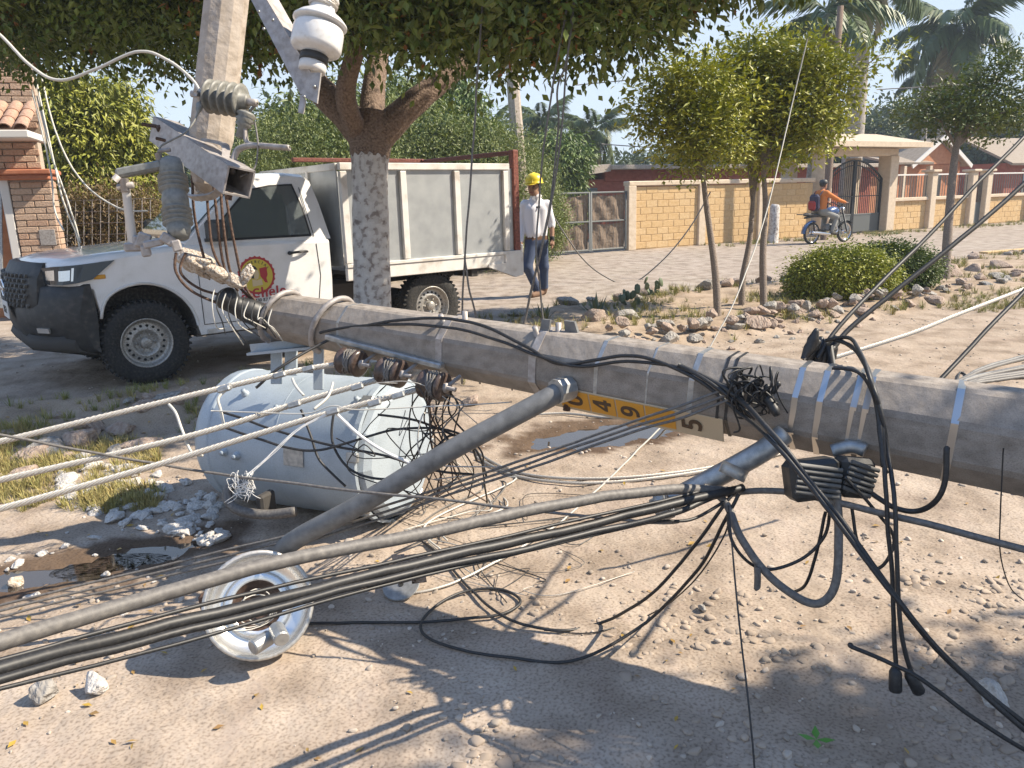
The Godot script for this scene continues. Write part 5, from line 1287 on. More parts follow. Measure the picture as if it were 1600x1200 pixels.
	# cargo box
	var f0 := -1.93; var f1 := -WB - 1.22; var zw := 0.97; var y0 := 0.77; var y1 := 1.82
	var fl2 := mb(); box(fl2, Vector3((f0 + f1) / 2, y0 - 0.02, 0), Vector3(f0 - f1 - 0.02, 0.04, 2 * zw - 0.06)); part(fl2, "box_floor", M.chassis, o)
	for s in [-1.0, 1.0]:
		var fr := mb()
		beam(fr, Vector3(f0, y0 - 0.035, s * zw), Vector3(f1, y0 - 0.035, s * zw), 0.05, 0.13, Vector3.UP, 0.006)
		beam(fr, Vector3(f0, y0 + 0.05, s * (zw + 0.012)), Vector3(f1, y0 + 0.05, s * (zw + 0.012)), 0.05, 0.035, Vector3.UP, 0.004)
		part(fr, "lower_rail", M.dusty_white, o)
		fr = mb()
		beam(fr, Vector3(f0, y1 - 0.03, s * zw), Vector3(f1 + 0.14, y1 - 0.03, s * zw), 0.055, 0.07, Vector3.UP, 0.006)
		part(fr, "upper_rail", M.dusty_white, o)
	var fr2 := mb(); beam(fr2, Vector3(f0, y1 - 0.03, -zw + 0.03), Vector3(f0, y1 - 0.03, zw - 0.03), 0.05, 0.068, Vector3.UP, 0.006)
	part(fr2, "upper_rail", M.dusty_white, o)
	for s in [-1.0, 1.0]:
		for i in 4:
			var x := lerpf(f0 - 0.035, f1 + 0.20, i / 3.0)
			var ps := mb(); box(ps, Vector3(x, (y0 + y1) / 2, s * (zw + 0.004)), Vector3(0.075, y1 - y0 - 0.15, 0.05), Basis.IDENTITY, 0.006)
			part(ps, "box_post", M.dusty_white, o)
		for i in 4:
			var x0 := lerpf(f0 - 0.035, f1 + 0.20, i / 3.0) - 0.03
			var x1 := (lerpf(f0 - 0.035, f1 + 0.20, (i + 1) / 3.0) + 0.03) if i < 3 else f1 + 0.05
			var pn := mb(); box(pn, Vector3((x0 + x1) / 2, (y0 + y1) / 2, s * (zw - 0.012)), Vector3(absf(x1 - x0) + 0.06, y1 - y0 - 0.1, 0.012)); part(pn, "side_panel", M.aluminium_sheet, o)
	for i in 3:
		var pn := mb(); box(pn, Vector3(f0, (y0 + y1) / 2, -0.62 + 0.62 * i), Vector3(0.014, y1 - y0 - 0.08, 0.60)); part(pn, "front_panel", M.aluminium_sheet, o)
		if i < 2:
			var ps := mb(); box(ps, Vector3(f0 + 0.012, (y0 + y1) / 2, -0.31 + 0.62 * i), Vector3(0.04, y1 - y0 - 0.1, 0.05), Basis.IDENTITY, 0.005); part(ps, "box_post", M.dusty_white, o)
	for s in [-1.0, 1.0]:
		var rp2 := mb()
		beam(rp2, Vector3(f1 + 0.04, y0 + 0.03, s * (zw - 0.02)), Vector3(f1 + 0.04, y1 + 0.16, s * (zw - 0.02)), 0.085, 0.085, Vector3.RIGHT, 0.008)
		part(rp2, "rear_post", M.maroon_paint, o)
	var rb := mb(); beam(rb, Vector3(f1 + 0.04, y1 + 0.14, zw - 0.02), Vector3(f0 - 0.4, y1 + 0.14, zw - 0.02), 0.05, 0.05, Vector3.UP, 0.006); beam(rb, Vector3(f1 + 0.04, y1 + 0.13, -zw + 0.03), Vector3(f1 + 0.04, y1 + 0.13, zw - 0.07), 0.05, 0.05, Vector3.UP, 0.006); part(rb, "top_rail", M.maroon_paint, o)
	for s in [-1.0, 1.0]:
		var sk := mb()
		prism(sk, V2([f1 - 0.02, 0.81, f1 - 0.02, 0.55, f1 + 0.10, 0.53, f1 + 0.50, 0.675, f1 + 0.50, 0.705, f1 + 0.25, 0.705, f1 + 0.25, 0.81]), s * zw - 0.03 + s * 0.012, s * zw + 0.03 + s * 0.012)
		part(sk, "tail_skirt", M.dusty_white, o)
	# sprayed holes mark on the front panel and door emblem
	var dl := mb()
	var lx := -1.03; var ly := 0.80; var lz := -0.9075
	var ring := PackedVector2Array()
	for i in 72:
		var a := TAU * i / 72; var r := 0.178 + 0.007 * cos(a * 24.0)
		ring.append(Vector2(r * cos(a), r * sin(a)))
	prism(dl, ring, -0.001, 0.001, Transform3D(Basis.IDENTITY, Vector3(lx, ly, lz)))
	var em1 := part(dl, "door_emblem", M.logo_red, body)
	var disc := func(r: float, cx: float, cy: float, sx: float, sy: float, dz_: float, mt: Material):
		var st := mb(); var pg := PackedVector2Array()
		for i in 36: pg.append(Vector2(cx + r * sx * cos(TAU * i / 36), cy + r * sy * sin(TAU * i / 36)))
		prism(st, pg, -0.001, 0.001, Transform3D(Basis.IDENTITY, Vector3(lx, ly, lz - dz_))); part(st, "emblem_patch", mt, em1)
	disc.call(0.155, 0, 0, 1, 1, 0.0022, M.logo_yellow)
	# the near side is seen from -z, so the picture's right is -x here
	var flat := func(pg: PackedVector2Array, dz_: float, mt: Material):
		var st := mb(); prism(st, pg, -0.001, 0.001, Transform3D(Basis.IDENTITY, Vector3(lx, ly, lz - dz_))); part(st, "emblem_patch", mt, em1)
	flat.call(V2([-0.03, 0.065, -0.10, 0.075, -0.105, 0.0, -0.09, -0.03, -0.10, -0.075, -0.075, -0.07, -0.05, -0.03, -0.035, -0.01]), 0.0044, M.logo_red)
	disc.call(0.05, 0.035, 0.035, 0.95, 1.2, 0.0046, M.logo_black)
	flat.call(V2([0.02, 0.06, -0.015, 0.05, -0.022, 0.01, -0.01, -0.03, 0.015, -0.04, 0.03, -0.02]), 0.0068, M.logo_skin)
	flat.call(V2([0.05, -0.03, 0.0, -0.045, -0.04, -0.03, -0.05, -0.09, 0.05, -0.10]), 0.0066, M.logo_skin)
	var tb := Basis(Vector3(-1, 0, 0), Vector3.UP, Vector3(0, 0, -1))
	var word := "COMERCIAL"
	for i in word.length():
		var a := deg_to_rad(150.0 - 120.0 * i / (word.length() - 1))
		letters(word[i], 0.036, 0.001, M.logo_black, em1, Transform3D(tb * Basis(Vector3.BACK, a - PI / 2), Vector3(lx - 0.128 * cos(a), ly + 0.128 * sin(a), lz - 0.0036)))
	letters("La Chelo", 0.125, 0.0015, M.logo_red, body, Transform3D(tb, Vector3(lx - 0.02, ly - 0.165, lz - 0.0052)))
	for i in 4:
		letters(["730 87 52", "San Marcos s/n", "Magna", "Sinaloa"][i], 0.042, 0.0012, [M.logo_black, M.logo_red, M.logo_red, M.logo_red][i], body, Transform3D(tb, Vector3(lx - 0.05 - (0.02 if i > 1 else 0.0), ly - 0.232 - i * 0.043, lz - 0.0012)))

# ---------- buildings ----------
const WU := Vector3(0.866, 0, -0.5)
const WN := Vector3(0.5, 0, 0.866)
func wall_at(t: float, off := 0.0, y := 0.0) -> Vector3:
	return on(985, 391) + WU * t + WN * off + Vector3(0, y, 0)
func wall_t(px: float, off := 0.0) -> float:   # where the sight line of a column meets the street wall
	var r: Vector3 = cam.basis * Vector3((px - 800.0) / F, (600.0 - 360.0) / F, -1.0)
	var w := on(985, 391) + WN * off
	var k := (w - cam.position).dot(WN) / r.dot(WN)
	return (cam.position + r * k - w).dot(WU)
func courses(o: Node3D, x0: float, x1: float, y0: float, rows: int, bl: float, bh: float, zf: float, mats: Array, called := "block", z_th := 0.03, joint := 0.014):
	# blocks laid in running bond on a backing wall whose face is at zf - half the block thickness
	var full := {}
	for r in rows:
		var x := x0 - (bl * 0.5 if r % 2 else 0.0)
		while x < x1 - 0.02:
			var a := maxf(x, x0); var b := minf(x + bl, x1)
			x += bl
			if b - a < 0.05: continue
			var w := snappedf(b - a - joint, 0.01)
			var mi := rng.randi() % mats.size()
			var key := "%.2f_%d" % [w, mi]
			if not full.has(key):
				var st := mb(); box(st, Vector3.ZERO, Vector3(w, bh - joint, z_th), Basis.IDENTITY, 0.006)
				full[key] = done(st, mats[mi])
			inst(full[key], called, o, null, Transform3D(Basis(Vector3.BACK, rf(-0.004, 0.004)), Vector3((a + b) * 0.5, y0 + (r + 0.5) * bh, zf + rf(-0.004, 0.004))))
func boxpart(parent: Node, called: String, c: Vector3, s: Vector3, mt: Material, bev := 0.01, bs := Basis.IDENTITY) -> MeshInstance3D:
	var st := mb(); box(st, c, s, bs, bev)
	return part(st, called, mt, parent)

func build_buildings():
	rng.seed = 71
	var WB := Basis(WU, Vector3.UP, WN)
	var W0 := on(985, 391)
	# block wall
	var o := thing("block_wall", "yellow concrete block wall with cream cap beside the cloth covered gate", "wall", W0); o.basis = WB
	var t1 := wall_t(1266)
	var posts := [0.0, wall_t(1094), wall_t(1186), t1 - 0.1]
	boxpart(o, "backing", Vector3(t1 / 2, 0.86, -0.070), Vector3(t1, 1.74, 0.15), M.mortar_yellow)
	for i in 3: courses(o, posts[i] + 0.14, posts[i + 1] - 0.14, 0.02, 9, 0.41, 0.19, 0.0, [M.block_yellow, M.block_yellow_pale, M.block_yellow])
	for i in 3: boxpart(o, "pilaster", Vector3(posts[i], 0.88, -0.01), Vector3(0.28, 1.76, 0.2), M.stucco_cream, 0.015)
	boxpart(o, "wall_cap", Vector3(t1 / 2 - 0.05, 1.815, -0.05), Vector3(t1 + 0.15, 0.13, 0.27), M.stucco_cream, 0.02)
	# cloth covered gate
	var ga := wall_t(862); var gz := -0.14
	var g := thing("yard_gate", "double tube gate covered with wrinkled brown shade cloth", "gate", W0 + WU * ga); g.basis = WB
	var gw := gz - ga
	for i in 2:
		var x0 := 0.03 + i * gw * 0.5; var x1 := gw * 0.5 * (i + 1) - 0.03
		var fr := mb(true)
		for y in [0.08, 0.84, 1.6]: bar(fr, Vector3(x0, y, 0), Vector3(x1, y, 0), 0.025)
		for x in [x0, x1]: bar(fr, Vector3(x, 0.05, 0), Vector3(x, 1.62, 0), 0.028)
		part(fr, "gate_frame", M.iron_grey, g)
		for r in 2:
			var st := mb(true)
			var nn := 26
			var f := func(u: float, v: float) -> Vector3:
				return Vector3(lerpf(x0 + 0.02, x1 - 0.02, u), lerpf(0.11 + r * 0.76, 0.80 + r * 0.76, v) - 0.05 * sin(u * PI) * v, -0.045 + 0.035 * n1.get_noise_2d(u * 3.0 + i * 7.0, v * 2.0 + r * 5.0 + u * 2.0) + 0.02 * sin(u * 17.0 + v * 4.0 + i))
			for a in nn:
				for b in 12:
					quad(st, f.call(float(a) / nn, b / 12.0), f.call(float(a + 1) / nn, b / 12.0), f.call(float(a + 1) / nn, (b + 1) / 12.0), f.call(float(a) / nn, (b + 1) / 12.0))
			part(st, "cloth_panel", M.shade_cloth, g)
	var wm := mb()
	for i in 22: beam(wm, Vector3(gw * i / 21.0, 0.1, 0.012), Vector3(gw * i / 21.0, 1.58, 0.012), 0.006, 0.006, Vector3.BACK)
	part(wm, "wire_mesh", M.iron_grey, g)
	# portal with tiled canopy and iron gate
	var p0 := wall_t(1272); var p1 := wall_t(1386)
	var po := thing("entrance_portal", "cream portal with flat hipped canopy over a dark iron gate", "portal", W0 + WU * p0); po.basis = WB
	var pw := p1 - p0
	for x in [0.22, pw - 0.22]: boxpart(po, "pillar", Vector3(x, 1.28, 0), Vector3(0.44, 2.56, 0.5), M.stucco_cream, 0.02)
	for x in [0.3, pw - 0.22]: boxpart(po, "pillar", Vector3(x, 1.28, -1.4), Vector3(0.4, 2.56, 0.4), M.stucco_cream, 0.02)
	boxpart(po, "lintel", Vector3(pw / 2, 2.68, -0.02), Vector3(pw + 0.05, 0.26, 0.42), M.stucco_cream, 0.02)
	var rf_ := mb()
	var e0 := Vector3(-0.75, 2.82, 0.85); var e1 := Vector3(pw + 0.85, 2.82, 0.85); var e2 := Vector3(pw + 0.85, 2.82, -2.2); var e3 := Vector3(-0.75, 2.82, -2.2)
	var h := Vector3(0, 0.14, 0)
	var q := [e0, e1, e2, e3]
	for i in 4: quad(rf_, q[i], q[(i + 1) % 4], q[(i + 1) % 4] + h, q[i] + h)
	quad(rf_, e0, e1, e2, e3)
	var tp := [Vector3(0.3, 3.32, -0.5), Vector3(pw - 0.3, 3.32, -0.5), Vector3(pw - 0.3, 3.32, -0.9), Vector3(0.3, 3.32, -0.9)]
	for i in 4: quad(rf_, q[i] + h, q[(i + 1) % 4] + h, tp[(i + 1) % 4], tp[i])
	quad(rf_, tp[0], tp[1], tp[2], tp[3])
	part(rf_, "canopy", M.roof_cream, po)
	var fe := mb()
	beam(fe, e0 + Vector3(0, 0.06, 0.012), e1 + Vector3(0, 0.06, 0.012), 0.04, 0.16); part(fe, "fascia", M.stucco_cream, po)
	var ig := thing("iron_gate", "dark iron double gate with arched bars and grey lower panels", "gate", W0 + WU * (p0 + 0.46) - WN * 0.05); ig.basis = WB
	var iw := pw - 0.92
	var topy := func(x: float) -> float: return 2.42 - 0.62 * pow(absf(x / iw - 0.5) * 2.0, 2.0)
	var nb := 30
	for i in nb + 1:
		var x := iw * i / nb
		var bm := mb(); beam(bm, Vector3(x, 0.62, 0), Vector3(x, topy.call(x), 0), 0.016, 0.016, Vector3.BACK); part(bm, "bar", M.iron_dark, ig)
	var rl := mb()
	for i in 24:
		var xa := iw * i / 24.0; var xb := iw * (i + 1) / 24.0
		beam(rl, Vector3(xa, topy.call(xa), 0), Vector3(xb, topy.call(xb), 0), 0.05, 0.05, Vector3.UP)
		beam(rl, Vector3(xa, topy.call(xa) - 0.16, 0), Vector3(xb, topy.call(xb) - 0.16, 0), 0.03, 0.03, Vector3.UP)
	for x in [0.02, iw * 0.5 - 0.035, iw * 0.5 + 0.035, iw - 0.02]: beam(rl, Vector3(x, 0.04, 0.0), Vector3(x, topy.call(x), 0.0), 0.06, 0.06, Vector3.BACK)
	beam(rl, Vector3(0, 1.25, 0.02), Vector3(iw, 1.25, 0.02), 0.015, 0.03)
	part(rl, "gate_frame", M.iron_dark, ig)
	for i in 2:
		boxpart(ig, "lower_panel", Vector3(iw * (0.25 + 0.5 * i), 0.34, 0.0), Vector3(iw * 0.5 - 0.1, 0.56, 0.03), M.iron_grey, 0.004)
		boxpart(ig, "panel_rail", Vector3(iw * (0.25 + 0.5 * i), 0.64, 0.0), Vector3(iw * 0.5 - 0.08, 0.05, 0.05), M.iron_grey, 0.004)
	# low wall with railing to the right
	var r0 := p1 + 0.05
	var ends := [r0, wall_t(1447), wall_t(1509), wall_t(1532), wall_t(1600), wall_t(1600) + 6.0]
	var lw := thing("railing_wall", "low yellow block wall with iron railing between cream posts", "wall", W0 + WU * r0); lw.basis = WB
	for i in 5:
		var a: float = ends[i] - r0; var b: float = ends[i + 1] - r0
		if i > 0: 
			boxpart(lw, "post", Vector3(a, 1.0, 0), Vector3(0.34, 2.0, 0.34), M.stucco_cream, 0.02)
			boxpart(lw, "post_cap", Vector3(a, 2.04, 0), Vector3(0.5, 0.09, 0.5), M.stucco_cream, 0.02)
		if i == 2:
			boxpart(lw, "wicket", Vector3((a + b) / 2, 0.45, -0.02), Vector3(b - a - 0.4, 0.8, 0.03), M.iron_grey, 0.004)
			for k in 9: boxpart(lw, "bar", Vector3(lerpf(a + 0.2, b - 0.2, k / 8.0), 1.35, -0.02), Vector3(0.02, 1.0, 0.02), M.iron_dark, 0.0)
			continue
		boxpart(lw, "backing", Vector3((a + b) / 2, 0.5, -0.08), Vector3(b - a, 1.0, 0.15), M.mortar_yellow)
		courses(lw, a + 0.17 if i else a, b - 0.17, 0.02, 5, 0.41, 0.2, -0.01, [M.block_yellow, M.block_yellow_pale, M.block_yellow])
		boxpart(lw, "wall_cap", Vector3((a + b) / 2, 1.08, -0.05), Vector3(b - a - 0.34 if i else b - a - 0.17, 0.12, 0.28), M.stucco_cream, 0.015)
		boxpart(lw, "top_rail", Vector3((a + b) / 2, 1.92, -0.03), Vector3(b - a - 0.34, 0.05, 0.04), M.white_frame, 0.004)
		var cnt := int((b - a) / 0.17)
		for k in cnt: boxpart(lw, "bar", Vector3(a + 0.2 + (b - a - 0.4) * k / maxi(cnt - 1, 1), 1.52, -0.03), Vector3(0.018, 0.76, 0.018), M.iron_grey, 0.0)
	# small orange house with a gable, seen over the railing
	var hc := wall_at(wall_t(1450, -7.0) - 3.05, -7.0)
	var ho := thing("gable_house", "small orange house with white trimmed gable behind the railing", "house", Vector3(hc.x, 0, hc.z)); ho.basis = WB
	boxpart(ho, "wall", Vector3(1.6, 1.3, -2), Vector3(7.5, 2.6, 4), M.orange_wall, 0.02)
	var gb := mb(); prism(gb, V2([0.9, 2.6, 5.2, 2.6, 3.05, 3.75]), -0.2, 0.12); part(gb, "gable", M.orange_wall, ho)
	var rr := mb()
	slab(rr, [Vector3(0.6, 2.5, 0.4), Vector3(3.05, 3.85, 0.4), Vector3(3.05, 3.85, -4), Vector3(0.6, 2.5, -4)], 0.08); slab(rr, [Vector3(5.5, 2.5, 0.4), Vector3(3.05, 3.85, 0.4), Vector3(3.05, 3.85, -4), Vector3(5.5, 2.5, -4)], 0.08)
	slab(rr, [Vector3(-1.2, 2.62, 0.5), Vector3(2.2, 2.62, 0.5), Vector3(2.2, 3.5, -3), Vector3(-1.2, 3.5, -3)], 0.1)
	part(rr, "roof", M.roof_felt, ho)
	var tr := mb(); beam(tr, Vector3(0.5, 2.46, 0.46), Vector3(3.05, 3.9, 0.46), 0.06, 0.2, Vector3.UP); beam(tr, Vector3(5.6, 2.46, 0.47), Vector3(3.05, 3.9, 0.47), 0.06, 0.2, Vector3.UP); part(tr, "trim", M.white_frame, ho)
	for x in [0.0, 2.1, 4.1]: boxpart(ho, "column", Vector3(x, 1.25, 0.35), Vector3(0.22, 2.5, 0.22), M.stucco_cream, 0.01)
	boxpart(ho, "window", Vector3(3.1, 1.5, 0.03), Vector3(1.1, 1.1, 0.06), M.car_glass, 0.0)
	var h2 := wall_at(wall_t(1575, -6.0), -6.0)
	var o2 := thing("red_roofed_house", "low reddish house with brown roof at the end of the railing", "house", Vector3(h2.x, 0, h2.z)); o2.basis = WB
	boxpart(o2, "wall", Vector3(3, 1.3, -2), Vector3(8, 2.6, 4), M.red_wall, 0.02)
	var rq := mb(); slab(rq, [Vector3(-1.5, 2.5, 0.6), Vector3(7.5, 2.5, 0.6), Vector3(7.5, 4.1, -3), Vector3(-0.5, 4.1, -3)], 0.12); part(rq, "roof", M.roof_felt, o2)
	boxpart(o2, "window", Vector3(1.5, 1.5, 0.02), Vector3(1.4, 1.0, 0.06), M.car_glass, 0.0)
	# long low red building behind the gate
	var b0 := W0 - WN * 6.0 + WU * (wall_t(850, -6.0))
	var bo := thing("red_building", "long low red building with pale concrete roof edge behind the wall", "building", Vector3(b0.x, 0, b0.z)); bo.basis = WB
	boxpart(bo, "wall", Vector3(9, 1.05, -2), Vector3(18, 2.1, 4), M.red_wall, 0.02)
	var rs := mb(); prism(rs, V2([-1.2, 1.95, 2.6, 2.36, 2.6, 2.62, -1.2, 2.2]), -3.6, 0.45); part(rs, "roof_slab", M.concrete_pale, bo)
	boxpart(bo, "roof_slab", Vector3(10.6, 2.5, -1.6), Vector3(16, 0.16, 4.3), M.concrete_pale, 0.02)
	boxpart(bo, "upper_wall", Vector3(10.6, 2.22, -1.9), Vector3(15.9, 0.42, 3.9), M.red_wall, 0.02)
	boxpart(bo, "window", Vector3(1.7, 1.55, 0.02), Vector3(1.2, 0.5, 0.06), M.car_glass, 0.0)
	boxpart(bo, "window", Vector3(6.5, 1.5, 0.02), Vector3(1.2, 0.8, 0.06), M.car_glass, 0.0)
	# posts
	var cp := mb()
	tube(cp, PackedVector3Array([at(815, 300, 16.6), at(799, 100, 16.4), at(790, 0, 16.2)]), [0.155, 0.13, 0.12], 8)
	tube(cp, PackedVector3Array([Vector3(at(815, 300, 16.6).x + 0.1, 0.0, at(815, 300, 16.6).z), at(815, 300, 16.6)]), [0.16, 0.155], 8)
	tag(part(cp, "leaning_concrete_pole", M.concrete_pale), "leaning pale concrete pole rising behind the truck box", "utility pole")
	var wp := mb(true)
	var wb := wall_at(wall_t(1288, 1.4), 1.4)
	tube(wp, PackedVector3Array([wb, wb + Vector3(0.02, 3.2, 0), wb + Vector3(0.05, 6.6, 0)]), [0.11, 0.1, 0.085], 9)
	tag(part(wp, "wooden_pole", M.bark), "dark weathered wooden pole before the cream portal", "utility pole")
	var sb := wall_at(wall_t(1208, 1.0), 1.0); var sp := mb(true)
	tube(sp, PackedVector3Array([sb - Vector3(0, 0.02, 0), sb + Vector3(0.01, 0.4, 0), sb + Vector3(0.02, 1.06, 0), sb + Vector3(0.03, 1.12, 0)]), [0.17, 0.155, 0.14, 0.10], 10)
	tag(part(sp, "whitewashed_stump", M.limed_bark), "short whitewashed stump against the yellow block wall", "stump")
	var pk := mb(); var pa := on(1540, 404); box(pk, pa + Vector3(1.3, 0.12, -0.6), Vector3(3.0, 0.04, 0.2), Basis(Vector3.UP, 0.42), 0.005)
	tag(part(pk, "plank", M.block_yellow), "yellow plank lying across stones of the planted strip", "plank")
	build_brick_house()

func build_brick_house():
	rng.seed = 81
	var base := at(60, 380, 11.0); base.y = 0
	var o := thing("brick_gatehouse", "brick gatehouse with clay tile eave and terracotta cornice behind the truck", "house", base)
	o.rotation.y = 0.32
	var k := 1.0 / 109.0
	var X := func(px: float) -> float: return (px - 60.0) * k
	# lower pillar
	var a: float = X.call(36); var b: float = X.call(92)
	boxpart(o, "pillar_core", Vector3((a + b) / 2, 0.98, -0.1), Vector3(b - a - 0.03, 1.96, 0.3), M.brick_mortar, 0.005)
	courses(o, a, b, 0.7, 14, 0.27, 0.088, 0.055, [M.brick, M.brick_pale, M.brick_pale], "brick", 0.04, 0.012)
	for r in 14: boxpart(o, "brick", Vector3(b - 0.01, 0.744 + r * 0.088, -0.1), Vector3(0.03, 0.076, 0.26), M.brick if r % 2 else M.brick_pale, 0.004)
	boxpart(o, "niche_panel", Vector3(X.call(76), 1.16, 0.07), Vector3(0.2, 0.22, 0.03), M.weathered_steel, 0.004)  # stand-in panel for a dark recessed niche, added without a real recess
	boxpart(o, "cornice", Vector3((a + b) / 2 - 0.05, 1.99, -0.12), Vector3(b - a + 0.12, 0.07, 0.62), M.terracotta_paint, 0.012)
	boxpart(o, "cornice", Vector3((a + b) / 2 - 0.05, 2.06, -0.12), Vector3(b - a + 0.2, 0.07, 0.7), M.terracotta_paint, 0.015)
	# wall between cornice and eave, and above the tiles
	boxpart(o, "wall_core", Vector3(-0.55, 2.32, -0.1), Vector3(1.5, 0.46, 0.2), M.brick_mortar, 0.005)
	courses(o, -1.32, 0.21, 2.11, 5, 0.27, 0.088, 0.02, [M.brick, M.brick_pale, M.brick], "brick", 0.04, 0.012)
	boxpart(o, "wall_core", Vector3(-0.13, 3.6, -0.7), Vector3(0.56, 2.2, 0.2), M.brick_mortar, 0.005)
	courses(o, X.call(14), X.call(78), 2.7, 18, 0.27, 0.088, -0.58, [M.brick_pale, M.brick_pale, M.brick], "brick", 0.04, 0.012)
	boxpart(o, "wall_core", Vector3(-1.0, 3.3, -0.95), Vector3(0.7, 1.6, 0.6), M.orange_wall, 0.005)
	# eave slab and barrel tiles
	boxpart(o, "eave", Vector3(-0.6, 2.53, 0.16), Vector3(1.66, 0.1, 0.85), M.white_frame, 0.012)
	var st := mb(true)
	var n := 8
	for i in n + 1:
		var t := PI * i / n
		if i < n:
			var u := PI * (i + 1) / n
			var p := [Vector3(0.088 * cos(t), 0.07 * sin(t), 0.0), Vector3(0.088 * cos(u), 0.07 * sin(u), 0.0), Vector3(0.075 * cos(u), 0.06 * sin(u), -0.36), Vector3(0.075 * cos(t), 0.06 * sin(t), -0.36)]
			quad(st, p[0], p[1], p[2], p[3])
			var r := 0.82
			quad(st, p[0], p[1], Vector3(p[1].x * r, p[1].y * r, 0), Vector3(p[0].x * r, p[0].y * r, 0))
	var tile := done(st, M.clay_tile)
	for c in 9:
		for r in 3:
			inst(tile, "roof_tile", o, null, Transform3D(Basis(Vector3.RIGHT, 0.42) * Basis(Vector3.BACK, rf(-0.03, 0.03)), Vector3(0.14 - c * 0.185, 2.60 + r * 0.125, 0.56 - r * 0.28)))
	var ud := mb(); slab(ud, [Vector3(-1.4, 2.585, 0.55), Vector3(0.2, 2.585, 0.55), Vector3(0.2, 2.98, -0.35), Vector3(-1.4, 2.98, -0.35)], 0.02); part(ud, "roof_deck", M.clay_tile, o)
	# door jamb and leaning metal frames
	boxpart(o, "jamb", Vector3(X.call(29), 1.02, 0.0), Vector3(0.11, 2.04, 0.14), M.white_frame, 0.01)
	boxpart(o, "arch_band", Vector3(X.call(5), 2.05, -0.02), Vector3(0.62, 0.14, 0.1), M.white_frame, 0.01, Basis(Vector3.BACK, -0.15))
	boxpart(o, "inner_wall", Vector3(X.call(0), 1.0, -0.5), Vector3(0.7, 2.0, 0.1), M.orange_wall, 0.0)
	for v in [[8, 0.1], [0, 0.16]]:
		var wf := mb(); beam(wf, Vector3(X.call(v[0]) - 0.1, 0.2, 0.1), Vector3(X.call(v[0]) + 0.09, 1.85, -0.1), 0.06, 0.04, Vector3.BACK, 0.005); part(wf, "metal_frame", M.galvanised, o)

# ---------- vegetation ----------
func clump(sd: int, n: int, ll: float, lw: float, rad: float, droop := 0.0) -> ArrayMesh:
	var r := RandomNumberGenerator.new(); r.seed = sd
	var st := mb()
	for i in n:
		var p := Vector3(r.randfn(), r.randfn() * 0.8, r.randfn()) * rad * 0.55
		var d := (p.normalized() * 0.7 + Vector3(r.randf_range(-1, 1), r.randf_range(-0.8, 0.8) - droop, r.randf_range(-1, 1)) * 0.8).normalized()
		var s := d.cross(Vector3(r.randf_range(-0.5, 0.5), 1, r.randf_range(-0.5, 0.5))).normalized()
		var up := s.cross(d)
		var l := ll * r.randf_range(0.7, 1.25); var w := lw * r.randf_range(0.8, 1.2) * 0.5
		var g := r.randf_range(0.72, 1.15)
		st.set_color(Color(g, g, g * r.randf_range(0.8, 1.0)))
		var b := p + d * l * 0.45 - up * w * 0.35; var tip := p + d * l - up * l * (0.12 + droop * 0.2)
		tri(st, p, b + s * w + up * w * 0.4, b); tri(st, p, b, b - s * w + up * w * 0.4)
		tri(st, b, b + s * w + up * w * 0.4, tip); tri(st, b, tip, b - s * w + up * w * 0.4)
	return done(st, M.leaf)
func crown(parent: Node, ells: Array, cnt: int, meshes: Array, sc: float, ca: Color, cb: Color, shell_ := 0.55, gap := 0.1, called := "crown", odd := Color(0, 0, 0, 0)):
	var vol := 0.0
	for e in ells: vol += e[1].x * e[1].y * e[1].z
	var nz := FastNoiseLite.new(); nz.seed = rng.randi() % 1000; nz.frequency = 0.9
	var xs := []; var cs := []
	for m in meshes: xs.append([]); cs.append([])
	for e in ells:
		var num := int(cnt * e[1].x * e[1].y * e[1].z / vol)
		var rm: float = minf(e[1].x, minf(e[1].y, e[1].z))
		for i in num:
			var d := Vector3(rng.randfn(), rng.randfn(), rng.randfn()).normalized()
			var k := pow(rng.randf(), 1.0 / 3.0) if rng.randf() > shell_ else rf(0.82, 1.02)
			var q: Vector3 = e[0] + d * e[1] * k * (1.0 + 0.16 * nz.get_noise_3dv(d * 3.0 + e[0]))
			if nz.get_noise_3dv(q * (2.2 / maxf(rm, 0.4)) * 0.8) < -0.32 + gap: continue
			var j := rng.randi() % meshes.size()
			xs[j].append(Transform3D(Basis.from_euler(Vector3(rf(-0.6, 0.6), rf(0, TAU), rf(-0.6, 0.6))) * Basis.from_scale(Vector3.ONE * sc * rf(0.75, 1.3)), q - parent.position))
			var c := ca.lerp(cb, clampf(0.5 + 0.55 * nz.get_noise_3dv(q * 1.7 + Vector3(50, 0, 0)) + rf(-0.35, 0.35), 0.0, 1.0))
			if odd.a > 0.0 and rng.randf() < odd.a * (1.0 if nz.get_noise_3dv(q * 1.2) > 0.25 else 0.1): c = Color(odd.r, odd.g, odd.b)
			cs[j].append(c)
	for j in meshes.size():
		if xs[j].size(): many(called, meshes[j], xs[j], parent, cs[j]).set_meta("kind", "stuff")
func limb(parent: Node, pts: Array, rr: Array, mt: Material, called := "limb", n := 9):
	var st := mb(true)
	var p := spline(pts, 6); var r := []
	for i in p.size():
		var f := float(i) / (p.size() - 1) * (rr.size() - 1)
		var j := mini(int(f), rr.size() - 2)
		r.append(lerpf(rr[j], rr[j + 1], f - j) * (1.0 + 0.05 * n1.get_noise_2d(i * 2.3, rr[0] * 50.0)))
	var loc := PackedVector3Array()
	for v in p: loc.append(v - parent.position)
	tube(st, loc, r, n)
	return part(st, called, mt, parent)

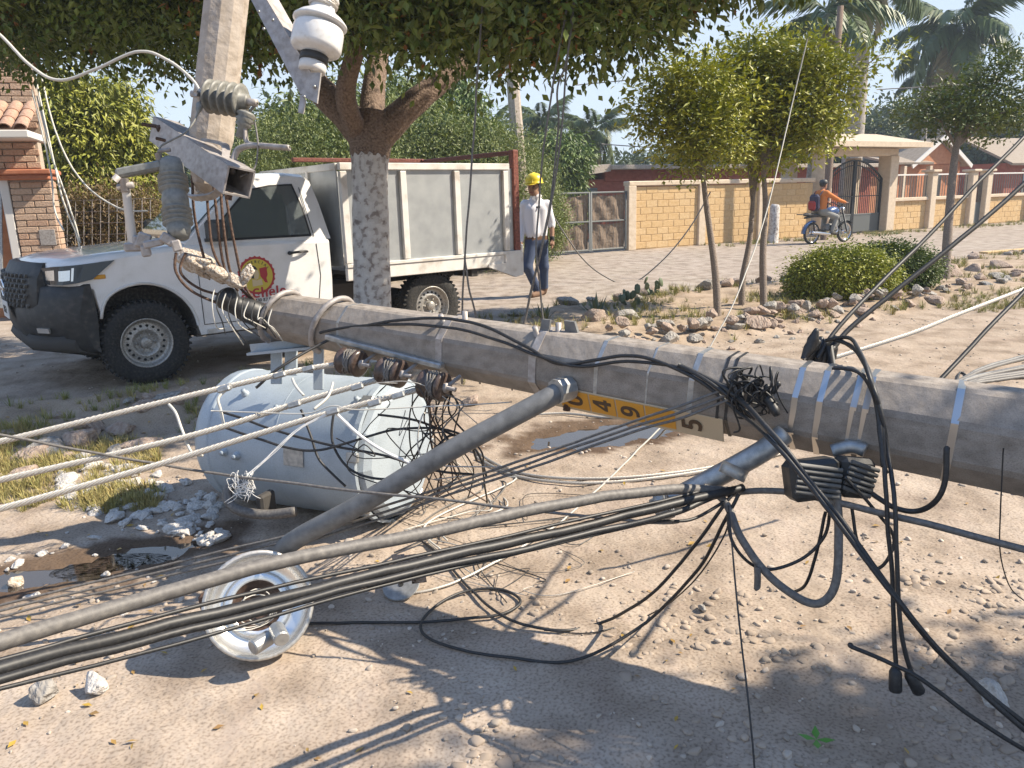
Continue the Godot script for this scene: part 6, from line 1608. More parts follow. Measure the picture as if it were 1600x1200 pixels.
func frond(sd: int, L: float, droop: float, lw: float, ll: float, n := 46, flip := 0.5) -> ArrayMesh:
	# arching rib along +x with leaflets hanging from both sides
	var r := RandomNumberGenerator.new(); r.seed = sd
	var st := mb()
	var f := func(t: float) -> Vector3: return Vector3(L * (t - 0.12 * droop * t * t), L * (0.34 * t - droop * t * t), 0)
	st.set_color(Color(1.3, 1.2, 0.8))
	var rib := PackedVector3Array()
	for i in 13: rib.append(f.call(i / 12.0))
	tube(st, rib, [0.035 * L / 3.0, 0.03 * L / 3.0, 0.025 * L / 3.0, 0.02 * L / 3.0, 0.016 * L / 3.0, 0.013 * L / 3.0, 0.01 * L / 3.0, 0.008 * L / 3.0], 4)
	for i in n:
		var t := 0.16 + 0.84 * (i + 0.5) / n
		var p: Vector3 = f.call(t); var tg: Vector3 = (f.call(t + 0.02) - f.call(t - 0.02)).normalized()
		for s in [-1.0, 1.0]:
			var l := ll * (0.55 + 0.9 * sin(PI * clampf(t * 0.9 + 0.08, 0, 1))) * r.randf_range(0.85, 1.1) * 0.75
			var d := (tg * 0.75 + Vector3(0, r.randf_range(-0.55, 0.15) - flip * 0.4, s * 0.9)).normalized()
			var w := tg.cross(d).normalized().cross(d).normalized() * lw
			var mid := p + d * l * 0.5 + Vector3(0, 0.02, 0); var tip := p + d * l + Vector3(0, -l * (0.25 + flip * 0.45), 0)
			var g := r.randf_range(0.7, 1.15); st.set_color(Color(g, g, g))
			tri(st, p, mid + w, mid - w); tri(st, mid - w, mid + w, tip)
	return done(st, M.leaf)
func tint(m: ArrayMesh, c: Color) -> StandardMaterial3D:
	var key := "leaf_%.3f_%.3f" % [c.r, c.g]
	if not M.has(key):
		var d: StandardMaterial3D = M.leaf.duplicate(); d.resource_name = key; d.albedo_color = c.linear_to_srgb(); M[key] = d
	return M[key]
func palm(label: String, base: Vector3, top: Vector3, r0: float, r1: float, L: float, cnt: int, col: Color, trunk: Material, called := "palm_tree", crownshaft := 0.0, wind := Vector3.ZERO):
	var o := thing(called, label, "palm tree", base)
	limb(o, [base - Vector3(0, 0.1, 0), base.lerp(top, 0.35) + Vector3(0.05, 0, 0), base.lerp(top, 0.7), top], [r0, r0 * 0.9, r1 * 1.1, r1], trunk, "trunk", 12)
	if crownshaft > 0.0: limb(o, [top - Vector3(0, 0.05, 0), top + Vector3(0, crownshaft * 0.5, 0), top + Vector3(0, crownshaft, 0)], [r1 * 1.05, r1 * 1.15, r1 * 0.6], M.bark_grey, "crownshaft", 10)
	var hub := top + Vector3(0, crownshaft, 0)
	var ms := [frond(11, L, 0.42, 0.02 * L, L * 0.30), frond(12, L * 0.95, 0.62, 0.02 * L, L * 0.32), frond(13, L * 0.9, 0.95, 0.02 * L, L * 0.30)]
	for i in cnt:
		var a := TAU * i * 0.381966 + rf(-0.2, 0.2)
		var lift := lerpf(0.75, -0.75, float(i) / cnt) + rf(-0.12, 0.12)
		var b := Basis(Vector3.UP, a) * Basis(Vector3.BACK, lift)
		var x := (b.x + wind * (0.5 + 0.5 * rng.randf())).normalized()
		b = Basis(x, (b.y - x * b.y.dot(x)).normalized(), x.cross((b.y - x * b.y.dot(x)).normalized()))
		inst(ms[clampi(int(3.0 * i / cnt + rf(-0.5, 0.5)), 0, 2)], "frond", o, tint(null, col * (0.8 + 0.12 * (rng.randi() % 4)) if i < cnt - 3 else col.lerp(Color(0.28, 0.22, 0.12), 0.7)), Transform3D(b, hub - base))
	return o

func tree_thing(called: String, label: String, base: Vector3, group := "") -> Node3D:
	return thing(called, label, "tree", Vector3(base.x, 0, base.z), group)

func build_vegetation():
	rng.seed = 91
	var fic := [clump(1, 34, 0.075, 0.042, 0.22)]
	var yng := [clump(31, 24, 0.085, 0.036, 0.24)]
	var mang := [clump(4, 24, 0.155, 0.043, 0.26, 0.6)]
	var feather := [clump(6, 40, 0.06, 0.018, 0.22)]
	var far := [clump(8, 22, 0.34, 0.17, 0.55)]
	# --- the big ficus with limed trunk
	var b := on(580, 578)
	var o := tree_thing("ficus_tree", "large ficus tree with whitewashed trunk shading the white truck", b)
	limb(o, [b - Vector3(0, 0.1, 0), at(582, 480, 7.2), at(580, 380, 7.15), at(578, 290, 7.1), at(578, 245, 7.1)], [0.20, 0.178, 0.172, 0.168, 0.175], M.limed_bark, "painted_trunk", 14)
	limb(o, [at(578, 250, 7.1), at(579, 215, 7.1), at(580, 180, 7.1)], [0.176, 0.20, 0.19], M.bark, "trunk", 14)
	limb(o, [at(572, 222, 7.1), at(545, 185, 7.05), at(500, 140, 6.95), at(440, 60, 6.8), at(360, -60, 6.6)], [0.15, 0.145, 0.125, 0.10, 0.06], M.bark)
	limb(o, [at(588, 218, 7.1), at(620, 185, 7.1), at(660, 150, 7.15), at(710, 110, 7.3), at(800, 20, 7.5), at(880, -80, 7.6)], [0.15, 0.135, 0.115, 0.095, 0.07, 0.04], M.bark)
	limb(o, [at(580, 200, 7.1), at(585, 130, 7.4), at(600, 40, 7.7), at(620, -80, 8.0)], [0.13, 0.11, 0.09, 0.05], M.bark)
	limb(o, [at(560, 210, 7.05), at(540, 150, 6.6), at(560, 60, 6.2), at(580, -60, 5.9)], [0.10, 0.09, 0.07, 0.04], M.bark)
	var c := b
	var fel := []
	for v in [[0, 70], [110, 88], [215, 70], [320, 100], [430, 72], [540, 40], [650, 66], [760, 84], [850, 62], [935, 72], [1030, 0], [1130, -35], [1230, -55]]:
		for q in ([[6.4, -8.0], [7.2, 0.0], [8.3, 14.0]] if v[0] < 480 else [[5.3, -14.0], [5.7, 0.0], [6.1, 8.0]]):
			var e := at(v[0] + rf(-25, 25), v[1] + q[1] + rf(-12, 8), q[0])
			fel.append([e + Vector3(0, 0.78, 0), Vector3(rf(0.75, 0.95), 0.86, rf(0.65, 0.8))])
			if q[0] > 5.5: fel.append([e + Vector3(rf(-0.3, 0.3), 2.0, 0), Vector3(1.0, 1.0, 0.75)])
	crown(o, fel, 14500, fic, 0.95, Color(0.06, 0.09, 0.02), Color(0.19, 0.23, 0.042), 0.5, 0.0, "crown", Color(0.26, 0.11, 0.03, 0.10))
	# --- tree outside the frame whose crown shades the foot of the picture
	var sb := Vector3(6.5, 0, -1.06)
	var so := tree_thing("ficus_tree", "trimmed ficus tree beside the road whose shade falls on the cobbles", sb)
	limb(so, [sb, sb + Vector3(0, 1.5, 0), sb + Vector3(0.05, 3.3, 0)], [0.17, 0.14, 0.1], M.limed_bark, "trunk")
	crown(so, [[sb + Vector3(-1.2, 4.0, 0.05), Vector3(1.15, 0.85, 1.05)], [sb + Vector3(0.1, 4.1, -0.02), Vector3(1.25, 0.9, 1.2)], [sb + Vector3(1.4, 4.1, 0.0), Vector3(1.25, 0.9, 1.22)], [sb + Vector3(-0.3, 4.1, 1.1), Vector3(1.6, 0.8, 1.2)]], 5200, fic, 1.3, Color(0.045, 0.068, 0.016), Color(0.12, 0.15, 0.03), 0.3, -0.5)
	# --- broad leaved tree behind the gatehouse
	var mb_ := at(150, 330, 14.5); mb_.y = 0
	var mo := tree_thing("mango_tree", "bright yellow green tree with drooping leaves behind the white truck", mb_)
	limb(mo, [mb_, mb_ + Vector3(0, 1.5, 0), mb_ + Vector3(0.1, 3.2, 0)], [0.16, 0.13, 0.08], M.bark, "trunk")
	crown(mo, [[at(150, 250, 14.5), Vector3(1.05, 1.2, 1.0)], [at(110, 200, 14.3), Vector3(0.9, 1.0, 0.9)], [at(190, 240, 14.6), Vector3(0.6, 0.7, 0.7)], [at(170, 320, 14.4), Vector3(0.9, 0.6, 0.8)], [at(205, 205, 14.6), Vector3(0.35, 0.35, 0.4)], [at(150, 165, 14.5), Vector3(0.8, 0.6, 0.8)]], 1500, mang, 1.0, Color(0.15, 0.18, 0.025), Color(0.36, 0.35, 0.06), 0.6, 0.1)
	# --- dry hedge with wire netting
	var db := at(140, 345, 12.4); db.y = 0
	var dho := thing("dry_hedge", "dry brown hedge behind wire netting beside the brick gatehouse", "hedge", db)
	crown(dho, [[at(120, 350, 12.4), Vector3(0.55, 0.5, 0.3)], [at(175, 350, 12.4), Vector3(0.6, 0.5, 0.3)], [at(150, 420, 12.4), Vector3(0.9, 0.6, 0.3)], [at(230, 345, 12.6), Vector3(0.5, 0.45, 0.3)]], 700, feather, 1.1, Color(0.17, 0.11, 0.06), Color(0.26, 0.19, 0.10), 0.5, 0.05, "twigs")
	var nt := mb()
	for i in 12: beam(nt, at(92 + i * 13, 312, 11.9) - db, at(92 + i * 13, 470, 11.9) - db, 0.008, 0.008, Vector3.BACK)
	for i in 9: beam(nt, at(92, 314 + i * 18, 11.9) - db, at(240, 310 + i * 18, 11.9) - db, 0.008, 0.008)
	part(nt, "wire_netting", M.weathered_steel, dho)
	# --- loose bushes behind the truck
	for v in [[450, 245, 15.0, 1.0, 0.75, 0, "feathery pale green bush just above the white cab roof"], [420, 300, 14.5, 0.9, 0.7, 0, "low feathery bush behind the windscreen of the white truck"], [500, 225, 16.5, 1.3, 1.0, 1, "leafy bush between broken pole top and whitewashed trunk"], [640, 225, 16.0, 1.3, 0.9, 0, "feathery bush just beyond the maroon rail beside the whitewashed trunk"], [700, 250, 17.0, 1.2, 0.9, 1, "leafy bush above the middle of the aluminium box"], [770, 270, 16.0, 1.0, 0.9, 0, "feathery bush behind the maroon rear post of the truck"], [820, 300, 17.5, 0.7, 0.8, 0, "tall feathery bush behind the walking person's hard hat"], [848, 345, 18.6, 0.45, 0.7, 0, "grey green bush touching the cloth covered gate"], [590, 190, 19.0, 1.6, 1.2, 1, "tall leafy bush rising behind the trunk fork"], [690, 190, 20.0, 1.2, 1.2, 2, "round mid green tree below the canopy beside the leaning concrete pole"], [872, 250, 24.0, 0.9, 0.8, 2, "round mid green tree between leaning pole and red building"], [560, 300, 15.0, 1.4, 0.9, 0, "feathery bush hidden behind truck box and cab"]]:
		var p := at(v[0], v[1], v[2]); var bs := Vector3(p.x, 0, p.z)
		var lab: String = v[6]
		var bo := thing("roadside_bush", lab, "bush", bs, "bushes behind the truck")
		limb(bo, [bs, bs + Vector3(0.05, p.y * 0.5, 0), p], [0.07, 0.05, 0.03], M.bark_grey, "stem", 6)
		crown(bo, [[p, Vector3(v[3], v[4], v[3])], [Vector3(p.x, p.y * 0.5, p.z), Vector3(v[3] * 0.8, p.y * 0.5, v[3] * 0.7)]], 620, feather if v[5] == 0 else mang, 1.25, [Color(0.13, 0.17, 0.06), Color(0.08, 0.12, 0.035), Color(0.08, 0.13, 0.035)][v[5]], [Color(0.28, 0.31, 0.12), Color(0.20, 0.24, 0.07), Color(0.18, 0.24, 0.06)][v[5]], 0.6, 0.08, "foliage")
	# --- young trees of the planted strip
	var yg := "young street trees of the planted strip"
	var yl := [["young tree with a slightly bowed bare trunk and yellow green crown", [1122, 508], [[1122, 510, 0], [1118, 430, 0], [1105, 330, 0], [1095, 250, 0]], [[1075, 205, 0.5, 0.3], [1035, 165, 0.38, 0.26], [1110, 150, 0.5, 0.3], [1020, 200, 0.22, 0.12], [1060, 125, 0.42, 0.24], [1120, 225, 0.4, 0.22], [1085, 250, 0.35, 0.16]]],
		["young tree with a thin kinked trunk between two straighter ones", [1160, 490], [[1152, 495, 0], [1160, 440, 0], [1172, 370, 0], [1178, 280, 0]], [[1160, 220, 0.45, 0.28], [1200, 140, 0.5, 0.3], [1150, 165, 0.5, 0.28], [1180, 95, 0.5, 0.25], [1215, 190, 0.42, 0.25], [1140, 110, 0.4, 0.22]]],
		["young tree with straight trunk and the fullest yellow green crown", [1194, 495], [[1194, 497, 0], [1192, 400, 0], [1196, 320, 0], [1190, 240, 0]], [[1240, 170, 0.5, 0.32], [1195, 240, 0.4, 0.2], [1275, 205, 0.4, 0.22], [1310, 110, 0.38, 0.16], [1258, 120, 0.5, 0.28], [1375, 86, 0.25, 0.08], [1225, 85, 0.45, 0.22], [1295, 160, 0.38, 0.2], [1245, 225, 0.35, 0.16]]]]
	for v in yl:
		var bs := on(v[1][0], v[1][1]); var dd := -(cam.basis.transposed() * (bs - cam.position)).z
		var yo := tree_thing("young_tree", v[0], bs, yg)
		var pts := []
		for q in v[2]: pts.append(at(q[0], q[1], dd))
		pts[0] = bs - Vector3(0, 0.03, 0)
		limb(yo, pts, [0.048, 0.042, 0.034, 0.022], M.bark_grey, "trunk", 9)
		var top: Vector3 = pts[pts.size() - 1]
		var el := []
		for q in v[3]:
			var e := at(q[0], q[1], dd)
			el.append([e, Vector3(q[2], q[3], q[2] * 0.9)])
			limb(yo, [pts[2].lerp(top, 0.6), top.lerp(e, 0.4) + Vector3(0, 0.05, 0), e], [0.022, 0.014, 0.007], M.bark_grey, "limb", 6)
		crown(yo, el, 600, yng, 0.85, Color(0.16, 0.19, 0.022), Color(0.48, 0.46, 0.08), 0.55, 0.12)
	var sl := on(1476, 446); var sd := -(cam.basis.transposed() * (sl - cam.position)).z
	var slo := tree_thing("slim_tree", "slim leaning tree with small dark crown above the rocks", sl)
	limb(slo, [sl, at(1482, 350, sd), at(1490, 260, sd), at(1500, 190, sd)], [0.075, 0.065, 0.055, 0.04], M.bark_grey, "trunk", 10)
	var se := []
	for q in [[1490, 180, 0.5, 0.24], [1440, 172, 0.4, 0.18], [1545, 190, 0.5, 0.24], [1560, 125, 0.4, 0.3], [1600, 165, 0.45, 0.3], [1500, 150, 0.4, 0.2], [1580, 100, 0.3, 0.25]]:
		var e := at(q[0], q[1], sd); se.append([e, Vector3(q[2], q[3], q[2])])
		limb(slo, [at(1494, 230, sd), at(1497, 205, sd).lerp(e, 0.5), e], [0.03, 0.02, 0.008], M.bark_grey, "limb", 6)
	crown(slo, se, 620, yng, 0.9, Color(0.055, 0.085, 0.02), Color(0.17, 0.20, 0.05), 0.55, 0.24)
	# --- clipped bushes, agaves, prickly pear
	var hb := on(1315, 476)
	for v in [[on(1312, 474), Vector3(0.62, 0.36, 0.5), "clipped round bush with bright yellow green top beside the stones", Color(0.16, 0.20, 0.022), Color(0.42, 0.41, 0.06), 0.36], [on(1385, 460), Vector3(0.55, 0.34, 0.45), "darker clipped bush touching the bright one", Color(0.05, 0.08, 0.015), Color(0.13, 0.17, 0.03), 0.36]]:
		var bo := thing("clipped_bush", v[2], "bush", v[0])
		limb(bo, [v[0], v[0] + Vector3(0, 0.2, 0), v[0] + Vector3(0.02, 0.4, 0)], [0.03, 0.025, 0.02], M.bark_grey, "stem", 6)
		crown(bo, [[v[0] + Vector3(0, v[5], 0), v[1]], [v[0] + Vector3(-0.25, v[5] - 0.02, 0.05), v[1] * 0.75], [v[0] + Vector3(0.25, v[5], 0), v[1] * 0.75]], 1500, fic, 0.55, v[3], v[4], 0.75, -0.15, "foliage")
	for v in [[848, 508, 0.30, "small spiky agave beside the hanging wires"], [932, 498, 0.34, "grey green agave beside the stones of the strip"]]:
		var bs := on(v[0], v[1])
		var ao := thing("agave", v[3], "plant", bs)
		for i in 13:
			var a := TAU * i * 0.382; var el := lerpf(1.35, 0.5, i / 13.0)
			var d := Vector3(cos(a) * cos(el), sin(el), sin(a) * cos(el)); var s := Vector3(-sin(a), 0, cos(a))
			var st := mb(); var L: float = v[2] * rf(0.8, 1.1)
			var up := s.cross(d)
			var r1 := d * L * 0.45
			for sg in [-1.0, 1.0]:
				tri(st, Vector3.ZERO + up * 0.01, s * 0.022 * sg, r1 + s * 0.028 * sg); tri(st, up * 0.01, r1 + s * 0.028 * sg, r1 + up * 0.01)
				tri(st, r1 + up * 0.01, r1 + s * 0.028 * sg, d * L)
			inst(done(st, mat("agave_green", lin(0.11, 0.14, 0.08), 0.6) if not M.has("agave_green") else M.agave_green), "leaf", ao)
	for v in [[985, 478], [1018, 462]]:
		var bs := on(v[0], v[1] + 10)
		var po := thing("prickly_pear", "small grey green cactus with oval pads among the stones", "cactus", bs, "cactus plants on the planted strip")
		for i in 9:
			var h := rf(0.05, 0.34); var st := mb(true)
			lathe(st, [Vector2(0, -0.07), Vector2(0.03, -0.055), Vector2(0.045, 0), Vector2(0.035, 0.05), Vector2(0, 0.07)], 10, Transform3D(Basis.from_euler(Vector3(rf(-0.6, 0.6), rf(0, 3), rf(-0.7, 0.7))) * Basis.from_scale(Vector3(1, 1, 0.3)), Vector3(rf(-0.12, 0.12), h, rf(-0.08, 0.08))))
			inst(done(st, M.agave_green), "pad", po)
	# --- palms and far trees
	var cocos := Color(0.10, 0.13, 0.04)
	for v in [["coconut palm with wind blown fronds beyond the red building", 928, 205, 36.0, 1.9], ["coconut palm half hidden behind the leaning concrete pole", 848, 190, 38.0, 1.9], ["short pale palm between truck box and concrete pole", 762, 205, 30.0, 1.3]]:
		var t := at(v[1], v[2], v[3])
		palm(v[0], Vector3(t.x - 0.2, 0, t.z), t, 0.26, 0.17, v[4], 20, cocos, M.palm_trunk, "coconut_palm", 0.0, Vector3(-0.25, 0.0, 0.0))
	var t1 := at(1352, -10, 30.0); palm("tall royal palm with smooth grey trunk behind the cream portal", Vector3(t1.x - 0.15, 0, t1.z), t1, 0.42, 0.33, 3.0, 18, Color(0.075, 0.11, 0.03), M.palm_trunk, "royal_palm", 1.0)
	var t2 := at(1490, 80, 40.0); palm("royal palm with full drooping crown farther down the street", Vector3(t2.x - 0.3, 0, t2.z), t2, 0.36, 0.27, 3.6, 22, Color(0.075, 0.11, 0.03), M.palm_trunk, "royal_palm", 1.1)
	var t3 := at(1452, 128, 46.0); palm("thinner royal palm beside the full crowned one", Vector3(t3.x - 0.1, 0, t3.z), t3, 0.2, 0.14, 2.2, 14, Color(0.07, 0.10, 0.03), M.palm_trunk, "royal_palm", 0.5)
	var t4 := at(1292, 40, 27.0); palm("royal palm with low fronds hanging over the portal roof", Vector3(t4.x, 0, t4.z - 1.0), t4, 0.2, 0.15, 2.6, 14, Color(0.075, 0.11, 0.03), M.palm_trunk, "royal_palm", 0.4)
	for v in [[1460, 200, 60, 4.0, 1.6], [1560, 215, 55, 3.5, 1.9], [1400, 195, 62, 3.5, 1.6], [1250, 215, 50, 3.0, 1.2], [1040, 258, 60, 5.0, 0.5], [960, 262, 70, 5.0, 0.5], [1130, 245, 60, 5.0, 0.8], [740, 245, 45, 3.0, 1.2], [610, 210, 50, 5.0, 1.8], [480, 210, 45, 4.5, 1.5], [330, 260, 40, 4.5, 1.2], [1590, 235, 50, 3.0, 2.0], [1340, 215, 58, 3.0, 1.3], [30, 260, 60, 7.0, 2.2], [-60, 250, 50, 7.0, 2.2]]:
		var p := at(v[0], v[1], v[2]); var bs := Vector3(p.x, 0, p.z)
		var bo := tree_thing("distant_tree", "hazy green tree in the distance beyond the street walls", bs, "distant trees")
		limb(bo, [bs, Vector3(p.x, p.y * 0.5, p.z), p], [0.25, 0.2, 0.1], M.bark, "trunk", 6)
		crown(bo, [[p, Vector3(v[3], v[4], v[3])], [Vector3(p.x, p.y * 0.45, p.z), Vector3(v[3] * 0.9, p.y * 0.5, v[3] * 0.9)]], 520, far, 1.2, Color(0.05, 0.075, 0.025), Color(0.12, 0.145, 0.05), 0.7, 0.0)

# ---------- people ----------
func figure(bones: Array, cell: float, k := 0.035) -> ArrayMesh:
	# bones: [a, b, radius a, radius b, colour]; tapered capsules joined by a smooth minimum and meshed as surface nets
	var lo := Vector3.ONE * 99.0; var hi := -lo
	for b in bones:
		var m: float = maxf(b[2], b[3]) + 0.05
		for p in [b[0], b[1]]: lo = lo.min(p - Vector3.ONE * m); hi = hi.max(p + Vector3.ONE * m)
	var n := Vector3i(((hi - lo) / cell).ceil()) + Vector3i.ONE
	var f := PackedFloat32Array(); f.resize(n.x * n.y * n.z); f.fill(1.0)
	var best := PackedFloat32Array(); best.resize(f.size()); best.fill(9.0)
	var who := PackedInt32Array(); who.resize(f.size())
	for bi in bones.size():
		var b: Array = bones[bi]
		var pa: Vector3 = b[0]; var ba: Vector3 = b[1] - b[0]
		var bb := maxf(ba.dot(ba), 1e-8)
		var ra: float = b[2]; var rb: float = b[3]
		var m := maxf(ra, rb) + 0.045
		var i0 := Vector3i(((pa.min(b[1]) - Vector3.ONE * m - lo) / cell).floor()).max(Vector3i.ZERO)
		var i1 := Vector3i(((pa.max(b[1]) + Vector3.ONE * m - lo) / cell).ceil()).min(n - Vector3i.ONE)
		var kk: float = b[5] if b.size() > 5 else k
		for z in range(i0.z, i1.z + 1):
			for y in range(i0.y, i1.y + 1):
				var row := (z * n.y + y) * n.x
				for x in range(i0.x, i1.x + 1):
					var p := lo + Vector3(x, y, z) * cell - pa
					var t := clampf(p.dot(ba) / bb, 0.0, 1.0)
					var d := (p - ba * t).length() - lerpf(ra, rb, t)
					var e := f[row + x]
					var h := maxf(kk - absf(e - d), 0.0) / kk
					f[row + x] = minf(e, d) - h * h * kk * 0.25
					if d < best[row + x]: best[row + x] = d; who[row + x] = bi
	var vid := {}
	var pos := PackedVector3Array(); var col := PackedColorArray(); var nor := PackedVector3Array(); var idx := PackedInt32Array()
	var o8 := [0, 1, n.x, n.x + 1, n.x * n.y, n.x * n.y + 1, n.x * n.y + n.x, n.x * n.y + n.x + 1]
	var ed := [[0, 1], [2, 3], [4, 5], [6, 7], [0, 2], [1, 3], [4, 6], [5, 7], [0, 4], [1, 5], [2, 6], [3, 7]]
	for z in n.z - 1:
		for y in n.y - 1:
			for x in n.x - 1:
				var c: int = (z * n.y + y) * n.x + x
				var neg := 0
				for q in o8:
					if f[c + q] < 0.0: neg += 1
				if neg == 0 or neg == 8: continue
				var s := Vector3.ZERO; var cnt := 0
				for e in ed:
					var a := f[c + o8[e[0]]]; var b2 := f[c + o8[e[1]]]
					if (a < 0.0) != (b2 < 0.0):
						var t := a / (a - b2)
						s += Vector3(e[0] & 1, (e[0] >> 1) & 1, e[0] >> 2).lerp(Vector3(e[1] & 1, (e[1] >> 1) & 1, e[1] >> 2), t); cnt += 1
				s /= cnt
				vid[c] = pos.size()
				pos.append(lo + (Vector3(x, y, z) + s) * cell)
				nor.append(Vector3(f[c + o8[1]] - f[c] + f[c + o8[7]] - f[c + o8[6]], f[c + o8[2]] - f[c] + f[c + o8[7]] - f[c + o8[5]], f[c + o8[4]] - f[c] + f[c + o8[7]] - f[c + o8[3]]).normalized())
				col.append(bones[who[c + o8[0 if s.length() < 0.9 else 7]]][4])
	for c in vid:
		var x: int = c % n.x; var y: int = (c / n.x) % n.y; var z: int = c / (n.x * n.y)
		var dirs := [[1, n.x, n.x * n.y], [n.x, n.x * n.y, 1], [n.x * n.y, 1, n.x]]
		var at0 := [x, y, z]
		for a in 3:
			var d: Array = dirs[a]
			if at0[(a + 1) % 3] == 0 or at0[(a + 2) % 3] == 0: continue
			var s0 := f[c] < 0.0
			if s0 == (f[c + d[0]] < 0.0): continue
			var q := [c, c - d[1], c - d[1] - d[2], c - d[2]]
			if not (vid.has(q[1]) and vid.has(q[2]) and vid.has(q[3])): continue
			if s0: idx.append_array(PackedInt32Array([vid[q[0]], vid[q[2]], vid[q[1]], vid[q[0]], vid[q[3]], vid[q[2]]]))
			else: idx.append_array(PackedInt32Array([vid[q[0]], vid[q[1]], vid[q[2]], vid[q[0]], vid[q[2]], vid[q[3]]]))
	var arr := []; arr.resize(Mesh.ARRAY_MAX)
	arr[Mesh.ARRAY_VERTEX] = pos; arr[Mesh.ARRAY_NORMAL] = nor; arr[Mesh.ARRAY_COLOR] = col; arr[Mesh.ARRAY_INDEX] = idx
	var m := ArrayMesh.new(); m.add_surface_from_arrays(Mesh.PRIMITIVE_TRIANGLES, arr); m.surface_set_material(0, M.figure)
	return m
func head_bones(c: Vector3, fw: Vector3, skin: Color, hair: Color) -> Array:
	var up := Vector3.UP; var sd := fw.cross(up).normalized()
	var dark := Color(0.03, 0.02, 0.015)
	return [[c + up * 0.035 - fw * 0.015, c + up * 0.03 - fw * 0.02, 0.098, 0.098, hair], [c + fw * 0.025 + up * 0.02, c + fw * 0.03 - up * 0.05, 0.082, 0.07, skin], [c + fw * 0.045 - up * 0.085, c + fw * 0.04 - up * 0.075, 0.048, 0.05, skin],
		[c + fw * 0.108 - up * 0.005, c + fw * 0.122 - up * 0.03, 0.009, 0.015, skin, 0.015], [c + sd * 0.085 - up * 0.005, c + sd * 0.088 - up * 0.035, 0.018, 0.013, skin, 0.012], [c - sd * 0.085 - up * 0.005, c - sd * 0.088 - up * 0.035, 0.018, 0.013, skin, 0.012],
		[c + fw * 0.092 + sd * 0.033 + up * 0.008, c + fw * 0.094 + sd * 0.035 + up * 0.008, 0.012, 0.012, dark, 0.008], [c + fw * 0.092 - sd * 0.033 + up * 0.008, c + fw * 0.094 - sd * 0.035 + up * 0.008, 0.012, 0.012, dark, 0.008], [c + fw * 0.088 + sd * 0.02 - up * 0.062, c + fw * 0.088 - sd * 0.02 - up * 0.062, 0.010, 0.010, Color(0.22, 0.08, 0.06), 0.01]]
func hand_bones(w: Vector3, d: Vector3, side: Vector3, skin: Color, curl := 0.4) -> Array:
	# palm from the wrist along d; four fingers of unequal length, thumb from the side of the palm
	var nrm := d.cross(side).normalized()
	var r := [[w, w + d * 0.075, 0.026, 0.032, skin, 0.02], [w + d * 0.03 - side * 0.02, w + d * 0.07 + side * 0.02, 0.02, 0.022, skin, 0.02]]
	for i in 4:
		var b := w + d * 0.088 + side * (0.03 - 0.02 * i)
		var l: float = [0.055, 0.066, 0.062, 0.046][i]
		var mid := b + (d + nrm * curl * 0.4).normalized() * l * 0.55
		r.append([b, mid, 0.0105, 0.01, skin, 0.006]); r.append([mid, mid + (d + nrm * curl * 1.4).normalized() * l * 0.5, 0.01, 0.0085, skin, 0.006])
	var tb := w + d * 0.03 + side * 0.03
	var tm := tb + (d * 0.7 + side * 0.7 + nrm * 0.3).normalized() * 0.04
	r.append([tb, tm, 0.013, 0.011, skin, 0.01]); r.append([tm, tm + (d + nrm * 0.4).normalized() * 0.03, 0.011, 0.009, skin, 0.006])
	return r

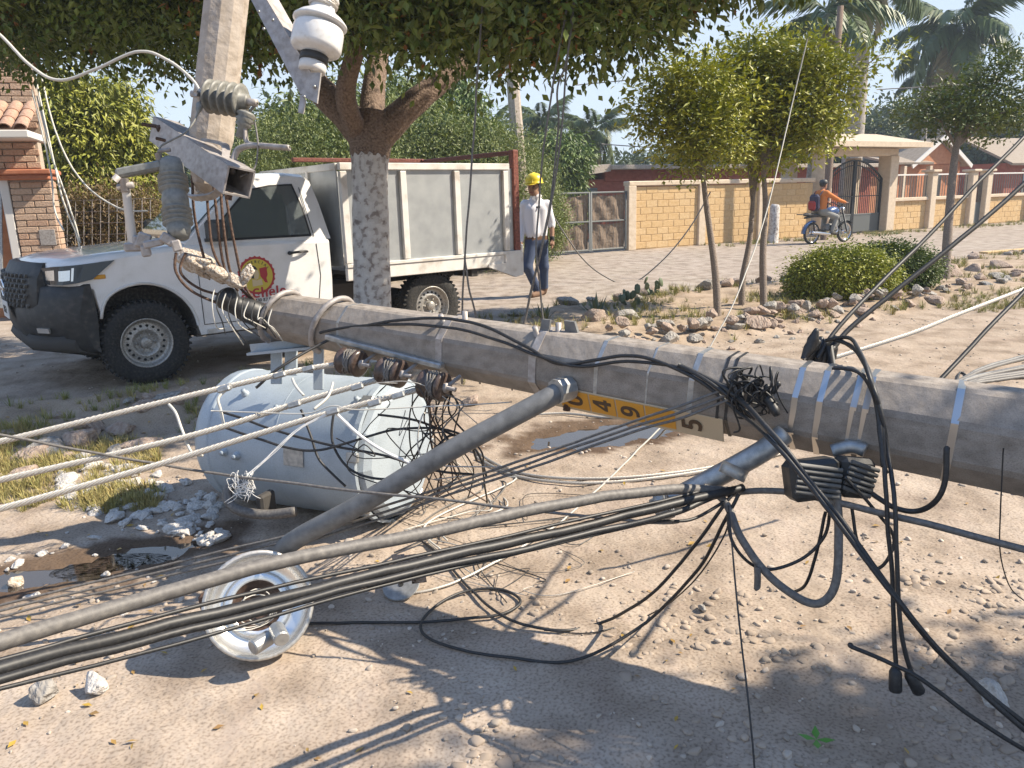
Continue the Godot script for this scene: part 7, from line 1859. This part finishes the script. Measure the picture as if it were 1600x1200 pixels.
func build_people():
	var V := func(px: float, py: float, z: float) -> Vector3: return Vector3((px - 842.0) / 99.0, (463.0 - py) / 99.0, z)
	# --- man with the yellow hard hat
	var skin := Color(0.30, 0.17, 0.11); var shirt := Color(0.68, 0.67, 0.70); var jean := Color(0.045, 0.065, 0.12); var boot := Color(0.17, 0.10, 0.06); var belt := Color(0.12, 0.06, 0.03)
	var base := on(842, 463)
	var o := thing("person", "person in yellow hard hat, white shirt and blue jeans walking past the truck", "person", base)
	o.rotation.y = 0.0
	var fw := Vector3(-0.45, -0.12, 0.88).normalized()
	var hc: Vector3 = V.call(838, 298, 0.04)
	var B := head_bones(hc, fw, skin, Color(0.03, 0.025, 0.02))
	var nk: Vector3 = V.call(840, 311, 0.0)
	var sl: Vector3 = V.call(824, 324, 0.0); var sr: Vector3 = V.call(857, 325, -0.04)
	var hl: Vector3 = V.call(832, 381, 0.05); var hr: Vector3 = V.call(848, 381, -0.05)
	B.append_array([[hc - Vector3(0, 0.07, 0.03), nk, 0.058, 0.062, skin], [nk - Vector3(0, 0.03, 0.01), (sl + sr) * 0.5, 0.085, 0.12, shirt], [sl, sr, 0.075, 0.075, shirt],
		[V.call(834, 332, 0.03), V.call(835, 365, 0.04), 0.115, 0.118, shirt], [V.call(848, 332, -0.03), V.call(846, 365, -0.03), 0.115, 0.118, shirt], [V.call(834, 374, 0.03), V.call(847, 374, -0.03), 0.108, 0.108, belt, 0.02],
		[V.call(834, 379, 0.03), V.call(847, 379, -0.03), 0.11, 0.11, jean]])
	# legs
	var kl: Vector3 = V.call(825, 417, 0.16); var al: Vector3 = V.call(839, 450, 0.02)
	var kr: Vector3 = V.call(851, 418, -0.06); var ar: Vector3 = V.call(851, 449, -0.16)
	B.append_array([[hl, kl, 0.1, 0.075, jean], [kl, al, 0.073, 0.066, jean], [hr, kr, 0.1, 0.075, jean], [kr, ar, 0.073, 0.066, jean],
		[al + Vector3(0, -0.03, 0), al + Vector3(0.0, -0.075, 0.0), 0.055, 0.05, boot], [V.call(843.5, 458.6, 0.0), V.call(831, 459.0, 0.16), 0.046, 0.042, boot, 0.02], [ar + Vector3(0, -0.03, 0), ar + Vector3(0.0, -0.075, 0), 0.055, 0.05, boot], [V.call(851, 458.4, -0.2), V.call(842, 459.0, -0.04), 0.046, 0.042, boot, 0.02]])
	# arms
	var er: Vector3 = V.call(864, 352, -0.06); var wr: Vector3 = V.call(864, 376, 0.02)
	var el: Vector3 = V.call(819, 350, 0.0); var wl: Vector3 = V.call(816, 376, 0.12)
	B.append_array([[sr, er, 0.07, 0.06, shirt], [er, er.lerp(wr, 0.15), 0.058, 0.056, shirt, 0.01], [er.lerp(wr, 0.1), wr, 0.044, 0.032, skin, 0.01], [wr - Vector3(0, 0.005, 0), wr + Vector3(0, 0.02, 0), 0.036, 0.036, Color(0.02, 0.02, 0.02), 0.008],
		[sl, el, 0.07, 0.058, shirt], [el, wl, 0.056, 0.044, shirt]])
	B.append_array(hand_bones(wr, Vector3(0.03, -1, 0.12).normalized(), Vector3(-0.35, 0, 0.93).normalized(), skin))
	B.append_array(hand_bones(wl, Vector3(-0.05, -1, 0.25).normalized(), Vector3(0.35, 0, 0.93).normalized(), skin, 0.8))
	inst(figure(B, 0.0125), "body", o)
	var ht := mb(true)
	lathe(ht, [Vector2(0.145, 0.0), Vector2(0.15, 0.006), Vector2(0.132, 0.016), Vector2(0.13, 0.05), Vector2(0.115, 0.10), Vector2(0.08, 0.135), Vector2(0.035, 0.15), Vector2(0, 0.152)], 26, Transform3D(Basis(Vector3.RIGHT, 0.06), hc + Vector3(0, 0.055, 0)))
	var hat := part(ht, "hard_hat", M.hat_yellow, o)
	var rg := mb(true)
	for s in [-0.035, 0.0, 0.035]:
		var rp := PackedVector3Array()
		var sd := fw.cross(Vector3.UP).normalized()
		for i in 11:
			var a := PI * i / 10
			rp.append(hc + Vector3(0, 0.06, 0) + sd * s + Vector3(fw.x, 0, fw.z).normalized() * 0.128 * cos(a) + Vector3.UP * (0.15 - absf(s) * 0.3) * sin(a))
		tube(rg, rp, 0.008, 6)
	slab(rg, [hc + Vector3(0, 0.058, 0) + fw * 0.12 - fw.cross(Vector3.UP) * 0.09, hc + Vector3(0, 0.05, 0) + fw * 0.19 - fw.cross(Vector3.UP) * 0.04, hc + Vector3(0, 0.05, 0) + fw * 0.19 + fw.cross(Vector3.UP) * 0.04, hc + Vector3(0, 0.058, 0) + fw * 0.12 + fw.cross(Vector3.UP) * 0.09], 0.006)
	part(rg, "hat_ridge", M.hat_yellow, hat)
	var gl := mb(); box(gl, V.call(843, 327.5, 0.115), Vector3(0.075, 0.025, 0.02), Basis(Vector3.UP, -0.3), 0.006); part(gl, "sunglasses", M.dark_gap, o)
	var cl := mb(); slab(cl, [V.call(831, 312, 0.10), V.call(840, 320, 0.135), V.call(838, 309, 0.10)], 0.008); slab(cl, [V.call(850, 311, 0.06), V.call(841, 320, 0.135), V.call(846, 308, 0.08)], 0.008); part(cl, "collar", M.white_cloth, o)
	var pp := mb(); box(pp, base + V.call(816, 388, 0.17), Vector3(0.012, 0.15, 0.11), Basis.from_euler(Vector3(0.2, 0.5, 0.1)), 0.003); tag(part(pp, "folded_paper", M.white_cloth), "folded white paper held in the walking person's hand", "paper")
	# --- motorcycle and rider
	var br := on(1267, 381.5); var bf := on(1324, 377.5)
	var X := (bf - br).normalized(); var Z := X.cross(Vector3.UP)
	var bk := thing("motorcycle", "small dark motorcycle with blue rear mudguard riding along the street", "motorcycle", br)
	bk.basis = Basis(X, Vector3.UP, Z)
	var WBs := 1.30
	for x in [0.0, WBs]:
		var w := Node3D.new(); w.name = "wheel"; bk.add_child(w, true); w.position = Vector3(x, 0.30, 0)
		var xf := Transform3D(Basis(Vector3.RIGHT, PI / 2), Vector3.ZERO)
		var ty := mb(true); lathe(ty, [Vector2(0.245, -0.03), Vector2(0.275, -0.045), Vector2(0.30, -0.02), Vector2(0.302, 0), Vector2(0.30, 0.02), Vector2(0.275, 0.045), Vector2(0.245, 0.03)], 30, xf); part(ty, "tyre", M.tyre, w)
		var ri := mb(true); lathe(ri, [Vector2(0.25, -0.025), Vector2(0.232, -0.02), Vector2(0.232, 0.02), Vector2(0.25, 0.025)], 30, xf); lathe(ri, [Vector2(0.06, -0.04), Vector2(0.06, 0.04)], 14, xf); part(ri, "rim", M.chrome, w)
		for i in 14:
			var a := TAU * i / 14; var sp := mb(); bar(sp, Vector3(cos(a) * 0.05, sin(a) * 0.05, 0.03 * (1 if i % 2 else -1)), Vector3(cos(a + 0.3) * 0.24, sin(a + 0.3) * 0.24, 0), 0.004, 4); part(sp, "spoke", M.chrome, w)
	var fr := mb(true)
	for s in [-0.09, 0.09]:
		bar(fr, Vector3(0, 0.30, s), Vector3(0.45, 0.38, s), 0.022); bar(fr, Vector3(-0.05, 0.62, s), Vector3(0.02, 0.31, s), 0.02); bar(fr, Vector3(WBs, 0.30, s), Vector3(WBs - 0.26, 0.98, s), 0.024)
	bar(fr, Vector3(0.45, 0.35, 0), Vector3(0.92, 0.36, 0), 0.03); bar(fr, Vector3(0.92, 0.36, 0), Vector3(1.02, 0.88, 0), 0.028); bar(fr, Vector3(-0.3, 0.74, 0), Vector3(1.02, 0.86, 0), 0.03)
	part(fr, "frame", M.iron_dark, bk)
	boxpart(bk, "engine", Vector3(0.62, 0.44, 0), Vector3(0.36, 0.22, 0.24), M.dull_zinc, 0.05); boxpart(bk, "cylinder_head", Vector3(0.76, 0.58, 0), Vector3(0.14, 0.2, 0.15), M.dull_zinc, 0.03, Basis(Vector3.BACK, -0.3))
	var tk := mb(true); tube(tk, spline([Vector3(0.52, 0.82, 0), Vector3(0.66, 0.88, 0), Vector3(0.84, 0.90, 0), Vector3(0.98, 0.86, 0)], 5), [0.05, 0.09, 0.12, 0.13, 0.13, 0.13, 0.13, 0.13, 0.13, 0.12, 0.12, 0.11, 0.1, 0.09, 0.07, 0.05], 12); part(tk, "fuel_tank", M.bike_blue, bk)
	var se := mb(true); tube(se, spline([Vector3(-0.32, 0.83, 0), Vector3(-0.1, 0.82, 0), Vector3(0.2, 0.79, 0), Vector3(0.55, 0.80, 0)], 4), [0.06, 0.09, 0.1, 0.1], 10, true, 0.5); part(se, "saddle", M.black_plastic, bk)
	var rk := mb(true)
	for s in [-0.09, 0.09]: bar(rk, Vector3(-0.5, 0.84, s), Vector3(-0.1, 0.83, s), 0.012)
	bar(rk, Vector3(-0.5, 0.84, -0.1), Vector3(-0.5, 0.84, 0.1), 0.014); part(rk, "rear_rack", M.iron_dark, bk)
	var mg := mb(true)
	for i in 10:
		var a := deg_to_rad(60.0 + 12.0 * i); var b := deg_to_rad(72.0 + 12.0 * i)
		for s in [-1.0, 1.0]: quad(mg, Vector3(0.36 * cos(a), 0.30 + 0.36 * sin(a), 0), Vector3(0.36 * cos(b), 0.30 + 0.36 * sin(b), 0), Vector3(0.33 * cos(b), 0.30 + 0.33 * sin(b), 0.075 * s), Vector3(0.33 * cos(a), 0.30 + 0.33 * sin(a), 0.075 * s))
	part(mg, "rear_mudguard", M.bike_blue, bk)
	var fm := mb(true)
	for i in 6:
		var a := deg_to_rad(40.0 + 16.0 * i); var b := deg_to_rad(56.0 + 16.0 * i)
		for s in [-1.0, 1.0]: quad(fm, Vector3(WBs + 0.345 * cos(a), 0.30 + 0.345 * sin(a), 0), Vector3(WBs + 0.345 * cos(b), 0.30 + 0.345 * sin(b), 0), Vector3(WBs + 0.32 * cos(b), 0.30 + 0.32 * sin(b), 0.06 * s), Vector3(WBs + 0.32 * cos(a), 0.30 + 0.32 * sin(a), 0.06 * s))
	part(fm, "front_mudguard", M.iron_dark, bk)
	var hbm := mb(true); tube(hbm, spline([Vector3(0.93, 1.10, 0.36), Vector3(1.0, 1.13, 0.2), Vector3(1.04, 1.02, 0.0), Vector3(1.0, 1.13, -0.2), Vector3(0.93, 1.10, -0.36)], 5), 0.015, 7); part(hbm, "handlebar", M.iron_dark, bk)
	var hlp := mb(true); lathe(hlp, [Vector2(0.0, -0.06), Vector2(0.06, -0.05), Vector2(0.085, 0.02), Vector2(0.08, 0.035), Vector2(0, 0.04)], 14, Transform3D(along(Vector3.ZERO, Vector3.RIGHT), Vector3(1.13, 0.93, 0))); part(hlp, "headlamp", M.chrome, bk)
	var ex := mb(true); tube(ex, spline([Vector3(0.8, 0.5, 0.12), Vector3(0.86, 0.34, 0.14), Vector3(0.6, 0.27, 0.16), Vector3(0.2, 0.3, 0.18), Vector3(-0.18, 0.34, 0.18)], 5), [0.02, 0.02, 0.02, 0.02, 0.02, 0.02, 0.02, 0.02, 0.02, 0.02, 0.03, 0.042, 0.045, 0.045, 0.045, 0.045, 0.045, 0.045, 0.04], 9); part(ex, "exhaust", M.chrome, bk)
	# rider, in the motorcycle's own axes
	var ro := thing("person", "person in orange shirt and dark cap riding the motorcycle", "person", br); ro.basis = bk.basis
	var orange := Color(0.50, 0.16, 0.035); var grey := Color(0.20, 0.20, 0.19)
	var rh := Vector3(0.35, 1.63, 0)
	var R := head_bones(rh, Vector3(1, -0.05, 0), skin, Color(0.03, 0.025, 0.02))
	R.append_array([[rh + Vector3(-0.03, -0.07, 0), Vector3(0.30, 1.46, 0), 0.055, 0.06, skin], [Vector3(0.30, 1.40, -0.16), Vector3(0.30, 1.40, 0.16), 0.085, 0.085, orange], [Vector3(0.28, 1.36, -0.06), Vector3(0.27, 0.98, -0.05), 0.135, 0.135, orange], [Vector3(0.28, 1.36, 0.06), Vector3(0.27, 0.98, 0.05), 0.135, 0.135, orange], [Vector3(0.27, 0.92, -0.06), Vector3(0.27, 0.92, 0.06), 0.135, 0.135, grey]])
	for s in [-1.0, 1.0]:
		var sh := Vector3(0.31, 1.39, 0.19 * s); var e := Vector3(0.60, 1.22, 0.29 * s); var w := Vector3(0.88, 1.14, 0.30 * s)
		R.append_array([[sh, e, 0.072, 0.06, orange], [e, w, 0.056, 0.042, orange], [Vector3(0.28, 0.90, 0.1 * s), Vector3(0.70, 0.74, 0.2 * s), 0.105, 0.078, grey], [Vector3(0.70, 0.74, 0.2 * s), Vector3(0.60, 0.36, 0.18 * s), 0.072, 0.055, grey], [Vector3(0.58, 0.29, 0.18 * s), Vector3(0.76, 0.27, 0.19 * s), 0.045, 0.04, Color(0.05, 0.04, 0.035), 0.02]])
		R.append_array(hand_bones(w, Vector3(0.95, -0.3, 0).normalized(), Vector3(0, 0.0, -s), skin, 1.2))
	inst(figure(R, 0.014), "body", ro)
	var cap := mb(true)
	lathe(cap, [Vector2(0.115, 0.0), Vector2(0.113, 0.04), Vector2(0.09, 0.085), Vector2(0.04, 0.105), Vector2(0, 0.108)], 18, Transform3D(Basis.IDENTITY, rh + Vector3(-0.01, 0.045, 0)))
	slab(cap, [rh + Vector3(0.08, 0.055, -0.085), rh + Vector3(0.19, 0.045, -0.05), rh + Vector3(0.19, 0.045, 0.05), rh + Vector3(0.08, 0.055, 0.085)], 0.01)
	part(cap, "cap", M.black_plastic, ro)
	var bag := thing("backpack", "dark blue and red backpack on the motorcycle rider's back", "backpack", br + bk.basis * Vector3(0.10, 1.15, 0)); bag.basis = bk.basis * Basis(Vector3.BACK, 0.06)
	boxpart(bag, "bag", Vector3(-0.05, 0.0, 0), Vector3(0.2, 0.46, 0.32), M.backpack, 0.07); boxpart(bag, "pocket", Vector3(-0.16, -0.07, 0), Vector3(0.1, 0.26, 0.26), M.red_cloth, 0.045)
	var stp := mb(true)
	for s in [-0.12, 0.12]: tube(stp, spline([Vector3(0.02, 0.2, s), Vector3(0.16, 0.31, s), Vector3(0.315, 0.22, s), Vector3(0.335, 0.05, s), Vector3(0.25, -0.16, s * 1.4), Vector3(0.05, -0.18, s)], 5), 0.016, 6)
	part(stp, "shoulder_strap", M.backpack, bag)
